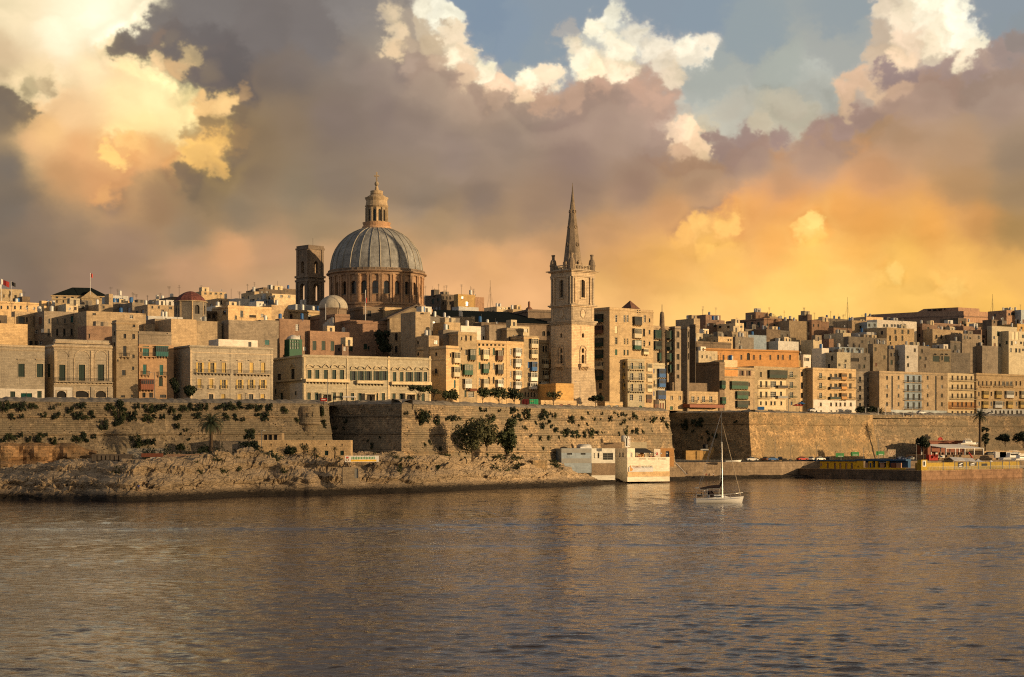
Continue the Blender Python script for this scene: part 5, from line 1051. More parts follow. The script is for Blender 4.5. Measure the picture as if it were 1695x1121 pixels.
for f in [g for g in ff if g.n.y < 0]:
    h = f.L / 2; g = MB(); g.quad(f.p(h - .75, tz(200), -.65), f.p(h + .75, tz(200), -.65), f.p(h + .75, tz(62), -.65), f.p(h - .75, tz(62), -.65)); tp('belfry_louvre', g, 'void', bel)
    for x in (.1, 1.15, f.L - 1.85, f.L - .8): m = MB(); fbox(m, f, x, x + .65, tz(254), tz(44), 0, .38); fbox(m, f, x - .08, x + .73, tz(56), tz(42), 0, .5); fbox(m, f, x - .08, x + .73, tz(254), tz(240), 0, .5); tp('pilaster', m, 'tower_stone', bel)
    m = MB(); fbox(m, f, h - 1.1, h - .8, tz(205), tz(70), 0, .2); fbox(m, f, h + .8, h + 1.1, tz(205), tz(70), 0, .2); fbox(m, f, h - 1.2, h + 1.2, tz(212), tz(204), 0, .35); tp('window_frame', m, 'tower_stone', bel)
ty = lambda py: zz(py, TY)
def ts2(a, b_, k, nm='cornice'): m = MB(); m.prism([tuple(f.a) for f in tfacs(k)], ty(a), ty(b_)); tp(nm, m)
ts2(459, 456, 1.04, 'frieze'); ts2(456, 451, 1.0, 'frieze'); ts2(451, 449.4, 1.12); ts2(449.4, 448, 1.24); ts2(448, 446.8, 1.0, 'deck')
for f in tfacs(1.0):
    m = MB(); fbox(m, f, .9, f.L - .9, ty(447), ty(446), -.5, -.1); fbox(m, f, .9, f.L - .9, ty(440.4), ty(439.2), -.5, -.1)
    for k in range(12): x = 1.2 + k * (f.L - 2.4) / 11; fbox(m, f, x - .1, x + .1, ty(446), ty(440.4), -.42, -.2)
    tp('balustrade', m)
    for off in (0,):
        p = f.a - f.n * .55 + f.e * .55; m = MB(); u = TY / F
        m.lathe(p, [(1.1, ty(447)), (1.1, ty(440)), (1.25, ty(439.5)), (1.25, ty(438)), (1.1, ty(437.5)), (1.05, ty(434)), (.85, ty(430)), (.5, ty(428.5)), (.48, ty(423)), (.62, ty(422.6)), (.62, ty(420.6)), (.0, ty(420.2))], 8, a0=th + math.pi / 8); tp('corner_urn', m, 'spire_stone')
rS = 3.25; m = MB(); m.lathe(TC, [(rS, ty(447)), (rS * .97, ty(437)), (rS * .56, ty(380)), (rS * .5, ty(371)), (.32, ty(318)), (.34, ty(317)), (.26, ty(316)), (.06, ty(301)), (0, ty(300))], 8, a0=th + math.pi / 8); sp_ = tp('spire', m, 'spire_stone')
for k, (py, r0) in enumerate(((404, 2.42), (375, 1.72), (349, 1.1))):
    for q in range(8):
        a = th + q * math.pi / 4
        if math.sin(a) > .4: continue
        if q % 2: continue
        c = (TC.x + r0 * math.cos(a), TC.y + r0 * math.sin(a)); mm = MB(); mm.tube([(c[0] + .5 * math.cos(t) * -math.sin(a), c[1] + .5 * math.cos(t) * math.cos(a), ty(py) + .6 * math.sin(t)) for t in [i * math.pi / 5 for i in range(11)]], .14 if k % 2 == 0 else .1, 4, cap=False)
        tp('rosette', mm, 'spire_stone', sp_)
for q in range(4):
    a = th + math.pi / 4 * (2 * q); c = (TC.x + 3.1 * math.cos(a), TC.y + 3.1 * math.sin(a)); m = MB(); m.box((c[0], c[1], ty(440)), (1.3, .9, 2.6), a + math.pi / 2); m.add([(c[0] - .8 * math.sin(a), c[1] + .8 * math.cos(a), ty(434)), (c[0] + .8 * math.sin(a), c[1] - .8 * math.cos(a), ty(434)), (c[0], c[1], ty(430)), (c[0] - math.cos(a), c[1] - math.sin(a), ty(430))], [(0, 1, 2), (0, 2, 3), (1, 3, 2)]); tp('dormer', m, 'spire_stone')
# ------------------------------------------------------------------ houses stepping up the hill behind
LB = {}
def bg(zm, xs, ytop, Y, wall, label, wins='', cl=2, name='house', cat='house', ang=34, depth=12, cor=.0, par=.5, base=None, grp=None):
    Y += max(0, min(1, (zm.x(xs[-2]) - 1180) / 60)) * 14 + max(0, zm.x(xs[-2]) - 1200) * .19 + (8 if zm.x(xs[-2]) < 700 else 0) * 0
    b = Bld(name, label, cat, zm, xs, Y, ytop, wall, ang=ang, depth=depth, cornice=cor, parapet=par, group=grp, base=base)
    for w in wins.split(';'):
        if not w: continue
        q = w.split(':'); yy = q[1].split('-'); kind = q[3] if len(q) > 3 else 'w'; col = q[4] if len(q) > 4 and q[4] != 'x' else 'p_dark'; k = int(q[5]) if len(q) > 5 else 1
        for x in q[0].split(','):
            if kind == 'B': b.bay(float(x), float(yy[0]), float(yy[1]), float(q[2]), col)
            elif kind == 'A': b.win(float(x), float(yy[0]), float(yy[1]), float(q[2]), 'V', arch=True, k=k)
            else: b.win(float(x), float(yy[0]), float(yy[1]), float(q[2]), kind, col, k=k)
    rg = random.Random(int(xs[-1] * 3 + ytop)); quiet = any(w in label for w in ('blank', 'plain', 'wall', 'parapet', 'windowless', 'hut', 'row of'))
    for k, nw in ((1, 0 if quiet or wins.count(',') > 1 else 1), (0, 0 if quiet else 1)):
        f = b.facs[k]; L = f.L
        if not nw or L < 3.5 or (k == 0 and len(xs) < 3 and L < 6): continue
        for zt in (b.ztop - 1.5, b.ztop - 4.9, b.ztop - 8.3):
            s_ = 1.4 + rg.random()
            while s_ < L - 1.2:
                if rg.random() < .62 and not any(o[0] - 1 < s_ < o[1] + 1 and o[2] - .3 < zt and o[3] + .3 > zt - 1.6 for o in b.ops[k]):
                    q = f.a + f.e * s_; px_ = CX + q.x / q.y * F; u = lambda z_: (HOR - (z_ - CH) / q.y * F - zm.oy) * zm.k
                    b.win((px_ - zm.ox) * zm.k, u(zt), u(zt - rg.choice((1.2, 1.6, 2.0))), .95 * F / q.y * zm.k, rg.choice('wwwS'), rg.choice(('p_dark', 'p_white', 'p_green', 'p_brown')), k=k)
                s_ += rg.uniform(2.1, 4.2)
    b.clutter(cl + 1); b.done(); return b
# far left ridge
bg(Z1, (-40, 172), 128, 690, 'lime_gold', 'orange sunlit square block below the flags at far left', '120:180-207:18;30,70:175-200:10', 1)
bg(Z1, (-60, 336), 224, 660, 'lime_gold', 'orange sunlit balustraded terrace at the far left ridge', '20,50,80,110,140,170,200,230,260,290,315:228-244:9:V;10,60,115,160,210:262-290:14', 1, cor=.5)
b = gable('long sunlit ridge palace with dark hipped roof and central pediment', 'palace', (232, 835), 676, 178, 176, 0, 'lime_gold', 'roof_dark', zm=Z1, base=40, ang=12) if False else None
b = Bld('palace', 'long sunlit ridge palace with dark hipped roof and central pediment', 'palace', Z1, (232, 400, 838), 676, 180, 'lime_gold', ang=14, depth=20, cornice=.6, parapet=.1, base=40)
b.row((440, 500, 560, 780, 820), 190, 205, 20, kind='w'); b.row((440, 490, 540, 590, 640, 700, 760, 810), 218, 240, 12, kind='w'); b.band(212, .3, .3)
f = b.F(1); m = MB(); a0, a1 = f.s(Z1.x(630)), f.s(Z1.x(768)); zc = b.ztop - .3; m.hexa([f.p(a0, zc - 5, 1.5), f.p(a1, zc - 5, 1.5), f.p(a1, zc - 5, 0), f.p(a0, zc - 5, 0), f.p(a0, zc - 1, 1.5), f.p(a1, zc - 1, 1.5), f.p(a1, zc - 1, 0), f.p(a0, zc - 1, 0)]); mid = (a0 + a1) / 2
m.add([f.p(a0 - .6, zc - 1, 1.8), f.p(a1 + .6, zc - 1, 1.8), f.p(mid, zc + 2.2, 1.8), f.p(a0 - .6, zc - 1, -1), f.p(a1 + .6, zc - 1, -1), f.p(mid, zc + 2.2, -1)], [(0, 1, 2), (1, 4, 5, 2), (4, 3, 5), (3, 0, 2, 5), (0, 3, 4, 1)]); b.part('pediment', m, 'lime_gold')
q = [b.A, b.B, b.C, b.D]; cc = (b.A + b.C) / 2; zr = zz(Z1.y(133), 686); m = MB(); r1 = q[0] * .32 + q[1] * .32 + q[2] * .18 + q[3] * .18; r2 = q[0] * .15 + q[1] * .15 + q[2] * .35 + q[3] * .35
m.add([(p.x, p.y, b.ztop + .05) for p in q] + [(r1.x, r1.y, zr), (r2.x, r2.y, zr)], [(0, 1, 4), (1, 2, 5, 4), (2, 3, 5), (3, 0, 4, 5), (3, 2, 1, 0)]); b.part('hipped_roof', m, 'roof_dark'); b.done()
bg(Z1, (170, 232), 190, 672, 'lime_dark', 'dark low roof room between orange block and ridge palace', '', 1)
bg(Z1, (842, 873), 170, 560, 'lime', 'tall slim brown stone chimney block right of the ridge palace', '', 0, 'chimney_block', 'building', depth=4)
bg(Z1, (874, 992), 182, 640, 'whitewash', 'small white ridge house with row of bright blue windows', '885,900,915,932,948:205-218:11:w:p_blue', 1)
bg(Z1, (992, 1056), 222, 636, 'lime_gold', 'low orange ridge wall beside the white house with blue windows', '', 0)
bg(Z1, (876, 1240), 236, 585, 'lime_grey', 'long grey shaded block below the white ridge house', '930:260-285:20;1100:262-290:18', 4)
bg(Z1, (430, 510, 604), 247, 520, 'lime_cream', 'plain cream roof house with a tiny brown window and door', '581:272-297:22:w:p_brown', 1, depth=8)
bg(Z1, (606, 762), 252, 528, 'lime_grey', 'low grey roof storey between cream roof house and stone houses', '640:265-290:20;700:262-285:18', 3)
bg(Z1, (763, 874), 250, 522, 'lime', 'low plain stone roof storey under the tall slim chimney block', '800:262-285:16', 1)
bg(Z1, (340, 430), 262, 524, 'lime_gold', 'small ochre roof house under white water tanks', '', 5, depth=6)
bg(Z1, (100, 115, 341), 305, 478, 'lime', 'stone house with very large dark glazed window and pale conservatory', '165:347-395:52:w:p_teal;208:352-390:12;291:340-418:62:w:p_dark;280:458-500:18:w', 4)
bg(Z1, (341, 669), 302, 474, 'lime_grey', 'grey weathered house with two rows of five narrow windows', '380,445,503:362-400:14:w:p_grey;556,618:343-392:18:S:p_teal;376,443,498,554,614:440-495:17:w', 3)
bg(Z1, (669, 1130), 302, 470, 'lime', 'broad blank sandy stone wall house behind the tower house', '728:320-335:26:w;1016:335-362:28:w:p_white', 2)
bg(Z1, (669, 866), 416, 460, 'lime_pink', 'faded pinkish lower house wall directly above the arches palazzo', '690:480-515:10', 0, depth=7)
bg(Z1, (-60, 213), 395, 445, 'lime_gold', 'blank ochre house with rounded corner above the plain pale house', '', 2, depth=9)
bg(Z1, (-60, 55), 333, 470, 'lime_dark', 'dark shaded little house with a round dish at left edge', '', 2)
bg(Z1, (55, 112), 347, 474, 'lime_gold', 'tiny sunlit house with dark doorway behind the blank ochre house', '100:355-382:16:V', 0)
# around the red-domed tower
bg(Z2, (-5, 112), 236, 575, 'lime_grey', 'grey ridge house under a thin aerial left of the red dome', '60:265-290:16', 2)
bg(Z2, (114, 330), 252, 560, 'lime', 'brown low house with a blue water tank by the red dome', '290:268-290:22;150,200:265-285:14', 6)
bg(Z2, (180, 300), 212, 640, 'lime_cream', 'far cream roof row seen left of the red dome', '200,230,262:222-240:12', 3)
bg(Z2, (303, 366), 192, 600, 'lime_dark', 'dark square roof room touching the red dome', '', 1)
bg(Z2, (118, 385), 340, 500, 'whitewash', 'low whitewashed roof parapets below the octagonal bell chamber', '255:360-385:12', 3, depth=7)
bg(Z2, (95, 170), 405, 478, 'lime', 'small stone hut with open doorway beside sloping roof', '100:418-458:16:V', 0, depth=6)
bg(Z2, (170, 356), 362, 486, 'lime_grey', 'grey rubble roof wall with a narrow dark niche', '', 1, depth=8)
bg(Z2, (296, 492), 362, 474, 'lime', 'large blank sandy wall rising under the red-domed tower', '', 0)
bg(Z2, (492, 686), 378, 480, 'lime', 'blank brown stone wall right of the sandy wall with dark seam', '500:390-480:14:V', 1)
bg(Z2, (686, 740, 1116), 372, 482, 'lime_grey', 'very broad blank grey stone wall behind the pergola', '1038:528-565:34:S:p_teal', 1)
bg(Z2, (566, 736), 302, 520, 'lime_dark', 'dark colonnaded roof terrace right of the red-domed tower', '590,625,665,705:330-360:22:V', 0, cor=.5)
bg(Z2, (640, 742), 262, 540, 'whitewash', 'pale plastered roof house above the dark colonnade', '606:285-298:16', 1)
bg(Z2, (736, 1072), 258, 515, 'lime_gold', 'wide ochre house with one white door and dark balcony shade', '795:338-368:16;1000:325-350:20:w:p_white;925:335-355:50:V', 3, cor=.3)
bg(Z2, (655, 798), 205, 575, 'lime', 'stone house gable with open dark window under grey roof', '680:222-250:22:V;765:225-245:12', 1)
bg(Z2, (798, 905), 205, 572, 'whitewash', 'pale plain wall beneath a dark pitched roof on the ridge', '', 1)
bg(Z2, (955, 1012), 228, 560, 'whitewash', 'small bright white gabled roof hut on the ridge', '', 0, depth=6)
bg(Z2, (1010, 1090), 212, 590, 'whitewash_blue', 'cluster of bluish white roof rooms behind the white hut', '1040:225-240:20', 5)
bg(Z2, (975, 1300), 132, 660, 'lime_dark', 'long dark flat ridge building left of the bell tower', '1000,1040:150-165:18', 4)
bg(Z2, (938, 976), 152, 655, 'lime_gold', 'small lit stepped stone room beside the long dark ridge building', '', 0)
bg(Z2, (530, 722), 150, 760, 'lime_gold', 'distant long sunlit terrace block right of the red dome', '560,600,640,680:160-176:18', 3)
bg(Z2, (1072, 1200), 255, 540, 'lime', 'narrow house with arched dark window left of the bell tower', '1085:270-305:24:A', 1)
# octagonal tower with red dome
OY = 512.0; oc = XY(Z2.x(445), OY); k2 = OY / F / 4.671; oz = lambda v: zz(450 + v / 4.671, OY); o = thing('domed_chamber', 'octagonal plaster roof chamber with weathered dark red dome', 'chapel', (oc.x, oc.y, 30)); rt = Vector(o.location); r = 122 * k2
m = MB(); fs = ring_fac(oc, r, 8, R(15))
for f in fs: wall_sheet(m, f, 0, f.L, oz(460), oz(232), [(f.L / 2 - .8, f.L / 2 + .8, oz(332), oz(262), True)] if f.n.y < 0 and abs(f.n.x) > .35 else [], rec=.5)
wl = m.build('wall', 'lime_grey', o, rt)
for f in fs:
    if f.n.y < 0: p = MB(); fbox(p, f, 0, .45, oz(460), oz(232), 0, .15); p.build('pilaster', 'lime', wl, rt)
    if f.n.y < 0 and abs(f.n.x) > .35: g = MB(); g.quad(f.p(f.L / 2 - .8, oz(332), -.45), f.p(f.L / 2 + .8, oz(332), -.45), f.p(f.L / 2 + .8, oz(262), -.45), f.p(f.L / 2 - .8, oz(262), -.45)); g.build('opening', 'void', wl, rt)
m = MB(); m.lathe(oc, [(r * .98, oz(240)), (r * 1.08, oz(236)), (r * 1.08, oz(230)), (r * .95, oz(228))], 8, a0=R(15)); m.build('cornice', 'lime', o, rt)
m = MB(); m.lathe(oc, [(r * .98, oz(230)), (r * .86, oz(205)), (r * .66, oz(182)), (r * .42, oz(164)), (r * .2, oz(154)), (0, oz(150))], 8, a0=R(15)); m.build('dome', 'red_dome', o, rt)
# pink house and neighbours behind the long palazzo
b = bg(Z3, (100, 106, 342), 362, 508, 'lime_pink', 'pinkish rubble house with green domed glazed conservatory bay', '', 2); 
b = Bld('conservatory', 'green framed glazed bay with white domed top on the pink rubble house', 'conservatory', Z3, (183, 281), 500, 520, 'p_green_mid', ang=30, depth=4, cornice=0, parapet=.05)
for i in range(5): b.row((195 + i * 19,), 524, 546, 13, kind='w', col='p_green_mid', gl='glass_pale', sill=False); b.row((195 + i * 19,), 550, 572, 13, kind='w', col='p_green_mid', gl='glass_pale', sill=False); b.row((195 + i * 19,), 576, 598, 13, kind='w', col='p_green_mid', gl='glass_pale', sill=False)
m = MB(); f = b.F(1); c_ = (b.A + b.C) / 2; m.lathe((0, 0), [(1, 0), (.9, .4), (.6, .7), (.25, .9), (0, .95)], 16); m.v = [(c_.x + x * f.L * .52 * f.e.x - y * 2.2 * f.e.y, c_.y + x * f.L * .52 * f.e.y + y * 2.2 * f.e.x, b.ztop + z * 1.5) for x, y, z in m.v]; b.part('domed_top', m, 'whitewash'); b.done()
bg(Z3, (342, 852), 455, 512, 'lime_pink', 'long pink rubble house with tall green shuttered openings above the palazzo roof', '376,446:535-606:30:S:p_green;515:537-612:28:S:p_green;637:545-615:26:S:p_green;662:565-615:20:S:p_green;770:558-602:28:S:p_green;795:575-602:16:S:p_green', 3)
bg(Z3, (532, 590, 640), 560, 500, 'lime_pink', 'small boxy roof room with arched white opening on the pink house', '565:588-614:20:A:x:0;612:580-612:22:w:p_white', 0, depth=5)
bg(Z3, (40, 166, 462), 290, 545, 'lime_gold', 'low ochre facade with deep cornice below the bell tower', '190,240:300-318:14', 3, cor=.6)
bg(Z3, (-20, 42), 280, 548, 'lime', 'stone roof house left of the deep cornice facade', '20:300-325:16:A', 1)
bg(Z3, (-20, 236), 165, 600, 'lime_cream', 'cream and reddish flat roofs left of the bell tower', '60,120,180:180-200:20', 4)
bg(Z3, (230, 470), 250, 560, 'whitewash', 'thin white roof parapet under the bell tower', '', 1, depth=6)
bg(Z3, (-20, 232), 120, 680, 'lime_dark', 'long dark roofed ridge hall touching the bell tower', '', 1)
bg(Z3, (-40, 100), 372, 500, 'lime_grey', 'grey wall end with thin drain pipes left of the conservatory', '', 1)
# around the transept
bg(Z4, (130, 244), 308, 510, 'lime', 'square blank stone block in front of the gabled transept', '180:312-330:26:V', 1, depth=9)
bg(Z4, (136, 232, 312), 492, 503, 'lime', 'pale low annex with terrace wall above brown side wall', '148:535-560:14:w:x:0;290:530-560:30:w:p_white', 2, depth=8)
bg(Z4, (244, 472), 345, 528, 'lime_grey', 'shadowed house recess with small lit windows by the transept', '380:366-380:30:w:p_white', 2)
bg(Z4, (355, 476), 388, 515, 'lime_gold', 'ochre stair block with green door beside shaded wall', '378:412-446:20:S:p_green_mid', 1, depth=7)
bg(Z4, (320, 345, 466), 450, 508, 'lime_grey', 'grey rubble wall block above the cream corner house', '400:540-560:12', 1, depth=8)
bg(Z4, (480, 700), 416, 524, 'whitewash', 'blank white plastered wall house below the nave', '656,684:498-524:13:w', 2, depth=9)
bg(Z4, (700, 832), 410, 527, 'lime_grey', 'patchy grey-white rubble wall beside the blank white wall', '', 2, depth=9)
bg(Z4, (636, 714), 390, 530, 'lime_dark', 'dark square roof box above the white wall', '', 0, depth=5)
bg(Z4, (862, 1010), 418, 548, 'stucco_cream', 'cream roof storey with one glowing lit window under the nave', '985:440-470:24:w:p_yellow;960:440-470:14:w:p_white', 2)
bg(Z4, (436, 590), 345, 545, 'lime', 'brown stone block butting the nave wall', '', 1, depth=8)
# ridge between dome and spire
bg(Z4, (195, 346), 182, 680, 'whitewash', 'sunlit white ridge house right of the drum', '270,300:195-212:14', 3)
bg(Z4, (326, 430), 172, 670, 'lime_dark', 'dark scaffolded ridge house behind the white one', '345,370,395:190-215:14:V;345,370,395:230-255:14:V', 3)
bg(Z4, (428, 458, 592), 172, 660, 'stucco_ochre', 'ochre ridge block with tank on top between dome and mast', '495:190-210:16:w:x:1;530:230-265:22', 3)
bg(Z4, (590, 660), 194, 668, 'lime_pink', 'brownish pink ridge block with tv aerial', '', 2)
bg(Z4, (464, 618), 268, 640, 'whitewash', 'low long white roof wall in front of the ochre ridge block', '', 0, depth=5)
bg(Z4, (758, 882), 268, 700, 'lime_cream', 'pale low ridge house with satellite gear above the nave', '790,820,850:278-290:12', 4)
bg(Z4, (882, 960), 288, 700, 'lime_gold', 'tiny ochre ridge house next to the small red cupola', '', 1)
cY = 740; cc = XY(Z4.x(1008), cY); o = thing('cupola', 'tiny distant red cupola with finial left of the spire tower', 'cupola', (cc.x, cc.y, 50)); rt = Vector(o.location); w_ = 28 * cY / F / 4.671; z0 = zz(Z4.y(302), cY)
m = MB(); m.lathe(cc, [(w_, z0 - 12), (w_, z0)], 12); m.build('drum', 'lime_pink', o, rt)
m = MB(); m.lathe(cc, [(w_ * 1.05 * math.cos(t * math.pi / 12), z0 + w_ * 1.1 * math.sin(t * math.pi / 12)) for t in range(6)] + [(.5, z0 + w_ * 1.15), (.5, z0 + w_ * 1.15 + 2), (0, z0 + w_ * 1.15 + 2.6)], 16); m.build('dome', 'roof_tile', o, rt)
# right of the green galleries
bg(Z6, (400, 452), 240, 680, 'lime', 'plain tall brown ridge block just right of the dark tower block', '', 1)
bg(Z6, (455, 500, 660), 250, 690, 'lime_pink', 'brown ridge house cluster with small dark window', '602:245-268:14', 3)
bg(Z6, (500, 626), 208, 705, 'lime_pink', 'square ridge house with small lit window and dishes', '560:232-250:12:w:p_white', 3)
bg(Z6, (530, 750, 822), 278, 672, 'lime_cream', 'cream house with a row of dark square loggia windows', '565,620,692,737:303-322:24:w:x:0;800:303-320:20', 2)
bg(Z6, (672, 990, 1112), 236, 710, 'lime_pink', 'large sunlit-cornered ridge block with green shuttered windows', '832,890,945:272-315:22:S:p_green:0;1022,1080:285-305:16:S:p_green', 4, cor=.5)
bg(Z6, (922, 1026), 186, 720, 'lime_pink', 'square roof room with a round white dish on the large ridge block', '995:205-218:10:w:p_white', 1, depth=7)
bg(Z6, (1040, 1105), 222, 716, 'lime_gold', 'small lit room at the end of the large ridge block', '', 1, depth=5)
bg(Z6, (640, 720, 858), 345, 655, 'lime', 'pale brown mid-slope house with chimney and two small windows', '815,840:422-445:10', 3)
bg(Z6, (420, 605), 365, 650, 'lime_cream', 'sunlit cream roofs with small windows above long dark wall', '455,565:395-420:18', 3)
bg(Z6, (605, 728), 392, 645, 'lime_gold', 'lit little house with pairs of tiny windows mid slope', '690,712:415-432:10', 2)
bg(Z6, (420, 715), 432, 640, 'lime_dark', 'long dark terrace wall with cornice mid slope', '', 1, depth=7, cor=.4)
bg(Z6, (715, 750, 905), 395, 648, 'lime_grey', 'grey plaster house behind the long orange building', '', 3)
bg(Z6, (860, 1012), 378, 668, 'whitewash_blue', 'blank bluish white wall house on the upper slope', '', 1)
bg(Z6, (835, 1130), 330, 690, 'lime_grey', 'shaded grey ridge terrace under the large ridge block', '900,960,1050:350-372:16', 2)
bg(Z6, (1012, 1130), 330, 676, 'lime_dark', 'dark brown narrow house right of the bluish white wall', '1050:440-460:18', 1)
b = bg(Z6, (480, 1285), 490, 640, 'stucco_orange', 'very long low orange building glowing across the middle slope', '560,600,650,700,800,905,960,1045,1110,1150,1210:548-590:16:w:p_brown;860:530-592:26:A', 4, cor=.8, ang=24)
bg(Z6, (440, 600), 512, 634, 'lime_cream', 'small sunlit cream house in front of the orange building left end', '470,510:550-575:12;540:560-590:16:w:p_white', 3)
bg(Z6, (655, 768), 590, 630, 'lime_cream', 'pale low roof terrace above the green gallery block', '660:610-640:14', 3, depth=6)
bg(Z6, (890, 1012), 582, 640, 'whitewash', 'white roof house with water tanks above the balcony blocks', '', 4, depth=7)
bg(Z6, (1012, 1100), 585, 645, 'lime_cream', 'cream roof parapet next to the white tank house', '1040:570-580:20', 2, depth=5)
# right: upper slope
bg(Z7, (-10, 92), 222, 720, 'lime_gold', 'sunlit ochre ridge house left of the twin aerial house', '20,60:265-285:14', 3)
bg(Z7, (88, 255), 240, 725, 'lime_pink', 'low ridge house carrying tall cluster aerials', '120,160:262-280:16', 5)
bg(Z7, (-10, 190), 335, 690, 'lime_grey', 'dark grey terrace house under a long roof edge', '60,120:380-410:20;100:380-400:12', 3, cor=.3)
bg(Z7, (184, 346), 258, 700, 'lime', 'large blank square brown block on the right ridge', '', 1)
bg(Z7, (262, 340, 376), 206, 712, 'lime_pink', 'tall stair tower with aerial above the blank brown block', '', 2, depth=6)
bg(Z7, (346, 375, 520), 254, 698, 'lime_pink', 'rough brown house with pierced parapet and lamp mast', '430,390:290-310:12', 3)
bg(Z7, (515, 560, 716), 318, 688, 'lime_pink', 'brown blank house with arched roof gap on the right slope', '650:340-360:14', 3)
bg(Z7, (520, 716), 240, 730, 'lime_grey', 'grey ridge row with white arched tanks', '560,610,660:265-290:20', 6)
bg(Z7, (714, 842), 256, 696, 'lime', 'plain sandy block with patched plaster foot on right ridge', '', 2)
bg(Z7, (842, 926), 270, 690, 'whitewash_blue', 'bluish white cube house with two dark windows', '860,905:285-310:18', 2)
bg(Z7, (835, 1020), 225, 740, 'lime_gold', 'orange lit low ridge wall behind the white cubes', '', 2)
bg(Z7, (925, 1260), 250, 700, 'whitewash', 'long bright white villa with a band of small windows', '985,1010,1050,1075,1100,1130,1160:290-312:18:w:p_grey', 3)
bg(Z7, (1008, 1240), 316, 670, 'lime_gold', 'stone house with three balconied doors below the white villa', '1080,1140,1190:335-372:18:d;1035,1085,1140:385-430:16:w;1040:440-460:12', 3)
bg(Z7, (640, 706), 362, 668, 'stucco_cream', 'narrow cream wall house with red awning edge', '', 1)
bg(Z7, (686, 1008), 392, 664, 'lime_grey', 'wide grey rubble house mid slope with slit windows', '905,945:418-455:12', 4)
bg(Z7, (838, 920), 355, 676, 'whitewash', 'small white washed step house right of the cream wall', '', 1)
bg(Z7, (920, 1008), 318, 682, 'lime_grey', 'pale grey cube with dark red laundry by its corner', '985:360-390:16:S:p_red', 1)
bg(Z7, (285, 388, 460), 420, 664, 'stucco_cream', 'big bare cream block with brown shaded left wall', '', 3)
bg(Z7, (456, 520, 560), 412, 670, 'lime_pink', 'brown gable house with one dark window beside the cream block', '497:440-462:12', 1)
bg(Z7, (92, 265), 430, 668, 'whitewash', 'row of white terraces and tanks behind the orange building', '', 4)
bg(Z7, (460, 520), 490, 655, 'whitewash', 'small low white terrace wall under the brown gable', '', 1, depth=6)
bg(Z7, (606, 812), 480, 652, 'whitewash_blue', 'glazed bluish roof pavilion with dark window strip', '640,680,760,790:488-512:26', 2)
bg(Z7, (588, 702), 524, 646, 'lime_cream', 'pale flat roof house mid slope left of the awning terrace', '660:588-610:18', 2)
bg(Z7, (862, 892, 1012), 455, 650, 'lime', 'patched brown plaster house with salmon chimney', '', 3)
bg(Z7, (700, 865), 530, 648, 'lime_grey', 'grey house with long dark shaded terrace opening', '738:575-605:70:V', 3)
bg(Z7, (126, 306), 545, 640, 'lime_cream', 'cream plaster house with single window above balcony block roofs', '178:570-592:20', 3)
bg(Z7, (305, 369), 545, 638, 'whitewash', 'bright white small house with dark door and shade', '340:575-600:28;318:570-600:10', 1)
bg(Z7, (230, 280), 592, 636, 'stucco_ochre', 'tiny ochre roof hut with pale door', '258:610-638:16:w:p_white', 0, depth=4)
bg(Z7, (440, 566), 600, 660, 'stucco_cream', 'low cream roof room with bright blue door', '501:615-645:18:S:p_blue;550:630-645:20', 2, depth=6)
bg(Z7, (370, 440), 580, 664, 'lime_grey', 'grey roof clutter house with dark doorway', '415:585-610:20:V', 4, depth=6)
bg(Z7, (566, 650), 615, 664, 'lime_gold', 'lit roof room with green panel right of the blue door', '608:628-645:36:S:p_green', 1, depth=6)
bg(Z7, (640, 780), 560, 668, 'lime_grey', 'shadowed grey house with square window above block roofs', '662:585-610:18', 3, depth=8)
bg(Z7, (775, 940), 658, 690, 'lime_cream', 'cream roof strip over the dark shaded block', '', 4, depth=8)
bg(Z7, (955, 1020), 588, 680, 'whitewash', 'small white roof storey over dark posts', '', 2, depth=6)
bg(Z7, (865, 960), 610, 678, 'lime_dark', 'dark roof terrace with posts and plants', '890,915,940:625-665:16:V', 2, depth=6)
bg(Z7, (1055, 1130), 590, 684, 'stucco_cream', 'cream roof house with grey door near brown block', '1075:600-625:12;1110:600-620:12', 2, depth=6)
# far right
bg(Z8, (214, 262, 352), 284, 700, 'lime_pink', 'dark brown tall square house right of the balconied stone house', '262:305-335:14:w:x:0;318:380-415:16', 2)
bg(Z8, (322, 612), 275, 712, 'lime_pink', 'brown upper terrace house with weathered long cornice', '400,480:300-320:18', 3, cor=.3)
bg(Z8, (350, 612), 330, 692, 'lime', 'plain stone house with three arched upper windows', '382,424,466:378-412:18:A;550,570:380-410:10', 3)
bg(Z8, (565, 636), 236, 740, 'lime_dark', 'dark little block below the fortress corner', '', 0)
bg(Z8, (635, 780), 270, 745, 'lime_gold', 'bright orange low wall at the foot of the fortress', '', 0, depth=6)
bg(Z8, (610, 760), 305, 702, 'lime_pink', 'brown rubble house below the fortress wall', '700:385-410:14', 2)
bg(Z8, (598, 765), 368, 680, 'lime_grey', 'grey-blue shaded house with a row of pale windows', '618,640,735,745:385-415:12:w:p_white;665:400-415:20', 3)
bg(Z8, (758, 832), 335, 690, 'lime_pink', 'slim brown house with small dark windows by the cream house', '780:382-405:24', 1)
bg(Z8, (828, 850, 1062), 303, 685, 'stucco_cream', 'cream plaster house with two dark green square windows', '904,961:350-390:24:S:p_green', 2)
bg(Z8, (974, 1096), 170, 730, 'lime_pink', 'tall brown ridge house with white trimmed roof at far right', '1018:272-300:24:A;1040:190-215:60:V', 3)
bg(Z8, (1096, 1180), 168, 726, 'whitewash_blue', 'pale blue-white tall house at the right picture edge', '', 2)
bg(Z8, (1064, 1180), 285, 700, 'stucco_ochre', 'ochre house behind cream balcony house at right edge', '1100:310-335:16', 1)
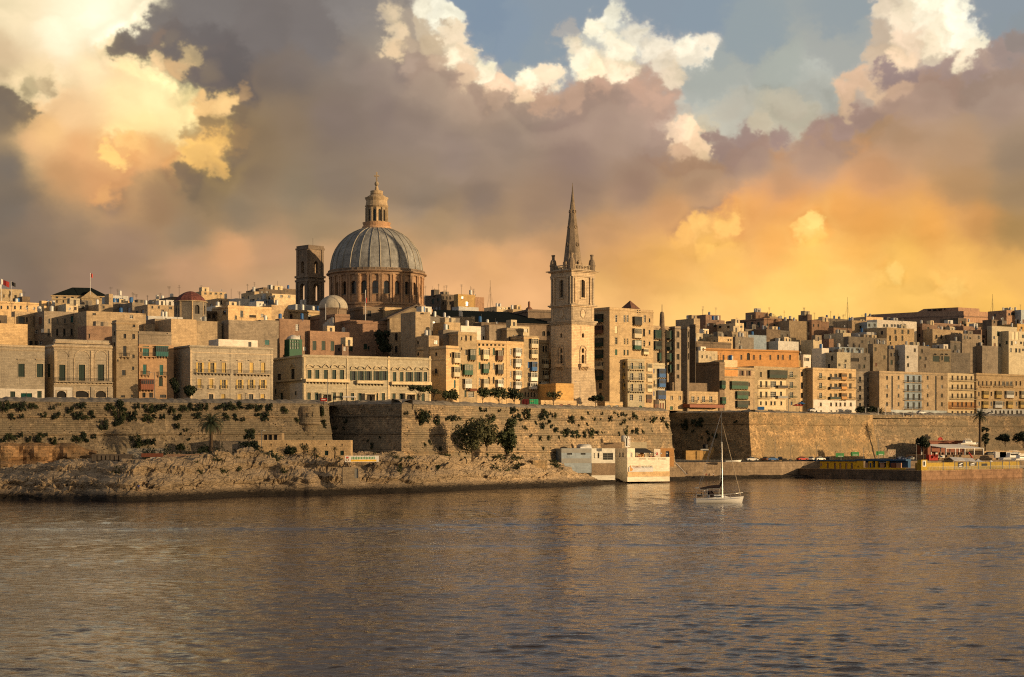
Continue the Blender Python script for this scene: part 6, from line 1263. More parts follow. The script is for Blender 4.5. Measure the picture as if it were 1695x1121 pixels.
bg(Z8, (992, 1180), 345, 680, 'stucco_cream', 'cream house with tall pale louvred windows at right edge', '1030,1065:355-420:22:S:p_cream', 1)
bg(Z8, (850, 905), 250, 722, 'lime_dark', 'small dark square tower in front of the fortress', '870:262-280:12', 0, depth=6)
bg(Z8, (936, 975), 258, 720, 'lime_grey', 'little grey block between dark square tower and tall ridge house', '', 1, depth=6)
bg(Z8, (-20, 216), 350, 690, 'lime_grey', 'bluish grey house in shade left of the brown tall house', '40,90:400-430:14;150:372-395:14', 3)
bg(Z8, (118, 226), 462, 655, 'whitewash', 'bright white roof box on grey houses', '', 1, depth=6)
bg(Z8, (-20, 130), 500, 660, 'lime_grey', 'bluish shaded houses left of the white roof box', '60,95:530-560:12', 4)
bg(Z8, (225, 332), 470, 662, 'lime_grey', 'grey narrow house in shadow right of the white roof box', '260:500-530:14', 2)
bg(Z8, (8, 108), 588, 690, 'stucco_cream', 'cream roof house with one small window above brown block', '75:600-618:18', 2, depth=6)
bg(Z8, (100, 330), 570, 672, 'lime_grey', 'dim grey terrace of houses above the brown block roof', '150,200:600-630:14', 4)
bg(Z8, (326, 504), 490, 664, 'lime', 'stone facade with arched lunettes and wide dark green windows', '380:556-606:58:S:p_green;470:560-606:46:S:p_green;370,428,465:536-552:26:A;428:558-595:16', 3, cor=.4)
bg(Z8, (436, 500, 772), 428, 680, 'lime_grey', 'long curved grey building with a row of narrow dark windows', '478:468-500:18:w:x:0;540:468-510:20;595,622,645,672,697:470-510:12;730,752:470-512:12:w:p_white', 3, cor=.4)
bg(Z8, (505, 668), 528, 668, 'lime_grey', 'blank grey retaining house wall below the curved building', '', 2)
bg(Z8, (768, 900), 470, 676, 'lime_grey', 'grey rubble terrace wall right of the curved building', '', 2)
bg(Z8, (668, 1062), 546, 690, 'lime_cream', 'low cream house with long bright blue enclosed balconies', '692:595-645:88:B:p_blue;865:592-645:108:B:p_blue;975:588-642:54:B:p_blue;772:598-640:20:w:p_white;1034:592-640:26:w:p_white', 4, cor=.4)
bg(Z8, (865, 1062), 515, 700, 'whitewash', 'white roof storey and tanks above the blue balcony house', '', 5, depth=8)
bg(Z8, (960, 1180), 432, 690, 'lime_grey', 'grey terrace with small windows below cream louvred house', '1030,1060:450-470:18', 3)
bg(Z8, (1066, 1180), 480, 684, 'lime_gold', 'ochre house with one window at lower right edge', '1100:560-590:18', 2)
bg(Z8, (1056, 1180), 618, 716, 'stucco_pink', 'salmon roof house above the yellow balcony terrace', '1105:640-665:14', 1, depth=6)
bg(Z8, (534, 650), 640, 716, 'lime_pink', 'small brown stone roof house with stub chimney', '', 1, depth=5)
bg(Z8, (305, 505), 650, 700, 'whitewash', 'low white roof walls on the brown block', '', 5, depth=6)
bg(Z8, (740, 1040), 664, 724, 'whitewash', 'low white and cream roof walls above the gallery terrace', '', 5, depth=6)
# fortress on the right skyline
FY = 900.0
def fort(label, name, pts, ys, wall, zlow=40):
    P0 = [XY(px, Y) for px, Y in pts]; o = thing(name, label, 'fortress', (P0[0].x, P0[0].y, zlow)); rt = Vector(o.location); m = MB(); tops = [zz(y, Y) for y, (px, Y) in zip(ys, pts)]; bk = 90
    for i in range(len(P0) - 1):
        a, b2 = P0[i], P0[i + 1]; za, zb2 = tops[i], tops[i + 1]
        m.quad((a.x, a.y - 4, zlow), (b2.x, b2.y - 4, zlow), (b2.x, b2.y, zb2), (a.x, a.y, za)); m.quad((a.x, a.y, za), (b2.x, b2.y, zb2), (b2.x, b2.y + bk, zb2 - 4), (a.x, a.y + bk, za - 4)); m.quad((b2.x, b2.y + bk, zlow), (a.x, a.y + bk, zlow), (a.x, a.y + bk, za - 4), (b2.x, b2.y + bk, zb2 - 4))
    for k, d in ((0, 1), (-1, -1)): p, z_ = P0[k], tops[k]; q = [(p.x, p.y + bk, zlow), (p.x, p.y - 4, zlow), (p.x, p.y, z_), (p.x, p.y + bk, z_ - 4)]; m.quad(*(q if d > 0 else q[::-1]))
    m.build('wall', wall, o, rt)
    t = MB(); t.tube([(p.x, p.y - .6, z - 3) for p, z in zip(P0, tops)], .4, 5); t.build('cordon', wall, o, rt); return o, rt
fort('massive sloping orange fortress wall crowning the right skyline', 'fortress', [(1440, 1010), (1530, 965), (1595, 930), (1668, 990), (1720, 1035)], [521, 516, 515, 518, 520], 'lime_pink', zlow=50)
o, rt = fort('low upper battery with square ports on top of the fortress', 'fortress', [(1529, 985), (1586, 958), (1621, 988)], [511.5, 508.8, 511], 'lime_pink', zlow=76)
for i, px in enumerate((1536, 1545, 1554, 1563, 1572)): m = MB(); p = XY(px, 979 - i * 2.6); m.box((p.x, p.y - 2.4, zz(513.2, 975)), (1.6, 2.2, 1.1)); m.build('gun_port', 'p_dark', o, rt)
# ------------------------------------------------------------------ vegetation
def leafmesh(seed, blobs, n, leaf, droop=0.0):
    rg = np.random.RandomState(seed); m = MB(); bl = np.array(blobs, float); wt = bl[:, 3] ** 2; wt /= wt.sum()
    for i in range(n):
        b = bl[rg.choice(len(bl), p=wt)]; d = rg.normal(size=3); d /= np.linalg.norm(d); r = b[3] * (.55 + .5 * rg.rand() ** .5) * (1 + .22 * math.sin(d[0] * 5 + seed) * math.cos(d[2] * 6))
        c = b[:3] + d * r * np.array([1, 1, b[4] if len(b) > 4 else 1]); c[2] -= droop * rg.rand() * b[3]
        u = rg.normal(size=3); u /= np.linalg.norm(u); v = np.cross(u, d + .3 * rg.normal(size=3)); v /= max(np.linalg.norm(v), 1e-3); s1 = leaf * rg.uniform(.6, 1.4); s2 = s1 * rg.uniform(.4, .8)
        m.add([c - u * s1, c - v * s2, c + u * s1, c + v * s2], [(0, 1, 2, 3)])
    return m
BUSH = []
for sd in range(6):
    rg = random.Random(sd + 40); bl = [(rg.uniform(-.75, .75), rg.uniform(-.3, .1), rg.uniform(-.6, .45), rg.uniform(.16, .5)) for _ in range(9)]
    m = leafmesh(sd, bl, 520, .13, droop=.5 if sd % 2 else .2); ob = m.build('wall_bush', 'leaf_dark' if sd % 3 else 'leaf'); me = ob.data; bpy.data.objects.remove(ob); BUSH.append(me)
def wallpt(px, py):
    Y = interp(STREET, px)
    for _ in range(3):
        z = CH + (HOR - py) / F * Y; Y2 = interp(STREET, px) - max(0, (19.5 - z)) * .21 - .75
        Y = Y2
    return P(px, py, Y)
ZA, ZB, ZC, ZD, ZE, ZF = Zm(0, 640, 5.607), Zm(280, 640, 5.607), Zm(560, 640, 5.607), Zm(840, 640, 5.607), Zm(1100, 640, 5.097), Zm(1395, 640, 5.607)
BP = [(ZA, '30,170,60 195,180,60 110,172,42 310,170,45 350,185,25 487,188,30 548,163,18 655,200,52 755,172,55 1030,180,60 1145,172,75 1270,172,40 1370,190,55 1440,190,60 1510,185,55 1600,205,45', 'top edge'),
      (ZA, '125,275,45 200,268,30 400,260,35 525,255,45 725,265,55 800,278,40 868,255,45 1100,262,70 1100,315,55 1225,270,70 1380,280,55 1445,275,35 1510,270,35 1650,270,60 960,338,62 1640,360,35', 'upper cordon'),
      (ZA, '95,455,50 150,470,30 190,440,35 270,475,40 380,440,40 425,440,30 380,500,65 492,500,50 575,485,20 715,475,55 800,465,60 870,455,35 1250,500,80 1345,505,60 1410,510,50 250,560,50 300,555,25 565,582,45 30,495,40', 'lower ledge'),
      (ZB, '140,190,50 215,185,45 270,180,50 330,180,40 470,178,40 540,178,55 600,185,45 670,168,50 740,180,40 790,180,30 838,185,45 925,190,50 1065,205,50', 'top edge behind palm'),
      (ZB, '265,265,45 525,265,50 627,282,40 685,298,30 880,275,60 815,255,30 1180,300,35 70,360,30 150,400,25 105,435,20 180,485,25 740,420,60', 'middle band behind palm'),
      (ZB, '1345,195,30 1408,205,42 1410,240,36 1425,320,40 1430,365,40 1540,380,25 1635,315,30 1625,385,25', 'shaded sharp bastion flank'),
      (ZC, '285,490,25 325,535,34 325,560,30 390,470,20 250,610,40', 'foot of shaded bastion flank'),
      (ZC, '630,240,30 740,250,70 780,290,80 810,250,55 770,330,40 905,295,55 905,330,34 855,235,20 1060,290,50 1015,285,35 1120,290,30 1330,210,35 1365,212,25 1500,215,18 1400,285,60 1620,205,30', 'upper band right of bastion corner'),
      (ZC, '800,530,25 855,515,35 935,570,35 1365,632,30', 'lower face right of bastion corner'),
      (ZD, '45,215,35 90,215,15 165,225,40 170,265,40 200,215,20 335,225,40 395,245,15 428,262,25 312,275,40 380,290,45 120,280,40 60,285,30 575,290,45 600,325,25 690,285,25 755,245,15 877,245,15', 'top band under spire tower'),
      (ZD, '995,240,15 1030,265,22 1065,250,22 1100,260,15 1168,258,35 1205,285,20 945,295,30 1070,315,25 1375,290,20 1330,300,35 1430,305,30 800,298,16 860,300,14 1130,300,16 1265,303,16', 'top band above white cafe'),
      (ZD, '270,335,20 318,355,30 405,360,20 365,340,12 173,385,18 660,355,15 745,348,18 1048,345,18 1107,370,12 440,400,35', 'middle band of lit wall'),
      (ZD, '530,415,50 500,430,26 585,440,40 625,432,40 655,430,50 700,436,36 745,420,50 820,428,30 905,430,20 870,420,20 1025,435,25 1080,415,30 1150,412,28 1185,412,36 1250,410,22 1335,398,25 412,465,20 370,455,30 470,470,20 785,475,18 210,450,20 295,480,25', 'ledge line above white cafe'),
      (ZD, '325,570,22 378,580,20 90,580,14 150,372,16', 'lit wall foot beside cafe'),
      (ZE, '165,300,42 170,345,30 280,300,60 370,385,30 420,410,30 370,440,22 240,370,18 315,430,15 600,290,20 10,310,35 25,345,24', 'dark flank behind quay house')]
ORD = ['first', 'second', 'third', 'fourth', 'fifth', 'sixth', 'seventh', 'eighth', 'ninth', 'tenth', 'eleventh', 'twelfth', 'thirteenth', 'fourteenth', 'fifteenth', 'sixteenth', 'seventeenth', 'eighteenth', 'nineteenth', 'twentieth', 'twenty-first', 'twenty-second', 'twenty-third']
kb = 0
for zi, (zm, txt, where) in enumerate(BP):
    L = sorted(tuple(float(t) for t in q.split(',')) for q in txt.split())
    for i, (x, y, w) in enumerate(L):
        p = wallpt(zm.x(x), zm.y(y)); ob = bpy.data.objects.new('wall_bush', BUSH[kb % 6]); COL.objects.link(ob); s = w / zm.k * p.y / F / (.86 if zm is ZD else 1.12); rg = random.Random(kb)
        ob.location = p; ob.scale = (s, s * .8, s * rg.uniform(.85, 1.25)); ob.rotation_euler = (0, 0, rg.uniform(-.5, .5)); kb += 1
        size = 'large' if w > 52 else ('small' if w < 26 else 'mid-sized')
        tag(ob, '%s caper bush, %s from left on the %s' % (size, ORD[i], where), 'bush', 'bushes growing out of the rampart, ' + where)
def tree(label, px, py0, py1, wpx, Y, name='tree', mat='leaf', n=900, leaf=.34, trunk=.3, seed=1, flat=1.0, blobs=None, zbase=None, group=None, lean=0, nb=7):
    """crown between photo rows py0 (top) and py1 (foot of the trunk)"""
    base = P(px, py1, Y) if zbase is None else Vector((*XY(px, Y), zbase)); top = P(px, py0, Y).z; H = top - base.z; W = wpx * Y / F / 2; o = thing(name, label, 'tree', base, group); rg = random.Random(seed)
    ch_ = H * (1 - trunk); cz = H - ch_ / 2; bl = []
    for i in range(nb):
        a = rg.uniform(0, 6.28); q = rg.uniform(.25, .8); r = rg.uniform(.34, .5) * min(W, ch_ / 2 * 1.2)
        bl.append((W * q * math.cos(a) * (1 - .0), W * q * math.sin(a) * .7, cz + (ch_ / 2 - r) * rg.uniform(-.85, .95), r, flat))
    bl.append((0, 0, cz, min(W, ch_ / 2) * .62, flat))
    m = leafmesh(seed, bl, n, leaf); m.build('crown', mat, o)
    t = MB(); t.tube([(0, 0, -.4), (lean * .3, 0, H * trunk * .6), (lean, 0, H * trunk + ch_ * .3)], [max(.14, H * .03), max(.11, H * .024), .07], 7)
    for b in bl[:5]: t.tube([(lean * .5, 0, H * trunk * .7), ((b[0] + lean) * .6, b[1] * .6, (H * trunk + b[2]) / 2), (b[0], b[1], b[2])], [max(.08, H * .014), .05, .02], 5)
    t.build('trunk', 'bark', o); return o
tree('tall dark tree left of the yellow-shuttered palazzo', 290, 620, 661, 20, 438, mat='leaf_dark', n=1100, leaf=.3, trunk=.1, seed=3)
tree('rounded green tree beside the tall dark tree at palazzo corner', 312, 636, 662, 27, 437, mat='leaf', n=900, leaf=.28, trunk=.1, seed=4)
tree('big black-green ficus standing behind the pink house', 634, 544, 600, 31, 520, mat='leaf_dark', n=1400, leaf=.4, trunk=.2, seed=5)
tree('wide feathery tamarisk in front of the long palazzo right end', 694, 633, 668, 54, 452, mat='leaf', n=1300, leaf=.24, trunk=.4, seed=6, flat=.6, nb=10)
tree('round bushy tree at the corner of the cream corner house', 747, 641, 668, 32, 462, mat='leaf', n=1000, leaf=.27, trunk=.15, seed=7)
tree('thin brownish street tree left of the pair by the red awning', 718, 640, 666, 26, 456, mat='leaf_olive', n=420, leaf=.2, trunk=.4, seed=71, flat=.7)
tree('loose street tree right of the red awning', 799, 641, 669, 28, 478, mat='leaf', n=750, leaf=.26, trunk=.3, seed=8)
tree('wide dark street tree next to the blue lamp post', 826, 640, 672, 38, 484, mat='leaf', n=900, leaf=.27, trunk=.3, seed=9)
tree('dense dark street tree left of the red and green containers', 851, 640, 672, 28, 489, mat='leaf_dark', n=1000, leaf=.28, trunk=.25, seed=10)
tree('sparse small street tree right of the green container', 916, 644, 672, 26, 500, mat='leaf_olive', n=520, leaf=.22, trunk=.35, seed=11)
tree('clipped umbrella-shaped dark tree in front of the spire tower base', 986, 651, 673, 28, 520, mat='leaf_dark', n=1300, leaf=.25, trunk=.3, seed=12, flat=.62, nb=9)
tree('large wispy olive tree leaning on the lit bastion wall', 782, 684, 762, 62, 446, mat='leaf_olive', n=3600, leaf=.3, trunk=.03, seed=13, nb=12)
tree('smaller wispy tree between the two large trees on the lit bastion', 806, 700, 745, 40, 452, mat='leaf_olive', n=1800, leaf=.3, trunk=.04, seed=14)
tree('tall dark tree right of the wispy olive tree on the lit bastion', 838, 689, 758, 38, 458, mat='leaf', n=3200, leaf=.3, trunk=.02, seed=15, nb=12)
tree('round dark tree beside the dark red restaurant', 1528, 721, 762, 27, 612, mat='leaf_dark', n=1200, leaf=.34, trunk=.42, seed=16)
tree('slim dark tree right of the tall quay palm', 1631, 704, 745, 15, 672, mat='leaf_dark', n=800, leaf=.34, trunk=.1, seed=17)
tree('broad dark evergreen at the right edge below the rampart', 1664, 716, 738, 44, 660, mat='leaf_dark', n=1200, leaf=.4, trunk=.1, seed=18, flat=.6)
tree('dark evergreen cut by the right picture edge', 1694, 708, 740, 30, 656, mat='leaf_dark', n=1000, leaf=.4, trunk=.1, seed=19)
tree('dark street shrub tree left of the lamp posts by the shaded block', 1424, 672, 688, 16, 672, mat='leaf_dark', n=600, leaf=.3, trunk=.15, seed=20)
tree('wide dark street shrub tree in front of the shaded block', 1444, 670, 688, 26, 673, mat='leaf_dark', n=800, leaf=.3, trunk=.15, seed=21)
tree('layered dark pine in the garden right of the date palm', 414, 727, 757, 30, 402, mat='leaf_dark', n=1300, leaf=.24, trunk=.1, seed=22, flat=.5, nb=11)
tree('dark round tree on the terrace above the layered pine', 412, 708, 732, 18, 412, mat='leaf_dark', n=700, leaf=.24, trunk=.1, seed=23)
tree('small upright cypress on the long low garden wall', 467, 729, 745, 9, 412, mat='leaf_dark', n=350, leaf=.2, trunk=.1, seed=24)
tree('rounded garden shrub tree below the small cypress', 481, 738, 756, 27, 406, mat='leaf', n=800, leaf=.22, trunk=.1, seed=25)
tree('thin bare-branched young tree against the long garden wall', 503, 734, 756, 18, 408, mat='leaf_olive', n=240, leaf=.16, trunk=.3, seed=26)
tree('low leafy tree at the left foot of the garden by the concrete wall', 298, 733, 752, 16, 400, mat='leaf', n=520, leaf=.2, trunk=.3, seed=27)
tree('slender dark bush tree by the stub of the garden pillar', 338, 738, 754, 26, 402, mat='leaf', n=600, leaf=.2, trunk=.15, seed=28)
def palm(label, px, pyc, pyb, Y, rw, nf=44, mat='leaf_palm', droop=1.0, seed=1, tr=.35):
    base = P(px, pyb, Y); H = P(px, pyc, Y).z - base.z; o = thing('palm_tree', label, 'palm', base); rg = random.Random(seed); Wm = rw * Y / F
    t = MB(); t.tube([(0, 0, -.5), (.1, 0, H * .5), (0, 0, H)], [tr * 1.2, tr, tr * .9], 8); t.build('trunk', 'bark', o)
    m = MB()
    for i in range(nf):
        a = 2.399 * i; el = R(80 - 105 * (i / nf) ** .8) + rg.uniform(-.1, .1); L = Wm * rg.uniform(.9, 1.12); pts = []
        for k in range(9):
            s = k / 8; e2 = el - droop * 1.25 * s * s; 
            pts.append((pts[-1] + Vector((math.cos(a) * math.cos(e2), math.sin(a) * math.cos(e2), math.sin(e2))) * L / 8) if pts else Vector((0, 0, H)))
        side = Vector((-math.sin(a), math.cos(a), 0))
        for k in range(8):
            w = .16 * L * math.sin(math.pi * min(1, (k + 1.2) / 9)) + .05
            for q in range(3):
                c = pts[k].lerp(pts[k + 1], q / 3); d = (pts[k + 1] - pts[k]).normalized()
                for sg in (-1, 1):
                    tip = c + side * sg * w + d * w * .8 - Vector((0, 0, w * .35)); m.add([c, c + d * .11 * L / 3, tip], [(0, 1, 2)])
    m.build('fronds', mat, o); return o
palm('large date palm with drooping grey-green fronds before the left rampart', 349, 700, 752, 402, 27, 60, droop=1.25, tr=.42)
palm('tall dark palm on a long trunk in front of the right rampart', 1622, 688, 740, 640, 17, 40, 'leaf_dark', 1.0, 5, .5)
palm('small low fan palm, left one against the garden wall', 521, 744, 756, 405, 7, 22, 'leaf', 1.0, 7, .15)
palm('small low fan palm, right one against the garden wall', 554, 743, 756, 408, 7, 22, 'leaf', 1.0, 8, .15)
palm('low palm crown peeping over the rampart by the shaded block', 1458, 680, 689, 672, 9, 24, 'leaf_dark', .9, 9, .3)
# scrub on the rocks: nobody could count it
sc = MB(); rg = np.random.RandomState(77)
def scrub(px, py, w, h, n):
    """low scrub resting on the shore rock around a spot"""
    best = None
    i = int(np.clip(np.searchsorted(PXs, px), 0, NI - 1)); rows = HOR - (SHZ[i] - CH) * F / Yg[i]; j = int(np.argmin(np.abs(rows - py) + (np.arange(NJ) < 6) * 50)); Y0 = float(Yg[i, j])
    for _ in range(n):
        pxx = px + rg.normal() * w / 2.2; Y = Y0 + rg.normal() * h / F * Y0 * 3.2 / 2; z = shore_z(pxx, Y) + abs(rg.normal()) * .28; x = (pxx - CX) / F * Y
        u = rg.normal(size=3); u /= np.linalg.norm(u); v = np.cross(u, rg.normal(size=3)); v /= np.linalg.norm(v); s = rg.uniform(.1, .3); c = np.array((x, Y, z)); sc.add([c - u * s, c - v * s * .6, c + u * s, c + v * s * .6], [(0, 1, 2, 3)])
for q in '412,764,14,6,500 342,773,10,4,260 365,776,14,3,240 452,760,16,4,420 460,764,10,3,200 523,763,9,3,200 530,772,12,4,240 548,774,10,3,180 562,758,8,4,240 640,762,12,7,520 655,764,14,4,360 663,775,5,8,260 680,768,9,5,320 676,776,4,5,160 707,777,4,3,120 740,764,7,4,240 765,768,8,4,260 725,776,5,3,120 812,762,18,5,700 830,768,16,6,620 846,764,12,7,520 822,776,9,4,260 838,778,8,3,200 800,780,7,3,160 855,772,10,5,300 858,760,14,4,360 897,755,14,3,360 915,762,12,3,320 920,772,16,2,300 935,774,14,3,300 950,768,5,6,260 964,776,5,5,220 250,774,10,4,200 225,783,14,2,160 192,786,12,2,100 470,783,10,2,120 396,779,4,3,100 620,773,4,6,160 330,782,8,2,90'.split():
    a = [float(t) for t in q.split(',')]; scrub(a[0], a[1], a[2], a[3], int(a[4]))
o = sc.build('shore_scrub', 'leaf'); o['kind'] = 'stuff'
# hedge belt at the foot of the left rampart
hd = MB()
for k in range(3600):
    px = rg.uniform(236, 452); Y = 398 + (px - 236) * .02 + rg.uniform(-2, 3); z = 8.6 + rg.rand() ** 1.6 * (2.0 + 1.2 * math.sin(px * .21) + .8 * math.sin(px * .67)); x = (px - CX) / F * Y; c = np.array((x, Y, z)); u = rg.normal(size=3); u /= np.linalg.norm(u); v = np.cross(u, rg.normal(size=3)); v /= np.linalg.norm(v); s = rg.uniform(.12, .3); hd.add([c - u * s, c - v * s * .6, c + u * s, c + v * s * .6], [(0, 1, 2, 3)])
o = hd.build('garden_hedge', 'leaf_dark'); o['kind'] = 'stuff'
# ------------------------------------------------------------------ small buildings on the shore
def text_mesh(txt, size, mat, parent, root, f, s0, z0, d=.04, vertical=False, name='lettering', w=None):
    c = bpy.data.curves.new('t', 'FONT'); c.body = txt; c.size = size; c.extrude = .01; ob = bpy.data.objects.new('t', c); COL.objects.link(ob); bpy.context.view_layer.update(); dg = bpy.context.evaluated_depsgraph_get()
    me = bpy.data.meshes.new_from_object(ob.evaluated_get(dg)); bpy.data.objects.remove(ob); m = MB(); xs = [v.co.x for v in me.vertices]; k = w / (max(xs) - min(xs)) if w else 1
    for v in me.vertices:
        x, y = (v.co.x - min(xs)) * k, v.co.y
        if vertical: x, y = -v.co.y, (v.co.x - min(xs)) * k
        m.v.append(f.p(s0 + x, z0 + y, d + v.co.z))
    m.f = [tuple(p.vertices) for p in me.polygons]; m.m = [0] * len(m.f); return m.build(name, mat, parent, root)
ZG = Zm(925, 715, 8.921)
def shed(name, label, cat, zm, xs, Y, ytop, wall, base, **k): k.setdefault('cornice', 0); k.setdefault('parapet', .25); return Bld(name, label, cat, zm, xs, Y, ytop, wall, base=base, **k)
# the white cafe on the water (built from four joined volumes)
cafe = shed('cafe_wing', 'grey-striped low rear wing of the white waterside cafe', 'cafe', ZG, (38, 482), 488, 243, 'whitewash_blue', 3.5, ang=20, depth=8)
cafe.row((158, 358), 312, 338, 72, kind='w', sill=False); cafe.panel(2, 480, 392, 462, 'p_grey'); cafe.panel(2, 480, 246, 308, 'p_grey'); cafe.done()
b = shed('cafe', 'cream cafe block with wide black sliding window on a rough stone base', 'cafe', ZG, (483, 832), 492, 243, 'stucco_white', 1.2, ang=20, depth=12)
b.win(725, 312, 414, 150, 'w', 'p_grey', sill=False); b.win(522, 312, 390, 26, 'w', 'p_white', gl='glass_pale', sill=False); b.win(583, 312, 390, 22, 'w', sill=False)
b.panel(484, 832, 462, 640, 'rubble', 'stone_base', d=.12); b.done()
b = shed('cafe', 'cream cafe corner block with narrow windows next to the terrace', 'cafe', ZG, (838, 1008, 1124), 487, 243, 'stucco_white', .6, ang=24)
b.row((900, 946), 305, 385, 20, kind='w', sill=False, k=0); b.win(1068, 305, 385, 36, 'w', 'p_white', gl='glass_pale', sill=False); b.panel(842, 1006, 530, 690, 'rubble', 'stone_base', k=0, d=.12)
b.done()
cb = b
b = shed('cafe_terrace', 'cream cafe terrace wall carrying the tourists welcome banner', 'cafe', ZG, (1012, 1636), 485.6, 375, 'stucco_white', .5, ang=24, depth=11, parapet=1.0)
f = b.F(1); b.panel(1014, 1634, 585, 660, 'lime_gold', 'plinth', d=.1)
for x0, x1 in ((1180, 1292), (1318, 1442), (1468, 1586)):
    for i in range(7): x = x0 + (x1 - x0) * (i + .5) / 7; b.win(x, 392, 408, 9, 'V', sill=False)
a0, a1 = f.s(ZG.x(1030)), f.s(ZG.x(1390)); z0, z1 = f.z(ZG.x(1200), ZG.y(590)), f.z(ZG.x(1200), ZG.y(518)); m = MB(); fbox(m, f, a0, a1, z0, z1, .13, .18); bn = b.part('banner', m, 'cloth_white')
L_ = a1 - a0; text_mesh('TOURISTS', 1.15, 'p_redbrown', bn, b.root, f, a0 + L_ * .16, z0 + 1.0 + .1, .19, w=L_ * .34); text_mesh('ARE WELCOME', 1.15, 'p_grey', bn, b.root, f, a0 + L_ * .53, z0 + 1.0 + .1, .19, w=L_ * .45)
m = MB()
m.add([f.p(a0 + .3, z0 + .2, .19), f.p(a0 + 1.1, z0 + .2, .19), f.p(a0 + 1.5, z0 + .9, .19), f.p(a0 + .8, z0 + 1.3, .19), f.p(a0 + .7, z0 + 2.2, .19), f.p(a0 + .4, z0 + 1.5, .19)], [(0, 1, 2, 3, 4, 5)]); b.part('emblem', m, 'p_wood', bn)
b.done(); tb = b
# terrace canopy with lamps
f = Fac(tb.B + Vector((1, 3)), tb.C + Vector((-.5, 3.0))); cz = zz(ZG.y(245), 492); o = thing('canopy', 'dark thatched terrace canopy over the cafe tables', 'canopy', (tb.B.x, tb.B.y + 3, 6)); rt = Vector(o.location)
s0, s1 = f.s(ZG.x(1125)), f.s(ZG.x(1405)); sp0 = f.s(ZG.x(1370)); zl = zz(ZG.y(312), 492)
m = MB(); m.hexa([f.p(s0, zl, 0), f.p(s1, zl - .1, 0), f.p(s1, zl - .1, -5), f.p(s0, zl, -5), f.p(s0, cz, -.8), f.p(sp0 - 1.5, cz, -.8), f.p(sp0 - 1.5, cz, -4.5), f.p(s0, cz, -4.5)]); m.build('thatch', 'p_black', o, rt)
for t in np.linspace(s0 + .2, s1 - .1, 5): m = MB(); fbox(m, f, t - .06, t + .06, tb.ztop - 1, zl, -.15, 0); m.build('post', 'p_dark', o, rt)
for i, t in enumerate(np.linspace(s0 + 1.2, s1 + 4.5, 6)):
    m = MB(); c = f.p(t, zl - .25, .2); m.lathe((c[0], c[1]), [(0, c[2] - .22), (.2, c[2] - .12), (.24, c[2]), (.2, c[2] + .12), (0, c[2] + .22)], 8); q = m.build('lamp', 'cloth_white', o, rt)
m = MB(); fbox(m, f, s0 + 3.0, s0 + 5.2, tb.ztop - .8, tb.ztop + 1.6, -3.2, -3.1); m.build('menu_board', 'p_wood', o, rt)
for t in (1.2, 2.2, 6.5, 7.6): m = MB(); fbox(m, f, s0 + t, s0 + t + .8, tb.ztop - .9, tb.ztop + .35, -2.4, -1.8); m.build('table', 'p_redbrown', o, rt)
# vertical pole sign
g0 = XY(ZG.x(982), 494); f = Fac(g0, g0 + Vector((math.cos(.35), math.sin(.35))) * 3.0); o = thing('pole_sign', 'tall white cafe roof sign with black bottle emblem and vertical lettering', 'sign', (g0.x, g0.y, 8)); rt = Vector(o.location); zb_, zt_ = zz(ZG.y(228), 494), zz(ZG.y(66), 494); W = 80 / 8.921 * 494 / F
m = MB(); fbox(m, f, 0, W, zb_, zt_, -.15, 0); bd = m.build('board', 'cloth_white', o, rt)
m = MB(); fbox(m, f, W * .12, W * .42, zb_ + .3, zb_ + 2.7, .002, .02); c = [f.p(W * .27 + .26 * math.cos(t), zb_ + 3.0 + .5 * math.sin(t), .03) for t in np.linspace(0, 6.283, 13)]; m.tube(c, .09, 5, cap=False); m.build('emblem', 'p_black', bd, rt)
text_mesh('CISK', .62, 'p_redbrown', bd, rt, f, W * .93, zb_ + .35, .02, vertical=True, w=4.2 * .78)
m = MB(); fbox(m, f, W * .4, W * .5, zb_ - 1.5, zb_, -.12, -.04); m.build('post', 'steel', o, rt)
b = shed('store_house', 'long brown-grey flat store behind the cafe roof', 'building', ZG, (625, 935), 507, 160, 'rubble', 5, ang=10, depth=6); b.done()
b = shed('store_house', 'cream store block behind the cafe terrace and pole sign', 'building', ZG, (938, 1300), 514, 152, 'stucco_cream', 5, ang=10, depth=6); b.done()
def dome_tank(label, px, py, Y, r, mat='tank', h=1.3, name='water_tank'):
    p = P(px, py, Y); m = MB(); m.lathe((p.x, p.y), [(0, p.z - h), (r, p.z - h), (r, p.z - .35), (r * .7, p.z - .05), (0, p.z)], 14); tag(m.build(name, mat, smooth=True), label, 'water tank')
dome_tank('broad pale dome tank on the grey cafe wing roof', ZG.x(370), ZG.y(180), 494, 2.2, h=1.7)
dome_tank('upright pale water tank beside the cafe pole sign', ZG.x(962), ZG.y(52), 515, .95, h=2.0)
m = MB(); p = P(ZG.x(395), ZG.y(232), 492); m.box((p.x, p.y, p.z), (3.4, 1.2, .5), .2); tag(m.build('skylight', 'cloth_white'), 'white slanted skylight on the grey cafe wing roof', 'skylight')
b = shed('wall_sign', 'plain white board with small red mark right of the cafe canopy', 'sign', ZG, (1405, 1500), 496, 252, 'whitewash', 6, ang=15, depth=.4); f = b.F(1); m = MB(); fbox(m, f, f.L * .35, f.L * .6, b.ztop - 1.9, b.ztop - 1.1, .01, .03); b.part('mark', m, 'p_red'); b.done()
b = shed('quay_house', 'brown rendered quay building right behind the cafe terrace', 'house', ZG, (1500, 1700), 528, 243, 'stucco_orange', 4.5, ang=10, depth=8); b.win(1605, 285, 370, 52, 'w', 'p_blue_dk'); b.done()
b = shed('quay_house', 'ochre quay house with blue doors above the moored rowing boat', 'house', ZE, (180, 372), 578, 540, 'stucco_ochre', 5.0, ang=8, depth=6); b.pil(285, 30, 545, 615, .25); b.done()
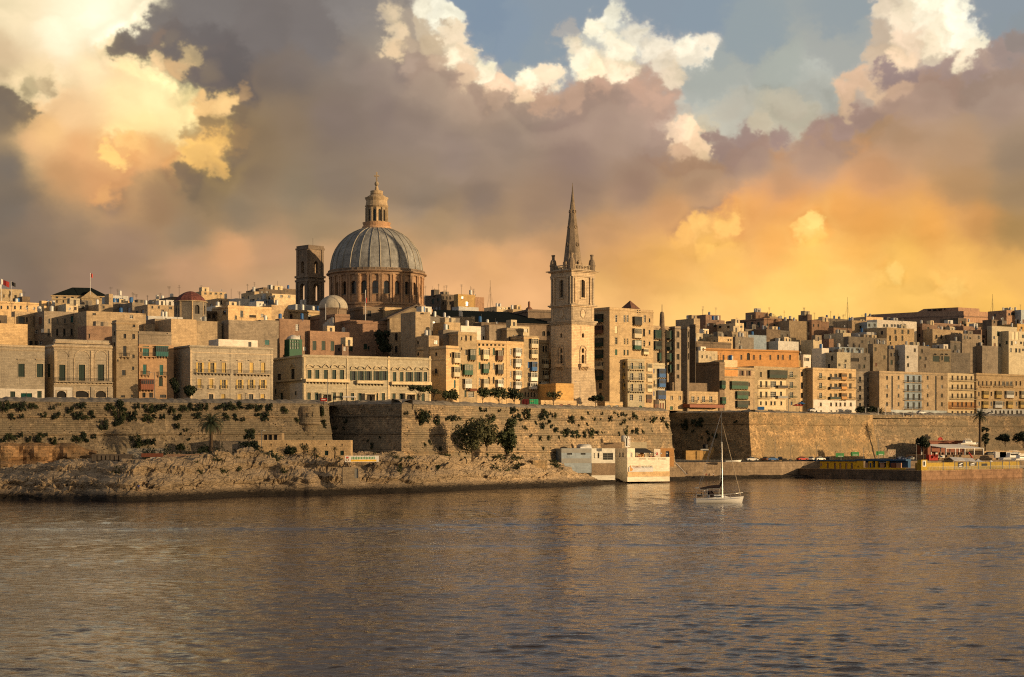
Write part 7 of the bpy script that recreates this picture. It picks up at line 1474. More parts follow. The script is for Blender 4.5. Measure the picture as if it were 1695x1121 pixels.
b = shed('quay_house', 'taller ochre quay block with three blue shuttered openings', 'house', ZE, (370, 637), 582, 514, 'stucco_ochre', 5.0, ang=8, depth=7); b.row((459, 594), 552, 583, 18, kind='S', col='p_blue', sill=False); b.win(535, 552, 592, 22, 'S', 'p_blue', sill=False); b.done()
m = MB(); p = P(ZE.x(336), ZE.y(532), 586); m.box((p.x, p.y, p.z), (2.8, 2, .5)); tag(m.build('air_unit', 'tank'), 'flat white roof unit on the ochre quay house', 'roof unit')
dome_tank('black square-looking tank on the ochre quay house roof', ZE.x(345), ZE.y(484), 594, .9, 'p_black', 2.6)
# garden structures below the left rampart
b = shed('garden_wall', 'long low ochre garden wall house with small slit windows', 'building', ZB, (822, 1685), 410, 498, 'lime_gold', 6.5, ang=2, depth=8); b.row((945, 1090, 1275, 1460, 1605), 530, 548, 12, kind='V'); b.row((940, 1275, 1460, 1605), 595, 638, 34, kind='S', col='p_green'); b.done()
b = shed('garden_pavilion', 'small flat-roofed pavilion with white posts above the garden wall', 'pavilion', ZB, (798, 1046), 416, 430, 'lime', 10, ang=2, depth=6, ); b.row((893, 937, 985), 448, 496, 34, kind='V', sill=False); b.band(436, .3, .4); b.done()
b = shed('garden_wall', 'low grey garden wall left of the layered pine', 'wall', ZB, (470, 822), 413, 505, 'lime_grey', 7, ang=2, depth=2); b.done()
b = shed('ruined_wall', 'dark ribbed ruined shed wall above the left rocks', 'wall', ZA, (852, 1216), 396, 628, 'lime_dark', 4, ang=6, depth=4); b.row((900, 940, 980, 1020, 1060, 1100), 640, 735, 10, kind='V', sill=False); b.done()
b = shed('concrete_wall', 'pale concrete terrace parapet above the ruined shed', 'wall', ZA, (1180, 1520), 400, 574, 'lime_pale', 7.5, ang=4, depth=3); b.done()
b = shed('concrete_wall', 'long low pale parapet right of the white-framed hut', 'wall', ZA, (1545, 1960), 396, 628, 'lime_pink', 6, ang=4, depth=2); b.done()
b = shed('beach_hut', 'tiny white-framed hut with dark opening on the left rocks', 'hut', ZA, (1396, 1546), 388, 656, 'whitewash', 5.5, ang=6, depth=3, ); b.win(1470, 668, 694, 112, 'V', sill=False); m = MB(); f = b.F(1); fbox(m, f, -2.2, f.L * .7, b.ztop + .02, b.ztop + .9, -3.5, -1.2); b.part('upper_shelter', m, 'p_redbrown'); b.done()
b = shed('concrete_step', 'grey concrete landing block at the far left waterside', 'block', ZA, (-60, 236), 372, 812, 'lime_grey', 0, ang=4, depth=26, ); b.done()
b = shed('brick_pillar', 'square yellow brick pillar hut wedged among the rocks left of the cafe', 'hut', ZD, (235, 370), 467, 686, 'rampart_gold', 0, ang=18, depth=3.2); b.row((250, 275, 300, 325, 350), 692, 700, 8, kind='V', sill=False); b.done()
b = shed('rock_cellar', 'rendered rock cellar front with dark louvred door under the green banner', 'building', ZC, (40, 190), 392, 748, 'lime', 2.5, ang=10, depth=3); b.win(167, 757, 850, 32, 'S', 'p_grey', sill=False); b.done()
# long green banner
f = Fac(XY(571, 396), XY(627, 400)); o = thing('banner', 'long green and yellow printed banner on the rocks below the sharp bastion', 'banner', (f.a.x, f.a.y, 8)); rt = Vector(o.location); z0, z1 = zz(765, 396), zz(754.5, 398)
m = MB(); fbox(m, f, 0, f.L, z0, z1, -.06, 0); bd = m.build('board', 'cloth_white', o, rt)
m = MB(); fbox(m, f, f.L * .17, f.L * .93, z0 + .1, z0 + .55, .0, .012); m.build('yellow_stripe', 'cab_yellow', bd, rt)
m = MB(); rg2 = random.Random(3)
for i in range(15): a = f.L * (.19 + .047 * i); fbox(m, f, a, a + f.L * .03, z0 + .58 + rg2.uniform(0, .1), z0 + 1.15 + rg2.uniform(0, .15), .0, .014)
m.build('green_lettering', 'bright_green', bd, rt)
m = MB(); fbox(m, f, f.L * .03, f.L * .11, z1 - .55, z1 - .2, .0, .012); m.build('red_mark', 'p_red', bd, rt); m = MB(); c = f.p(f.L * .07, z0 + .5, .02); m.tube([f.p(f.L * .07 + .33 * math.cos(t), z0 + .55 + .33 * math.sin(t), .02) for t in np.linspace(0, 6.28, 11)], .1, 5, cap=False); m.build('round_mark', 'p_wood', bd, rt)
for t in (.05, .5, .95): m = MB(); fbox(m, f, f.L * t - .05, f.L * t + .05, z0 - 1.6, z0, -.12, -.02); m.build('post', 'p_dark', o, rt)
# bartizan bulging from the rampart
q = wallpt(511, 700); Yb_ = q.y + 1; k_ = Yb_ / F; c = XY(511, Yb_); o = thing('bartizan', 'round stone bartizan bulging from the rampart left of the sharp bastion', 'bartizan', (c.x, c.y, 9)); rt = Vector(o.location); zf = lambda v: zz(ZB.y(v), Yb_ - 3)
m = MB(); m.lathe(c, [(14 * k_, 6), (14 * k_, zf(360)), (19 * k_, zf(335)), (18 * k_, zf(190)), (16 * k_, zf(182)), (0, zf(180))], 28); m.build('turret', 'rampart', o, rt)
m = MB(); m.lathe(c, [(19 * k_, zf(352)), (20.5 * k_, zf(340)), (20.5 * k_, zf(330)), (18.5 * k_, zf(326))], 28); m.build('moulding', 'lime', o, rt)
for dx in (-8, 0, 8): a = math.asin(dx / 18.); m = MB(); m.box((c.x + 18.3 * k_ * math.sin(a), c.y - 18.3 * k_ * math.cos(a), zf(262)), (.18, .3, 1.0), a); m.build('loophole', 'void', o, rt)
m = MB(); m.box((c.x - 1.2, c.y - 14 * k_, zf(420)), (.9, .4, 2.3)); m.build('door', 'void', o, rt)
# ------------------------------------------------------------------ pier cabins and fence
f = Fac(XY(1322, 612), XY(1417, 596)); DK = 3.02
o = thing('beach_cabins', 'long row of bright yellow beach cabins with dark blue flat roof on the pier', 'cabins', (f.a.x, f.a.y, DK)); rt = Vector(o.location)
ZH = Zm(1320, 740, 8.475); zt = zz(ZH.y(232), 606); m = MB(); ops = []
for x, y0, y1, w in ((138, 252, 312, 30), (424, 240, 318, 26), (526, 236, 318, 26), (602, 230, 318, 28), (685, 228, 318, 28), (762, 224, 318, 28)):
    a, b2 = f.s(ZH.x(x - w / 2)), f.s(ZH.x(x + w / 2)); ops.append((max(a, .1), b2, DK + .05, DK + 2.1))
wall_sheet(m, f, 0, f.L, DK, DK + 2.75, ops); b2f = Fac(f.a - f.n * 4, f.a); m.quad(f.p(0, DK, -4), f.p(0, DK, 0), f.p(0, DK + 2.75, 0), f.p(0, DK + 2.75, -4)); m.quad(f.p(f.L, DK, 0), f.p(f.L, DK, -4), f.p(f.L, DK + 2.75, -4), f.p(f.L, DK + 2.75, 0)); m.build('wall', 'cab_yellow', o, rt)
m = MB(); fbox(m, f, -.4, f.L + .2, DK + 2.75, DK + 3.15, -4.4, .5); m.build('roof', 'cab_blue', o, rt)
for a, b2, c, e in ops: m = MB(); fbox(m, f, a, b2, c, e, -.2, -.12); fbox(m, f, a + .22, b2 - .22, c, e - .15, -.12, -.08, 1); m.build('door', ['p_dark', 'cab_pink'], o, rt)
for x in (245, 335): a = f.s(ZH.x(x)); m = MB(); fbox(m, f, a - .35, a + .35, DK + .9, DK + 2.0, .0, .05); m.build('shutter', 'cab_pink', o, rt)
m = MB(); 
for z_ in (3.9, 4.3): fbox(m, f, 0, f.L, DK + z_ - .03, DK + z_ + .03, -.5, -.45)
for i in range(22): t = f.L * i / 21; fbox(m, f, t - .03, t + .03, DK + 3.15, DK + 4.3, -.5, -.45)
m.build('roof_railing', 'iron', o, rt)
f = Fac(XY(1417, 596), XY(1500, 584)); o = thing('beach_cabins', 'second group of yellow and dark blue cabins with arched opening on the pier', 'cabins', (f.a.x, f.a.y, DK)); rt = Vector(o.location)
m = MB(); a0 = f.s(1429.5); wall_sheet(m, f, 0.02, a0, DK, DK + 3.0, [(f.s(1415.5 + 3), f.s(1424), DK + .05, DK + 1.2, True)]); m.build('wall', 'cab_yellow', o, rt)
m = MB(); fbox(m, f, a0, f.L, DK + .6, DK + 3.0, -3.6, -1.4); m.build('back_wall', 'cab_blue', o, rt)
for x0, x1 in ((1437, 1443), (1448, 1452), (1466, 1470)): m = MB(); fbox(m, f, f.s(x0), f.s(x1), DK, DK + 2.9, -1.38, -.3); m.build('wall_panel', 'cab_yellow', o, rt)
for x0, x1, c in ((1433, 1436, 'cab_pink'), (1439, 1441.5, 'p_blue_dk'), (1456, 1463, 'cab_pink'), (1474, 1482, 'p_redbrown'), (1483, 1491, 'cab_pink')): m = MB(); fbox(m, f, f.s(x0), f.s(x1), DK, DK + 2.3, -.95, -.2); m.build('door', c, o, rt)
m = MB(); fbox(m, f, -.2, f.L, DK + 3.02, DK + 3.6, -4, .3); m.build('roof', 'cab_blue', o, rt)
m = MB(); fbox(m, f, 0, f.L, DK, DK + .55, .3, .45); m.build('kerb', 'cab_yellow', o, rt); m = MB(); fbox(m, f, f.s(1457), f.s(1469), DK + 2.5, DK + 2.6, -.2, 1.1); m.build('awning', 'cloth_white', o, rt)
ZI = Zm(1510, 715, 9.162)
f = Fac(XY(1515, 561), XY(1688, 607)); o = thing('fence', 'low yellow pier fence with dark blue posts and black-white banners', 'fence', (f.a.x, f.a.y, DK)); rt = Vector(o.location); H_ = 2.6
posts = [ZI.x(v) for v in (467, 644, 823, 1003, 1185, 1370, 1470, 1588)]
ss = [0.0] + [f.s(p) for p in posts] + [f.L]
for i in range(len(ss) - 1): m = MB(); fbox(m, f, ss[i] + .15, ss[i + 1] - .15, DK, DK + H_, -.12, 0); m.build('fence_panel', 'fence_yellow', o, rt)
for s_ in ss[1:]: m = MB(); fbox(m, f, s_ - .15, s_ + .15, DK, DK + H_ + .15, -.15, .06); m.build('post', 'cab_blue', o, rt)
m = MB()
for z_ in (.45, .85, 1.2): fbox(m, f, 2, f.L, DK + z_ - .03, DK + z_ + .03, 1.6, 1.66)
for i in range(34): t = 2 + (f.L - 2) * i / 33; fbox(m, f, t - .035, t + .035, DK + .18, DK + 1.2, 1.6, 1.66)
m.build('railing', 'tank', o, rt)
for x0, x1, y0, y1 in ((690, 776, 462, 538), (858, 975, 462, 515), (1050, 1138, 480, 520)):
    a, b2 = f.s(ZI.x(x0)), f.s(ZI.x(x1)); e, c = zz(ZI.y(y0), f.Y(a)), zz(ZI.y(y1), f.Y(a)); m = MB(); fbox(m, f, a, b2, c, e, .02, .06); q = m.build('banner', 'p_black', o, rt)
    if x0 != 1050: m = MB(); w = b2 - a; m.add([f.p(a + w * .1, c + (e - c) * .45, .07), f.p(a + w * .5, c + (e - c) * .5, .07), f.p(a + w * .95, c + (e - c) * .85, .07), f.p(a + w * .6, c + (e - c) * .85, .07), f.p(a + w * .35, c + (e - c) * .65, .07)], [(0, 1, 2, 3, 4)]); fbox(m, f, a + w * .2, a + w * .75, c + (e - c) * .12, c + (e - c) * .3, .06, .075); m.build('emblem', 'cloth_white', q, rt)
f = Fac(XY(1525, 557), XY(1535, 560)); m = MB(); m.prism([f.p(0, 0)[:2], f.p(f.L, 0)[:2], f.p(f.L, 0, -1.5)[:2], f.p(0, 0, -1.5)[:2]], DK, DK + 3.7); o = m.build('fence_pillar', 'fence_yellow'); tag(o, 'yellow corner pillar with a black and white poster at the pier fence end', 'pillar')
m = MB(); fbox(m, f, f.L * .2, f.L * .75, DK + 1.4, DK + 3.4, .02, .06); q = m.build('poster', 'cloth_white', o); m = MB(); fbox(m, f, f.L * .3, f.L * .6, DK + 1.7, DK + 3.1, .06, .07); m.build('poster_mark', 'p_black', q)
# restaurant
b = shed('restaurant', 'dark red restaurant with arched gable behind the white canopy', 'restaurant', ZI, (235, 790), 640, 132, 'p_redbrown', 6, ang=14, depth=9)
b.row((290, 340, 380, 500, 560, 620, 680), 190, 240, 26, kind='w', col='p_red', sill=False); b.band(140, .35, .4); f = b.F(1); a, c, z0, z1 = b.rect(420, 110, 180, 70)
m = MB(); pts = [f.p((a + c) / 2 + (c - a) / 2 * math.cos(math.pi * i / 10), b.ztop + .2 + (c - a) / 2 * math.sin(math.pi * i / 10), .3) for i in range(11)]; m.add(pts, [tuple(range(11))]); m.tube(pts, .18, 5); b.part('arched_gable', m, 'p_red'); b.done()
f = Fac(XY(ZI.x(515), 612), XY(ZI.x(1080), 630)); o = thing('canopy', 'large white ribbed restaurant canopy on square posts', 'canopy', (f.a.x, f.a.y, 8)); rt = Vector(o.location); ze = zz(ZI.y(252), 615); zr = zz(ZI.y(193), 630); zg = zz(ZI.y(350), 615)
for i in range(4):
    s0, s1 = f.L * i / 4, f.L * (i + 1) / 4; m = MB(); m.hexa([f.p(s0 + .06, ze, 0), f.p(s1 - .06, ze, 0), f.p(s1 - .9, zr, -10), f.p(s0 - .9, zr, -10), f.p(s0 + .06, ze + .14, 0), f.p(s1 - .06, ze + .14, 0), f.p(s1 - .9, zr + .14, -10), f.p(s0 - .9, zr + .14, -10)]); m.build('canopy_sheet', 'cloth_white', o, rt)
for i in range(5): s0 = f.L * i / 4; m = MB(); fbox(m, f, s0 - .16, s0 + .16, zg, ze, -.3, 0); m.build('post', 'cloth_white', o, rt); m = MB(); fbox(m, f, s0 - .16 - .9, s0 + .16 - .9, zg, zr, -10, -9.7); m.build('post', 'cloth_white', o, rt)
m = MB(); fbox(m, f, 0, f.L, zg + .9, zg + 1.0, -.1, 0)
for i in range(30): t = f.L * i / 29; fbox(m, f, t - .03, t + .03, zg, zg + .9, -.1, -.04)
m.build('railing', 'iron', o, rt)
for i in range(6): t = f.L * (i + .5) / 6; m = MB(); fbox(m, f, t - .8, t + .8, zg + .75, zg + .82, -4, -2.6); fbox(m, f, t - .1, t + .1, zg, zg + .75, -3.4, -3.2); fbox(m, f, t - 1.2, t - .9, zg, zg + .95, -3.7, -3.0); fbox(m, f, t + .9, t + 1.2, zg, zg + .95, -3.7, -3.0); tag(m.build('dining_set', 'p_brown'), '%s dark dining table with two chairs from the left under the white canopy' % ORD[i], 'dining table', 'tables under the restaurant canopy')
b = shed('terrace', 'pale stone terrace base holding up the white canopy', 'terrace', ZI, (400, 1340), 609, 352, 'quay_pale', 4.5, ang=17, depth=24, parapet=.05); b.done()
b = shed('terrace_wall', 'stepped stone terrace walls right of the white canopy', 'wall', ZI, (1090, 1800), 655, 285, 'lime', 5, ang=14, depth=12); b.done()
for i, (x0, x1, y0, y1) in enumerate(((610, 690, 382, 440), (690, 780, 388, 442), (780, 860, 395, 445), (860, 940, 400, 450))):
    c = XY(ZI.x((x0 + x1) / 2), 600); w = (x1 - x0) / 9.162 * 600 / F; z0, z1 = zz(ZI.y(y1), 600), zz(ZI.y(y0), 600); m = MB(); m.hexa([(c.x - w / 2, c.y - 2, z0), (c.x + w / 2, c.y - 2, z0), (c.x + w / 2, c.y + 2, z1 - .2), (c.x - w / 2 - .6, c.y + 2, z1 - .2), (c.x - w / 2, c.y - 2, z0 + .15), (c.x + w / 2, c.y - 2, z0 + .15), (c.x + w / 2, c.y + 2, z1), (c.x - w / 2 - .6, c.y + 2, z1)])
    for dx in (-w / 2 + .1, w / 2 - .1): m.box((c.x + dx, c.y - 1.9, (z0 + 5.7) / 2), (.1, .1, z0 - 5.7))
    tag(m.build('sail_awning', 'cloth_white'), '%s white sloping sail awning from the left behind the pier fence' % ORD[i], 'awning', 'white sail awnings below the canopy')
def tent(px, py, Y, w, h, label):
    c = XY(px, Y); z1 = zz(py, Y); m = MB(); m.add([(c.x - w, c.y - w, z1 - h), (c.x + w, c.y - w, z1 - h), (c.x + w, c.y + w, z1 - h), (c.x - w, c.y + w, z1 - h), (c.x, c.y, z1), (c.x - w * .3, c.y - w * .3, z1 - h * .55), (c.x + w * .3, c.y - w * .3, z1 - h * .55), (c.x + w * .3, c.y + w * .3, z1 - h * .55), (c.x - w * .3, c.y + w * .3, z1 - h * .55)], [(0, 1, 6, 5), (1, 2, 7, 6), (2, 3, 8, 7), (3, 0, 5, 8), (5, 6, 4), (6, 7, 4), (7, 8, 4), (8, 5, 4)])
    for sx in (-1, 1):
        for sy in (-1, 1): m.box((c.x + sx * w * .97, c.y + sy * w * .97, (z1 - h + 5.7) / 2), (.08, .08, max(z1 - h - 5.7, .3)))
    tag(m.build('tent', 'cloth_white'), label, 'tent')
tent(ZI.x(1195), ZI.y(425), 606, 2.6, 1.6, 'white peaked tent with curved roof behind the pier fence'); tent(ZI.x(1000), ZI.y(402), 610, 1.8, 1.2, 'white boxy tent left of the peaked tent')
b = shed('kiosk', 'red kiosk with a rounded white-edged sign beside the restaurant', 'kiosk', ZI, (255, 392), 606, 345, 'p_red', 5.5, ang=12, depth=2.5); f = b.F(1); m = MB(); fbox(m, f, f.L * .3, f.L * .95, b.ztop, b.ztop + 1.15, -.2, .05); q = b.part('sign', m, 'p_redbrown'); m = MB(); fbox(m, f, f.L * .72, f.L * .93, b.ztop + .15, b.ztop + 1.0, .06, .08); b.part('white_field', m, 'cloth_white', q)
m = MB(); fbox(m, f, f.L * 1.02, f.L * 1.75, b.ztop - 1.2, b.ztop - .2, -.1, 0); q = b.part('menu_board', m, 'cloth_white'); m = MB(); fbox(m, f, f.L * 1.3, f.L * 1.5, b.ztop - 1.0, b.ztop - .5, .0, .02); b.part('blue_mark', m, 'p_blue', q); b.done()
m = MB(); a, c = P(ZI.x(855), ZI.y(308), 604), P(ZI.x(915), ZI.y(400), 604); m.tube([a, c], .22, 6); tag(m.build('crane_arm', 'p_red'), 'slanted red and white pole in front of the canopy', 'pole')
# ------------------------------------------------------------------ sailing yacht
def loft(secs, mi=0):
    m = MB(); n = len(secs[0]); m.v = [p for s in secs for p in s]; m.f = [(i * n + j, (i + 1) * n + j, (i + 1) * n + j + 1, i * n + j + 1) for i in range(len(secs) - 1) for j in range(n - 1)]; m.m = [0] * len(m.f); return m
class Loc:
    def __init__(s, o, a, z=0): s.o, s.c, s.s, s.z = o, math.cos(a), math.sin(a), z
    def __call__(s, x, y, z): return (s.o.x + x * s.c - y * s.s, s.o.y + x * s.s + y * s.c, s.z + z)
YP = P(1187, 832.5, 339); bo = thing('sailing_yacht', 'white moored sailing yacht with furled dark sail and tall bare mast', 'sailing boat', (YP.x, YP.y, 0)); YR = Vector(bo.location); q0 = Loc(Vector((YP.x, YP.y)), R(7)); q = lambda x, y, z: q0(x * .775, y * .8, z * .95)
secs = []; deck = []
for i in range(15):
    t = i / 14; x = -6 + 12.4 * t; bw = 1.95 * (1 - max(0, (t - .45) / .55) ** 2.1) * (.82 + .18 * min(1, t / .3)); fb = 1.02 + .38 * t * t; rk = .75 * t ** 6 * 1.0; s_ = []
    for k in range(13):
        a = -1 + 2 * k / 12; u = abs(a); yy_ = math.copysign(bw * (1 - (1 - u) ** 2.4) if u < 1 else bw, a); z_ = -.35 + (fb + .35) * u ** 1.6; xx = x + rk * u - (.9 * (1 - u) if i == 0 else 0) * -1 * .4
        s_.append(q(xx, yy_ * (.35 + .65 * u ** .35), z_))
    secs.append(s_); deck.append((x + rk, bw, fb))
m = loft(secs); n = 13; m.add([secs[0][k] for k in range(13)], [tuple(range(13))]); m.build('hull', 'hull_white', bo, YR, True)
m = MB()
for i in range(14):
    a, b2 = deck[i], deck[i + 1]; m.quad(q(a[0], -a[1] * .99, a[2] - .01), q(b2[0], -b2[1] * .99, b2[2] - .01), q(b2[0], b2[1] * .99, b2[2] - .01), q(a[0], a[1] * .99, a[2] - .01))
m.build('deck', 'teak', bo, YR)
for sg in (-1, 1):
    m = MB(); m.tube([q(d[0], sg * (d[1] + .02), d[2] - .28) for d in deck[:-1]], .055, 4); m.build('side_stripe', 'p_blue_dk', bo, YR)
m = MB(); pr = [(-2.2, 1.05, .55), (-1.2, 1.15, .62), (.6, 1.05, .58), (2.2, .7, .38), (3.2, .35, .1)]
for i in range(len(pr) - 1):
    (x0, w0, h0), (x1, w1, h1) = pr[i], pr[i + 1]; m.hexa([q(x0, -w0, 1.05), q(x1, -w1, 1.1), q(x1, w1, 1.1), q(x0, w0, 1.05), q(x0, -w0 * .8, 1.1 + h0), q(x1, -w1 * .8, 1.15 + h1), q(x1, w1 * .8, 1.15 + h1), q(x0, w0 * .8, 1.1 + h0)])
cbn = m.build('cabin', 'hull_white', bo, YR)
for sg in (-1, 1): m = MB(); m.hexa([q(-1.7, sg * 1.09, 1.3), q(.9, sg * 1.05, 1.3), q(.9, sg * .99, 1.3), q(-1.7, sg * 1.02, 1.3), q(-1.7, sg * 1.01, 1.52), q(.9, sg * .95, 1.52), q(.9, sg * .9, 1.52), q(-1.7, sg * .95, 1.52)]); m.build('cabin_window', 'glass', cbn, YR)
mx = 1.3; mt_ = 19.6
m = MB(); m.tube([q(mx, 0, 1.4), q(mx - .05, 0, 8), q(mx - .12, 0, mt_)], [.07, .065, .045], 8); m.build('mast', 'p_grey', bo, YR)
for z_ in (7.5, 13): m = MB(); m.tube([q(mx - .15, -1.0, z_), q(mx, 0, z_ + .05), q(mx - .15, 1.0, z_)], .035, 4); m.build('spreader', 'aluminium', bo, YR)
m = MB(); m.tube([q(mx - .15, 0, 3.1), q(-4.6, 0, 2.9)], .09, 6); m.build('boom', 'aluminium', bo, YR)
m = MB(); m.tube([q(mx - .1, 0, 5.4), q(mx - .25, 0, 4.0), q(mx - .7, 0, 3.55), q(-1.5, 0, 3.45), q(-4.5, 0, 3.12)], [.16, .3, .36, .3, .16], 8); m.build('sail_cover', 'sail_cover', bo, YR)
m = MB(); m.tube([q(6.35, 0, 1.5), q(3.9, 0, 9.2), q(mx + .12, 0, mt_ - 2.6)], [.07, .06, .03], 7); m.build('furled_jib', 'lime_pale', bo, YR)
for a, b2 in (((-5.9, 0, 1.1), (mx, 0, mt_)), ((mx - .2, -1.85, 1.2), (mx, 0, 13)), ((mx - .2, 1.85, 1.2), (mx, 0, 13)), ((mx - .4, -1.85, 1.2), (mx - .15, -1.0, 7.5)), ((mx - .4, 1.85, 1.2), (mx - .15, 1.0, 7.5)), ((-4.6, 0, 3.0), (mx, 0, mt_))): m = MB(); m.tube([q(*a), q(*b2)], .022, 3); m.build('stay', 'steel', bo, YR)
m = MB(); ar = [(-2.6, 2.2), (-2.3, 2.5), (-1.6, 2.55), (-1.0, 1.8)]
for i in range(3): (x0, z0), (x1, z1) = ar[i], ar[i + 1]; m.hexa([q(x0, -1.1, z0), q(x1, -1.1, z1), q(x1, 1.1, z1), q(x0, 1.1, z0), q(x0, -1.1, z0 + .07), q(x1, -1.1, z1 + .07), q(x1, 1.1, z1 + .07), q(x0, 1.1, z0 + .07)])
for sg in (-1.1, 1.05): m.hexa([q(-2.3, sg, 1.2), q(-1.0, sg, 1.2), q(-1.0, sg + .05, 1.2), q(-2.3, sg + .05, 1.2), q(-2.3, sg, 2.5), q(-1.2, sg, 2.0), q(-1.2, sg + .05, 2.0), q(-2.3, sg + .05, 2.5)])
m.build('sprayhood', 'sail_cover', bo, YR)
m = MB(); m.tube([q(-3.0, -1.3, 1.2), q(-3.0, -1.3, 3.0), q(-3.0, 1.3, 3.0), q(-3.0, 1.3, 1.2)], .05, 5); m.tube([q(-4.9, 0, 3.25), q(-5.9, 0, 3.2)], .12, 5); m.build('davit_frame', 'aluminium', bo, YR)
def rail(nm, pts, posts):
    m = MB(); m.tube([q(*p) for p in pts], .028, 4)
    for x, y, z_ in posts: m.tube([q(x, y, z_ - .75), q(x, y, z_)], .025, 4)
    m.build(nm, 'steel', bo, YR)
rail('pushpit', [(-4.5, -1.7, 1.85), (-5.9, -1.5, 1.85), (-5.95, 0, 1.85), (-5.9, 1.5, 1.85), (-4.5, 1.7, 1.85)], [(-4.5, -1.7, 1.85), (-5.9, -1.5, 1.85), (-5.9, 1.5, 1.85), (-4.5, 1.7, 1.85)])
rail('pulpit', [(4.8, -.9, 2.05), (6.9, 0, 2.2), (4.8, .9, 2.05)], [(4.8, -.9, 2.05), (6.3, -.3, 2.15), (6.3, .3, 2.15), (4.8, .9, 2.05)])
for sg in (-1, 1): rail('lifeline', [(-4.5, sg * 1.72, 1.8), (0, sg * 1.93, 1.8), (4.8, sg * .92, 2.0)], [(x, sg * 1.88 * (1 if x < 2 else .82), 1.82) for x in (-2.5, -.5, 1.5, 3.2)])
m = MB(); m.box(q(-4.6, 0, 1.55), (.9, .9, .35), R(7)); m.tube([q(-4.2, 0, 1.3), q(-4.2, 0, 2.1)], .06, 5); m.tube([q(-4.2 + .0, .45 * math.cos(t), 2.05 + .45 * math.sin(t)) for t in np.linspace(0, 6.28, 13)], .035, 4); m.build('steering_wheel', 'iron', bo, YR)
# ------------------------------------------------------------------ cars, boats, lamps
def car(px, py, Y, label, mat, head=0.0, zg=None, group=None):
    c = XY(px, Y); zg = zz(py, Y) if zg is None else zg; o = thing('parked_car', label, 'car', (c.x, c.y, zg), group); rt = Vector(o.location); q = Loc(c, head, zg); m = MB()
    pr = [(-2.05, .35, .78), (-1.95, .3, .95), (-.9, .28, 1.0), (-.2, .28, 1.0), (1.1, .28, .95), (2.0, .32, .72), (2.1, .38, .6)]
    for (x0, a, b2), (x1, c2, d) in zip(pr, pr[1:]): m.hexa([q(x0, -.85, a), q(x1, -.85, c2), q(x1, .85, c2), q(x0, .85, a), q(x0, -.8, b2), q(x1, -.8, d), q(x1, .8, d), q(x0, .8, b2)])
    m.hexa([q(-.95, -.68, 1.42), q(.35, -.68, 1.42), q(.35, .68, 1.42), q(-.95, .68, 1.42), q(-.9, -.64, 1.48), q(.3, -.64, 1.48), q(.3, .64, 1.48), q(-.9, .64, 1.48)]); m.build('body', mat, o, rt)
    g = MB(); g.hexa([q(-1.7, -.76, .96), q(1.0, -.76, .96), q(1.0, .76, .96), q(-1.7, .76, .96), q(-.97, -.66, 1.43), q(.37, -.66, 1.43), q(.37, .66, 1.43), q(-.97, .66, 1.43)]); g.build('windows', 'glass', o, rt)
    for x in (-1.3, 1.3):
        for sg in (-1, 1): w = MB(); w.tube([q(x, sg * .72, .32), q(x, sg * .88, .32)], .32, 10); w.build('wheel', 'rubber', o, rt)
    for sg in (-1, 1): w = MB(); w.box(q(2.06, sg * .6, .66), (.1, .3, .14), head); w.build('headlight', 'cloth_white', o, rt)
for i, (px, Y, mt, lb, hd_) in enumerate(((1245, 590, 'cloth_white', 'white car at the left end of the quay parking under the golden bastion', .2), (1267, 594, 'p_brown', 'brown car parked second from left below the golden bastion', 1.2), (1279, 596, 'p_blue', 'blue car parked below the golden bastion', .3), (1292, 598, 'p_dark', 'dark car right of the blue car below the golden bastion', 1.3), (1328, 606, 'p_red', 'red car above the yellow cabins left end', .4), (1343, 608, 'cloth_white', 'white car above the yellow cabin roof', 1.2), (1357, 611, 'tank', 'silver van-like car above the yellow cabin roof', .5), (1372, 613, 'p_dark', 'black car above the middle of the cabin roof', 1.1), (1493, 622, 'p_blue_dk', 'dark blue car near the billboard on the quay', .4), (1508, 626, 'tank', 'silver car between billboard and dark round tree', .9), (1638, 640, 'p_dark', 'dark car right of the white canopy', .6), (1648, 660, 'cloth_white', 'white car on the upper ramp at far right', .4))):
    car(px, 0, Y, lb, mt, hd_, 5.95 if Y < 640 else 7.5)
for px, Y, mt, lb in ((1525, 676, 'cloth_white', 'long white car on the street before the brown block'), (1640, 712, 'cloth_white', 'white car on the street in front of the gallery terrace'), (1626, 710, 'p_dark', 'dark car beside the white car at the gallery terrace'), (1345, 632, 'tank', 'pale van-like car beside the street parasols')): car(px, 0, Y, lb, mt, R(36), 24.1)
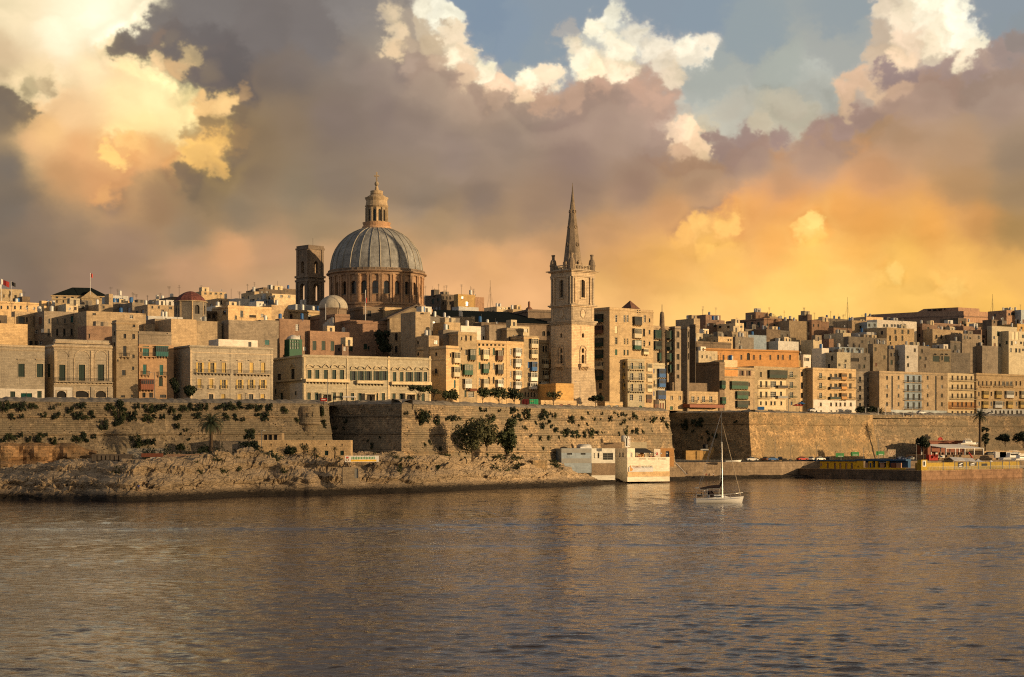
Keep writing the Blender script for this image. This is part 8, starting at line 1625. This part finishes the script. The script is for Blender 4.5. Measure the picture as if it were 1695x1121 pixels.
def smallboat(px, py, Y, L, label, head=0., mat='hull_white', z=None, cabin=False):
    c = XY(px, Y); z = zz(py, Y) if z is None else z; o = thing('boat', label, 'boat', (c.x, c.y, z)); rt = Vector(o.location); q = Loc(c, head, z); secs = []
    for i in range(9):
        t = i / 8; bw = .17 * L * (1 - max(0, (t - .4) / .6) ** 2); h = L * (.10 + .05 * t); secs.append([q(-L / 2 + L * t + .1 * L * t * abs(a) , bw * math.copysign(abs(a) ** .5, a), h * abs(a) ** 1.5) for a in np.linspace(-1, 1, 9)])
    m = loft(secs); m.add(secs[0], [tuple(range(9))]); m.build('hull', mat, o, rt)
    m = MB(); m.tube([s[0] for s in secs], .05, 4); m.tube([s[-1] for s in secs], .05, 4); m.build('gunwale', 'p_dark', o, rt)
    m = MB()
    for t in (.3, .55): m.box(q(-L / 2 + L * t, 0, L * .09), (.25, .3 * L, .05), head)
    m.build('bench', 'teak', o, rt)
    if cabin:
        m = MB(); m.hexa([q(-L * .25, -.13 * L, L * .1), q(L * .2, -.11 * L, L * .12), q(L * .2, .11 * L, L * .12), q(-L * .25, .13 * L, L * .1), q(-L * .22, -.11 * L, L * .26), q(L * .08, -.1 * L, L * .26), q(L * .08, .1 * L, L * .26), q(-L * .22, .11 * L, L * .26)]); cb_ = m.build('cabin', mat, o, rt)
        m = MB(); m.box(q(-L * .06, 0, L * .205), (L * .3, L * .245, L * .06), head); m.build('cabin_window', 'glass', cb_, rt); m = MB(); m.box(q(-L * .1, 0, L * .33), (L * .3, L * .2, .05), head); m.tube([q(-L * .2, 0, L * .26), q(-L * .2, 0, L * .33)], .04, 4); m.build('sunroof', mat, o, rt)
smallboat(ZE.x(575), 0, 574, 5.2, 'white rowing boat laid on the quay edge before the ochre house', .1, z=5.75)
smallboat(ZI.x(850), 0, 660, 8, 'white cabin boat on the ramp above the canopy', .3, z=zz(ZI.y(200), 660), cabin=True)
smallboat(ZI.x(1550), 0, 614, 11, 'large white motor cruiser stored at the right end of the quay', .25, z=5.9, cabin=True)
smallboat(ZI.x(1660), 0, 606, 8, 'smaller white cabin boat at the right end of the quay', .5, z=5.9, cabin=True)
smallboat(ZI.x(1590), 0, 632, 7, 'white boat hull behind the large motor cruiser', .1, z=7.2, cabin=True)
for px, lb in ((ZI.x(1330), 'white covered lorry box parked left of the motor cruiser'), (ZI.x(1395), 'second white covered lorry box parked by the motor cruiser')):
    c = XY(px, 625); m = MB(); z_ = 6.0; m.hexa([(c.x - 2, c.y - 1.2, z_ + .8), (c.x + 2, c.y - 1.2, z_ + .8), (c.x + 2, c.y + 1.2, z_ + .8), (c.x - 2, c.y + 1.2, z_ + .8), (c.x - 2, c.y - 1.2, z_ + 3), (c.x + 2, c.y - 1.2, z_ + 3), (c.x + 2, c.y + 1.2, z_ + 3), (c.x - 2, c.y + 1.2, z_ + 3)]); o = thing('lorry', lb, 'lorry', (c.x, c.y, z_)); m.build('box', 'cloth_white', o, Vector(o.location))
    for dx in (-1.3, 1.3): m = MB(); m.tube([(c.x + dx, c.y - 1.2, z_ + .42), (c.x + dx, c.y - .9, z_ + .42)], .42, 10); m.build('wheel', 'rubber', o, Vector(o.location))
def lamp(px, pyt, pyb, Y, label, arm=1.0, mat='p_grey', r=.07, name='street_lamp', group=None):
    b_ = P(px, pyb, Y); h = P(px, pyt, Y).z - b_.z; o = thing(name, label, 'street lamp', b_, group); m = MB(); m.tube([(0, 0, 0), (0, 0, h)], [r * 1.4, r], 6); m.build('pole', mat, o); m = MB(); m.tube([(0, 0, h), (arm * .6, -.2, h + .15), (arm, -.3, h + .1)], .04, 4); m.build('arm', mat, o); m = MB(); m.box((arm + .2, -.3, h + .05), (.6, .22, .12)); m.build('lamp_head', 'tank', o)
for px, t, bt, Y, lb, am in ((542, 628, 668, 446, 'tall thin lamp post in front of the long cream palazzo', .8), (831, 625, 672, 486, 'tall blue-grey lamp post between the street trees', .8), (256, 617, 661, 432, 'lamp post with curved arm before the peach house', -1.4), (960, 632, 676, 507, 'lamp post with arm right of the ochre wall block', -1.6), (1089, 642, 680, 560, 'slim lamp post in front of the blue balcony house', -1.2), (1198, 662, 682, 605, 'pale lamp post above the dark bastion flank', .9), (1248, 650, 684, 606, 'tall pole between green gallery block and cream terraces', .6), (1305, 652, 686, 620, 'tall pole in front of the cream terrace block', .6), (1283, 722, 758, 590, 'tall lamp post on the quay below the golden bastion', .8), (1309, 738, 764, 594, 'shorter pole on the quay left of the cabins', .4), (1352, 738, 764, 600, 'quay pole left of the green boards', .4), (1392, 728, 764, 606, 'tall quay pole behind the first green board', .7), (1454, 726, 760, 612, 'tall quay lamp behind the cabins right end', .7), (1429, 742, 762, 610, 'short quay pole between the green boards', .3), (433, 713, 755, 404, 'thin blue post in the garden by the pavilion', .5), (1517, 735, 762, 606, 'lamp post left of the dark round tree', .5)):
    lamp(px, t, bt, Y, lb, am)
for i, px in enumerate((1433, 1453.5, 1466, 1476.5, 1495, 1510)): lamp(px, 675 if i != 2 else 670, 690, 668 + i * 2, '%s of the white hooked promenade lamps from the left before the brown block' % ORD[i], .9, 'cloth_white', .09, group='white promenade lamps along the right rampart')
def mast(px, yt, yb, Y, label, r=.12):
    b_ = P(px, yb, Y); h = P(px, yt, Y).z - b_.z; o = thing('mast', label, 'mast', b_); m = MB(); m.tube([(0, 0, -6), (0, 0, h)], [r, r * .5], 5); m.build('pole', 'iron', o)
    m = MB()
    for k in (.55, .8): m.tube([(0, 0, h * k), (h * .12, .3, 0)], .03, 3); m.tube([(0, 0, h * k), (-h * .12, .3, 0)], .03, 3)
    m.build('guy_wire', 'iron', o)
mast(811.4, 464, 512, 700, 'tall guyed radio mast between dome and spire'); mast(1402.8, 492, 528, 760, 'thin tall mast on the right skyline over the white villas', .1); mast(1642.7, 487, 518, 900, 'thin mast rising beside the fortress', .13)
for i, (px, t, bt, Y) in enumerate(((296.5, 472, 498, 600), (409.5, 470, 490, 640), (421, 467, 490, 640), (726, 470, 492, 690), (735, 473, 490, 690), (1270.5, 516, 530, 750), (1298, 514, 535, 760), (1375, 515, 530, 780), (244, 489, 505, 600), (989, 460 + 40, 520, 600))):
    if i < 9: b_ = P(px, bt, Y); h = P(px, t, Y).z - b_.z; m = MB(); m.tube([(0, 0, -2), (0, 0, h)], .06, 4); m.box((0, 0, h * .85), (1.1, .05, .05)); m.box((0, 0, h * .95), (.8, .05, .05)); o = m.build('aerial', 'iron'); o.location = b_; tag(o, '%s of the thin skyline aerials counted from the left list' % ORD[i] if 0 else ['thin aerial right of the red dome chamber', 'left of two thin aerials over the far terrace', 'right of two thin aerials over the far terrace', 'left aerial on the white ridge house by the drum', 'right aerial on the white ridge house by the drum', 'thin aerial above the ochre ridge house', 'thick cluster aerial on the right ridge', 'short aerial over the tanks of the right ridge', 'thin aerial above the far grey ridge house'][i], 'aerial')
def flagpole(px, yt, yb, Y, label, fc, fw=1.6, fh=1.1, fo=0.0):
    b_ = P(px, yb, Y); h = P(px, yt, Y).z - b_.z; o = thing('flagpole', label, 'flagpole', b_); m = MB(); m.tube([(0, 0, -2), (0, 0, h)], .09, 5); m.build('pole', 'cloth_white', o)
    if fc:
        m = MB(); z1 = h - fo
        for i in range(5): x0, x1 = fw * i / 5, fw * (i + 1) / 5; d0, d1 = .15 * math.sin(i * 1.5), .15 * math.sin(i * 1.5 + 1.5); m.add([(x0, d0, z1 - fh - x0 * .5), (x1, d1, z1 - fh - x1 * .5), (x1, d1, z1 - x1 * .4), (x0, d0, z1 - x0 * .4), (x0, d0 + .03, z1 - fh - x0 * .5), (x1, d1 + .03, z1 - fh - x1 * .5), (x1, d1 + .03, z1 - x1 * .4), (x0, d0 + .03, z1 - x0 * .4)], [(0, 1, 2, 3), (7, 6, 5, 4)], 1 if i < 1 and fc == 'cloth_red' else 0)
        m.build('flag', [fc, 'cloth_white'], o)
flagpole(2.3, 462, 497, 685, 'flagpole with red and white flag at the far left edge', 'cloth_red', 3.2, 2.0); flagpole(18.4, 466, 497, 685, 'flagpole with small dark flag above the orange block', 'p_dark', 1.8, 1.5); flagpole(149.4, 452, 480, 676, 'flagpole on the ridge palace pediment', 'cloth_red', 1.0, 1.6); flagpole(605, 480, 526, 532, 'tall white flagpole in front of the great dome', 'cloth_red', .4, 1.6, 2.4)
flagpole(539, 503, 519, 530, 'short white pole in front of the side chapel dome', None)
# street furniture on the rampart promenade
def stbox(name, label, cat, px0, px1, Y, y0, y1, mat, h=None, dep=2.4, feet=None):
    a, b_ = XY(px0, Y), XY(px1, Y); z0 = 22.5 if feet is None else feet; z1 = zz(y0, Y); o = thing(name, label, cat, (a.x, a.y, z0)); rt = Vector(o.location); return o, rt, a, b_, z0, z1
for nm, lb, p0, p1, mt in (('container', 'dark red shipping container on the promenade', 863.5, 876, 'box_red'), ('container', 'bright green container with pale faded lettering on the promenade', 876.5, 891, 'box_green')):
    o, rt, a, b_, z0, z1 = stbox(nm, lb, 'container', p0, p1, 496, 661, 672, mt); m = MB(); m.hexa([(a.x, a.y, z0), (b_.x, a.y, z0), (b_.x, a.y + 2.4, z0), (a.x, a.y + 2.4, z0), (a.x, a.y, z1), (b_.x, a.y, z1), (b_.x, a.y + 2.4, z1), (a.x, a.y + 2.4, z1)]); m.build('box', mt, o, rt)
    for k in range(5): x = a.x + (b_.x - a.x) * (k + .5) / 5; m = MB(); m.box((x, a.y - .04, (z0 + z1) / 2), (.12, .06, (z1 - z0) * .9)); m.build('rib', mt, o, rt)
    if 'green' in lb: m = MB(); m.box((a.x + .8, a.y - .02, z1 - .5), (.9, .03, .12)); m.box((a.x + .75, a.y - .02, z1 - .75), (.8, .03, .1)); m.build('lettering', 'p_yellow', o, rt)
o, rt, a, b_, z0, z1 = stbox('bus_shelter', 'long white and black flat-roofed bus shelter before the cream palazzo', 'bus shelter', 551, 589, 448, 656.5, 670, 'x')
m = MB(); L_ = b_.x - a.x; m.box((a.x + L_ * .22, a.y, z1 - .15), (L_ * .42, 1.6, .35)); m.build('dark_roof', 'p_black', o, rt); m = MB(); m.box((a.x + L_ * .71, a.y, z1 - .12), (L_ * .55, 1.6, .3)); m.build('white_roof', 'cloth_white', o, rt)
for t in (.03, .38, .62, .97): m = MB(); m.box((a.x + L_ * t, a.y, (z0 + z1) / 2), (.15, .15, z1 - z0)); m.build('post', 'p_dark', o, rt)
o, rt, a, b_, z0, z1 = stbox('sign', 'small red street sign board before the cream palazzo', 'sign', 530, 541, 447, 659, 666, 'x'); m = MB(); m.box(((a.x + b_.x) / 2, a.y, z1 - .45), (b_.x - a.x, .1, .8)); q_ = m.build('board', 'p_red', o, rt); m = MB(); m.box(((a.x + b_.x) / 2, a.y - .06, z1 - .42), ((b_.x - a.x) * .6, .02, .2)); m.build('lettering', 'cloth_white', q_, rt); m = MB(); m.box(((a.x + b_.x) / 2, a.y, (z0 + z1 - .8) / 2), (.12, .12, z1 - z0 - .8)); m.build('post', 'iron', o, rt)
o, rt, a, b_, z0, z1 = stbox('enclosure', 'green netted enclosure on the rampart at far left', 'enclosure', 35, 53, 412, 651, 661, 'x'); m = MB(); m.box(((a.x + b_.x) / 2, a.y, (z0 + z1) / 2), (b_.x - a.x, .08, z1 - z0)); m.build('net', 'net_green', o, rt)
for t in (0, .5, 1): m = MB(); m.tube([(a.x + (b_.x - a.x) * t, a.y - .1, z0), (a.x + (b_.x - a.x) * t, a.y - .1, z1 + .2)], .05, 4); m.build('post', 'iron', o, rt)
b = Bld('low_wall', 'low ochre wall segments under the green netted enclosure', 'wall', ZP, (-10, 53), 408, 661, 'lime_gold', ang=20, depth=1, base=21.5, cornice=0, parapet=.1); b.done()
for px, c1, lb in ((1323, 'p_red', 'orange-red parasol before the recessed brown block'), (1326, 'p_blue', 'blue parasol above the orange-red parasols'), (1318, 'p_red', 'smaller orange-red parasol at the left of the pair')):
    c = XY(px, 630); z_ = 26.4 + (.8 if c1 == 'p_blue' else 0); o = thing('parasol', lb, 'parasol', (c.x, c.y, 24)); m = MB(); m.lathe(c, [(1.6, z_), (.8, z_ + .45), (0, z_ + .75)], 8); m.build('cover', c1, o, Vector(o.location)); m = MB(); m.tube([(c.x, c.y, 24), (c.x, c.y, z_ + .7)], .04, 4); m.build('pole', 'iron', o, Vector(o.location))
m = MB(); p = P(1259.5, 676, 626); m.box((p.x, p.y, p.z), (2.6, .2, 1.2)); m.tube([(p.x, p.y, 23.5), (p.x, p.y, p.z)], .06, 4); tag(m.build('sign', 'p_blue'), 'small bright blue sign board below the cream terrace block', 'sign')
for i, (x0, y0) in enumerate(((1390, 753.5), (1415, 751.5), (1457, 750.5))):
    c = P(x0, y0, 612); o = thing('notice_board', ['left of three bright green boards behind the yellow cabins', 'middle bright green board behind the yellow cabins', 'right bright green board behind the blue-roofed cabins'][i], 'board', (c.x, c.y, 6)); rt = Vector(o.location); m = MB(); m.box((c.x, c.y, c.z), (3.1, .15, 1.5), .1); bd = m.build('panel', 'bright_green', o, rt); m = MB(); m.box((c.x + .2, c.y - .12, c.z - .4), (1.8, .03, .18), .1); m.build('lettering', 'cloth_white', bd, rt)
    for dx in (-1.2, 1.2): m = MB(); m.box((c.x + dx, c.y + .1, (c.z + 6) / 2), (.1, .1, c.z - 6)); m.build('post', 'iron', o, rt)
c = P(1476, 750, 620); o = thing('billboard', 'pale square billboard with red diagonal lines on the quay', 'billboard', (c.x, c.y, 6)); rt = Vector(o.location); m = MB(); m.box((c.x, c.y, c.z), (2.9, .15, 2.6)); bd = m.build('panel', 'lime_pale', o, rt)
for k in (-.8, 0, .8): m = MB(); m.add([(c.x + k - .5, c.y - .09, c.z - 1), (c.x + k - .4, c.y - .09, c.z - 1), (c.x + k + .4, c.y - .09, c.z + .9), (c.x + k + .3, c.y - .09, c.z + .9)], [(0, 1, 2, 3)]); m.build('stripe', 'p_red', bd, rt)
for dx in (-1.2, 1.2): m = MB(); m.box((c.x + dx, c.y + .1, (c.z + 6) / 2), (.12, .12, c.z - 6)); m.build('post', 'iron', o, rt)
# quay railing and white stairs
f = Fac(XY(1122, 571), XY(1320, 602)); o = thing('railing', 'long thin rusty railing along the quay edge', 'railing', (f.a.x, f.a.y, 5.7)); m = MB()
for z_ in (.55, 1.0): fbox(m, f, 0, f.L, 5.7 + z_ - .025, 5.7 + z_ + .025, -.6, -.55)
for i in range(34): t = f.L * i / 33; fbox(m, f, t - .03, t + .03, 5.7, 6.7, -.6, -.55)
m.build('rail', 'iron', o, Vector(o.location))
o = thing('stairs', 'white steel stairs leading down beside the cafe terrace', 'stairs', (*XY(1120, 562), 1)); rt = Vector(o.location)
for sg in (0, 1.4): m = MB(); a, b_ = P(1116, 764, 562), P(1137, 786, 556); m.tube([(a.x, a.y + sg, a.z), (b_.x, b_.y + sg, b_.z)], .12, 4); m.build('stringer', 'cloth_white', o, rt)
for i in range(12): t = (i + .5) / 12; m = MB(); p = P(1116, 764, 562).lerp(P(1137, 786, 556), t); m.box((p.x, p.y + .7, p.z), (.3, 1.4, .05)); m.build('step', 'cloth_white', o, rt)
# ------------------------------------------------------------------ people
def person(px, Y, z, label, top, leg, pose='stand', face=0.0):
    c = XY(px, Y); J = {}
    if pose == 'stand': J = dict(pel=(0, 0, .95), sp=(0, 0, 1.2), ch=(0, .0, 1.42), nk=(0, .0, 1.52), hd=(0, -.02, 1.66), s1=(.18, 0, 1.42), e1=(.24, -.02, 1.15), h1=(.22, -.12, .92), s2=(-.18, 0, 1.42), e2=(-.25, 0, 1.15), h2=(-.24, -.08, .9), k1=(.11, -.03, .5), a1=(.12, .02, .06), f1=(.13, -.14, .03), k2=(-.11, -.01, .5), a2=(-.12, .03, .06), f2=(-.13, -.13, .03), q1=(.1, 0, .9), q2=(-.1, 0, .9))
    else: J = dict(pel=(0, .1, .14), sp=(0, .12, .38), ch=(0, .04, .6), nk=(0, .0, .7), hd=(0, -.04, .84), s1=(.18, .02, .6), e1=(.27, -.1, .38), h1=(.2, -.32, .42), s2=(-.18, .02, .6), e2=(-.27, -.1, .38), h2=(-.2, -.32, .42), k1=(.14, -.38, .48), a1=(.15, -.62, .1), f1=(.15, -.78, .06), k2=(-.14, -.36, .5), a2=(-.15, -.58, .1), f2=(-.15, -.74, .06), q1=(.1, .05, .14), q2=(-.1, .05, .14))
    o = thing('person', label, 'person', (c.x, c.y, z)); o.rotation_euler = (0, 0, face)
    def chain(names, rad, edges, nm, mat):
        me = bpy.data.meshes.new(nm); me.from_pydata([J[n] for n in names], [(names.index(a), names.index(b)) for a, b in edges], []); me.materials.append(MATS[mat]); ob = bpy.data.objects.new(nm, me); COL.objects.link(ob); ob.parent = o
        md = ob.modifiers.new('skin', 'SKIN'); 
        for i, n_ in enumerate(names): me.skin_vertices[0].data[i].radius = (rad[n_], rad[n_] * .85)
        me.skin_vertices[0].data[0].use_root = True; ob.modifiers.new('sub', 'SUBSURF').levels = 1; return ob
    rad = dict(pel=.14, sp=.13, ch=.15, nk=.055, hd=.11, s1=.06, e1=.045, h1=.035, s2=.06, e2=.045, h2=.035, k1=.06, a1=.045, f1=.035, k2=.06, a2=.045, f2=.035, q1=.085, q2=.085)
    bd = chain(list(J), rad, [('pel', 'sp'), ('sp', 'ch'), ('ch', 'nk'), ('nk', 'hd'), ('ch', 's1'), ('s1', 'e1'), ('e1', 'h1'), ('ch', 's2'), ('s2', 'e2'), ('e2', 'h2'), ('pel', 'q1'), ('q1', 'k1'), ('k1', 'a1'), ('a1', 'f1'), ('pel', 'q2'), ('q2', 'k2'), ('k2', 'a2'), ('a2', 'f2')], 'body', 'skin')
    r2 = {k: v + .025 for k, v in rad.items()}; chain(['pel', 'sp', 'ch', 's1', 'e1', 's2', 'e2'], r2, [('pel', 'sp'), ('sp', 'ch'), ('ch', 's1'), ('s1', 'e1'), ('ch', 's2'), ('s2', 'e2')], 'shirt', top)
    chain(['pel', 'q1', 'k1', 'q2', 'k2'], r2, [('pel', 'q1'), ('q1', 'k1'), ('pel', 'q2'), ('q2', 'k2')], 'trousers', leg)
    h = J['hd']; m = MB(); m.lathe((h[0], h[1] + .02), [(.0, h[2] + .15), (.07, h[2] + .14), (.115, h[2] + .07), (.12, h[2]), (.1, h[2] - .05)], 10); m.build('hair', 'p_dark', o); return o
def on_rock(px, py): i = int(np.clip(np.searchsorted(PXs, px), 0, NI - 1)); rows = HOR - (SHZ[i] - CH) * F / Yg[i]; j = int(np.argmin(np.abs(rows - py) + (np.arange(NJ) < 4) * 90)); return float(Yg[i, j]), float(SHZ[i, j])
for px, py, lb, tp_, lg, ps in ((229.5, 813, 'person in blue top standing on the low left rocks', 'cloth_blue', 'p_dark', 'stand'), (1169, 786, 'person in red sitting on the low ledge right of the cafe', 'cloth_red', 'skin', 'sit'), (1174, 787, 'person in dark clothes sitting beside the one in red', 'p_dark', 'p_dark', 'sit'), (1181, 787, 'person in white sitting further along the low ledge', 'cloth_white', 'p_dark', 'sit'), (1137, 786, 'person in black standing below the quay by the stairs', 'p_black', 'p_dark', 'stand')):
    Y, z_ = on_rock(px, py); person(px, Y, z_ - .02, lb, tp_, lg, ps, .2)
person(1606, 590, DK + .16, 'person in pale shirt sitting on the pier coping before the fence', 'cloth_white', 'skin', 'sit', .3)
# wash lines of foam where the hull and shore meet are left to the water
# ------------------------------------------------------------------ unseen shade bodies added before the sun, out of frame to the right
mt, nt, p_ = _nt('shade_veil'); b_ = NB(nt); o_ = [n for n in nt.nodes if n.type == 'OUTPUT_MATERIAL'][0]
df = b_.n('ShaderNodeBsdfDiffuse'); df.inputs[0].default_value = (.8, .8, .8, 1); tr = b_.n('ShaderNodeBsdfTransparent'); mx_ = b_.n('ShaderNodeMixShader'); mx_.inputs[0].default_value = .27
b_.l(tr.outputs[0], mx_.inputs[1]); b_.l(df.outputs[0], mx_.inputs[2]); b_.l(mx_.outputs[0], o_.inputs[0])
perp = Vector((-to.y, to.x, 0)).normalized()
def shade_cloud(center, half, thick, label):
    """closed lens-shaped cloud body across the sun's path, its middle at the given distance along perp"""
    m = MB(); base = to * 3600 + Vector((0, 0, 25)); N1, N2 = 90, 12; n_ = N2 + 1
    for i in range(N1):
        a = 2 * math.pi * i / N1; r1 = half * (1 + .03 * math.sin(5 * a) + .02 * math.sin(11 * a + 1)); r2 = thick * (1 + .08 * math.sin(7 * a + 2))
        for j in range(n_): t = math.pi * j / N2; m.v.append(tuple(base + perp * (center + r1 * math.cos(a) * math.sin(t)) + Vector((0, 0, 1)) * r2 * math.sin(a) * math.sin(t) + to * 90 * math.cos(t)))
    m.f = [(i * n_ + j, ((i + 1) % N1) * n_ + j, ((i + 1) % N1) * n_ + j + 1, i * n_ + j + 1) for i in range(N1) for j in range(N2)]; m.m = [0] * len(m.f)
    tag(m.build('shade_cloud', 'shade_veil', smooth=True), label, 'shade_cloud')
shade_cloud(-250, 630, 200, 'unseen cloudlike body added out of frame to dim the left waterfront')  # added shade body, takes part of the sun off the left shore
shade_cloud(768, 48, 260, 'narrow unseen cloudlike body added out of frame to shade the right hillside')  # second added shade body, puts a band of the middle slope in shade
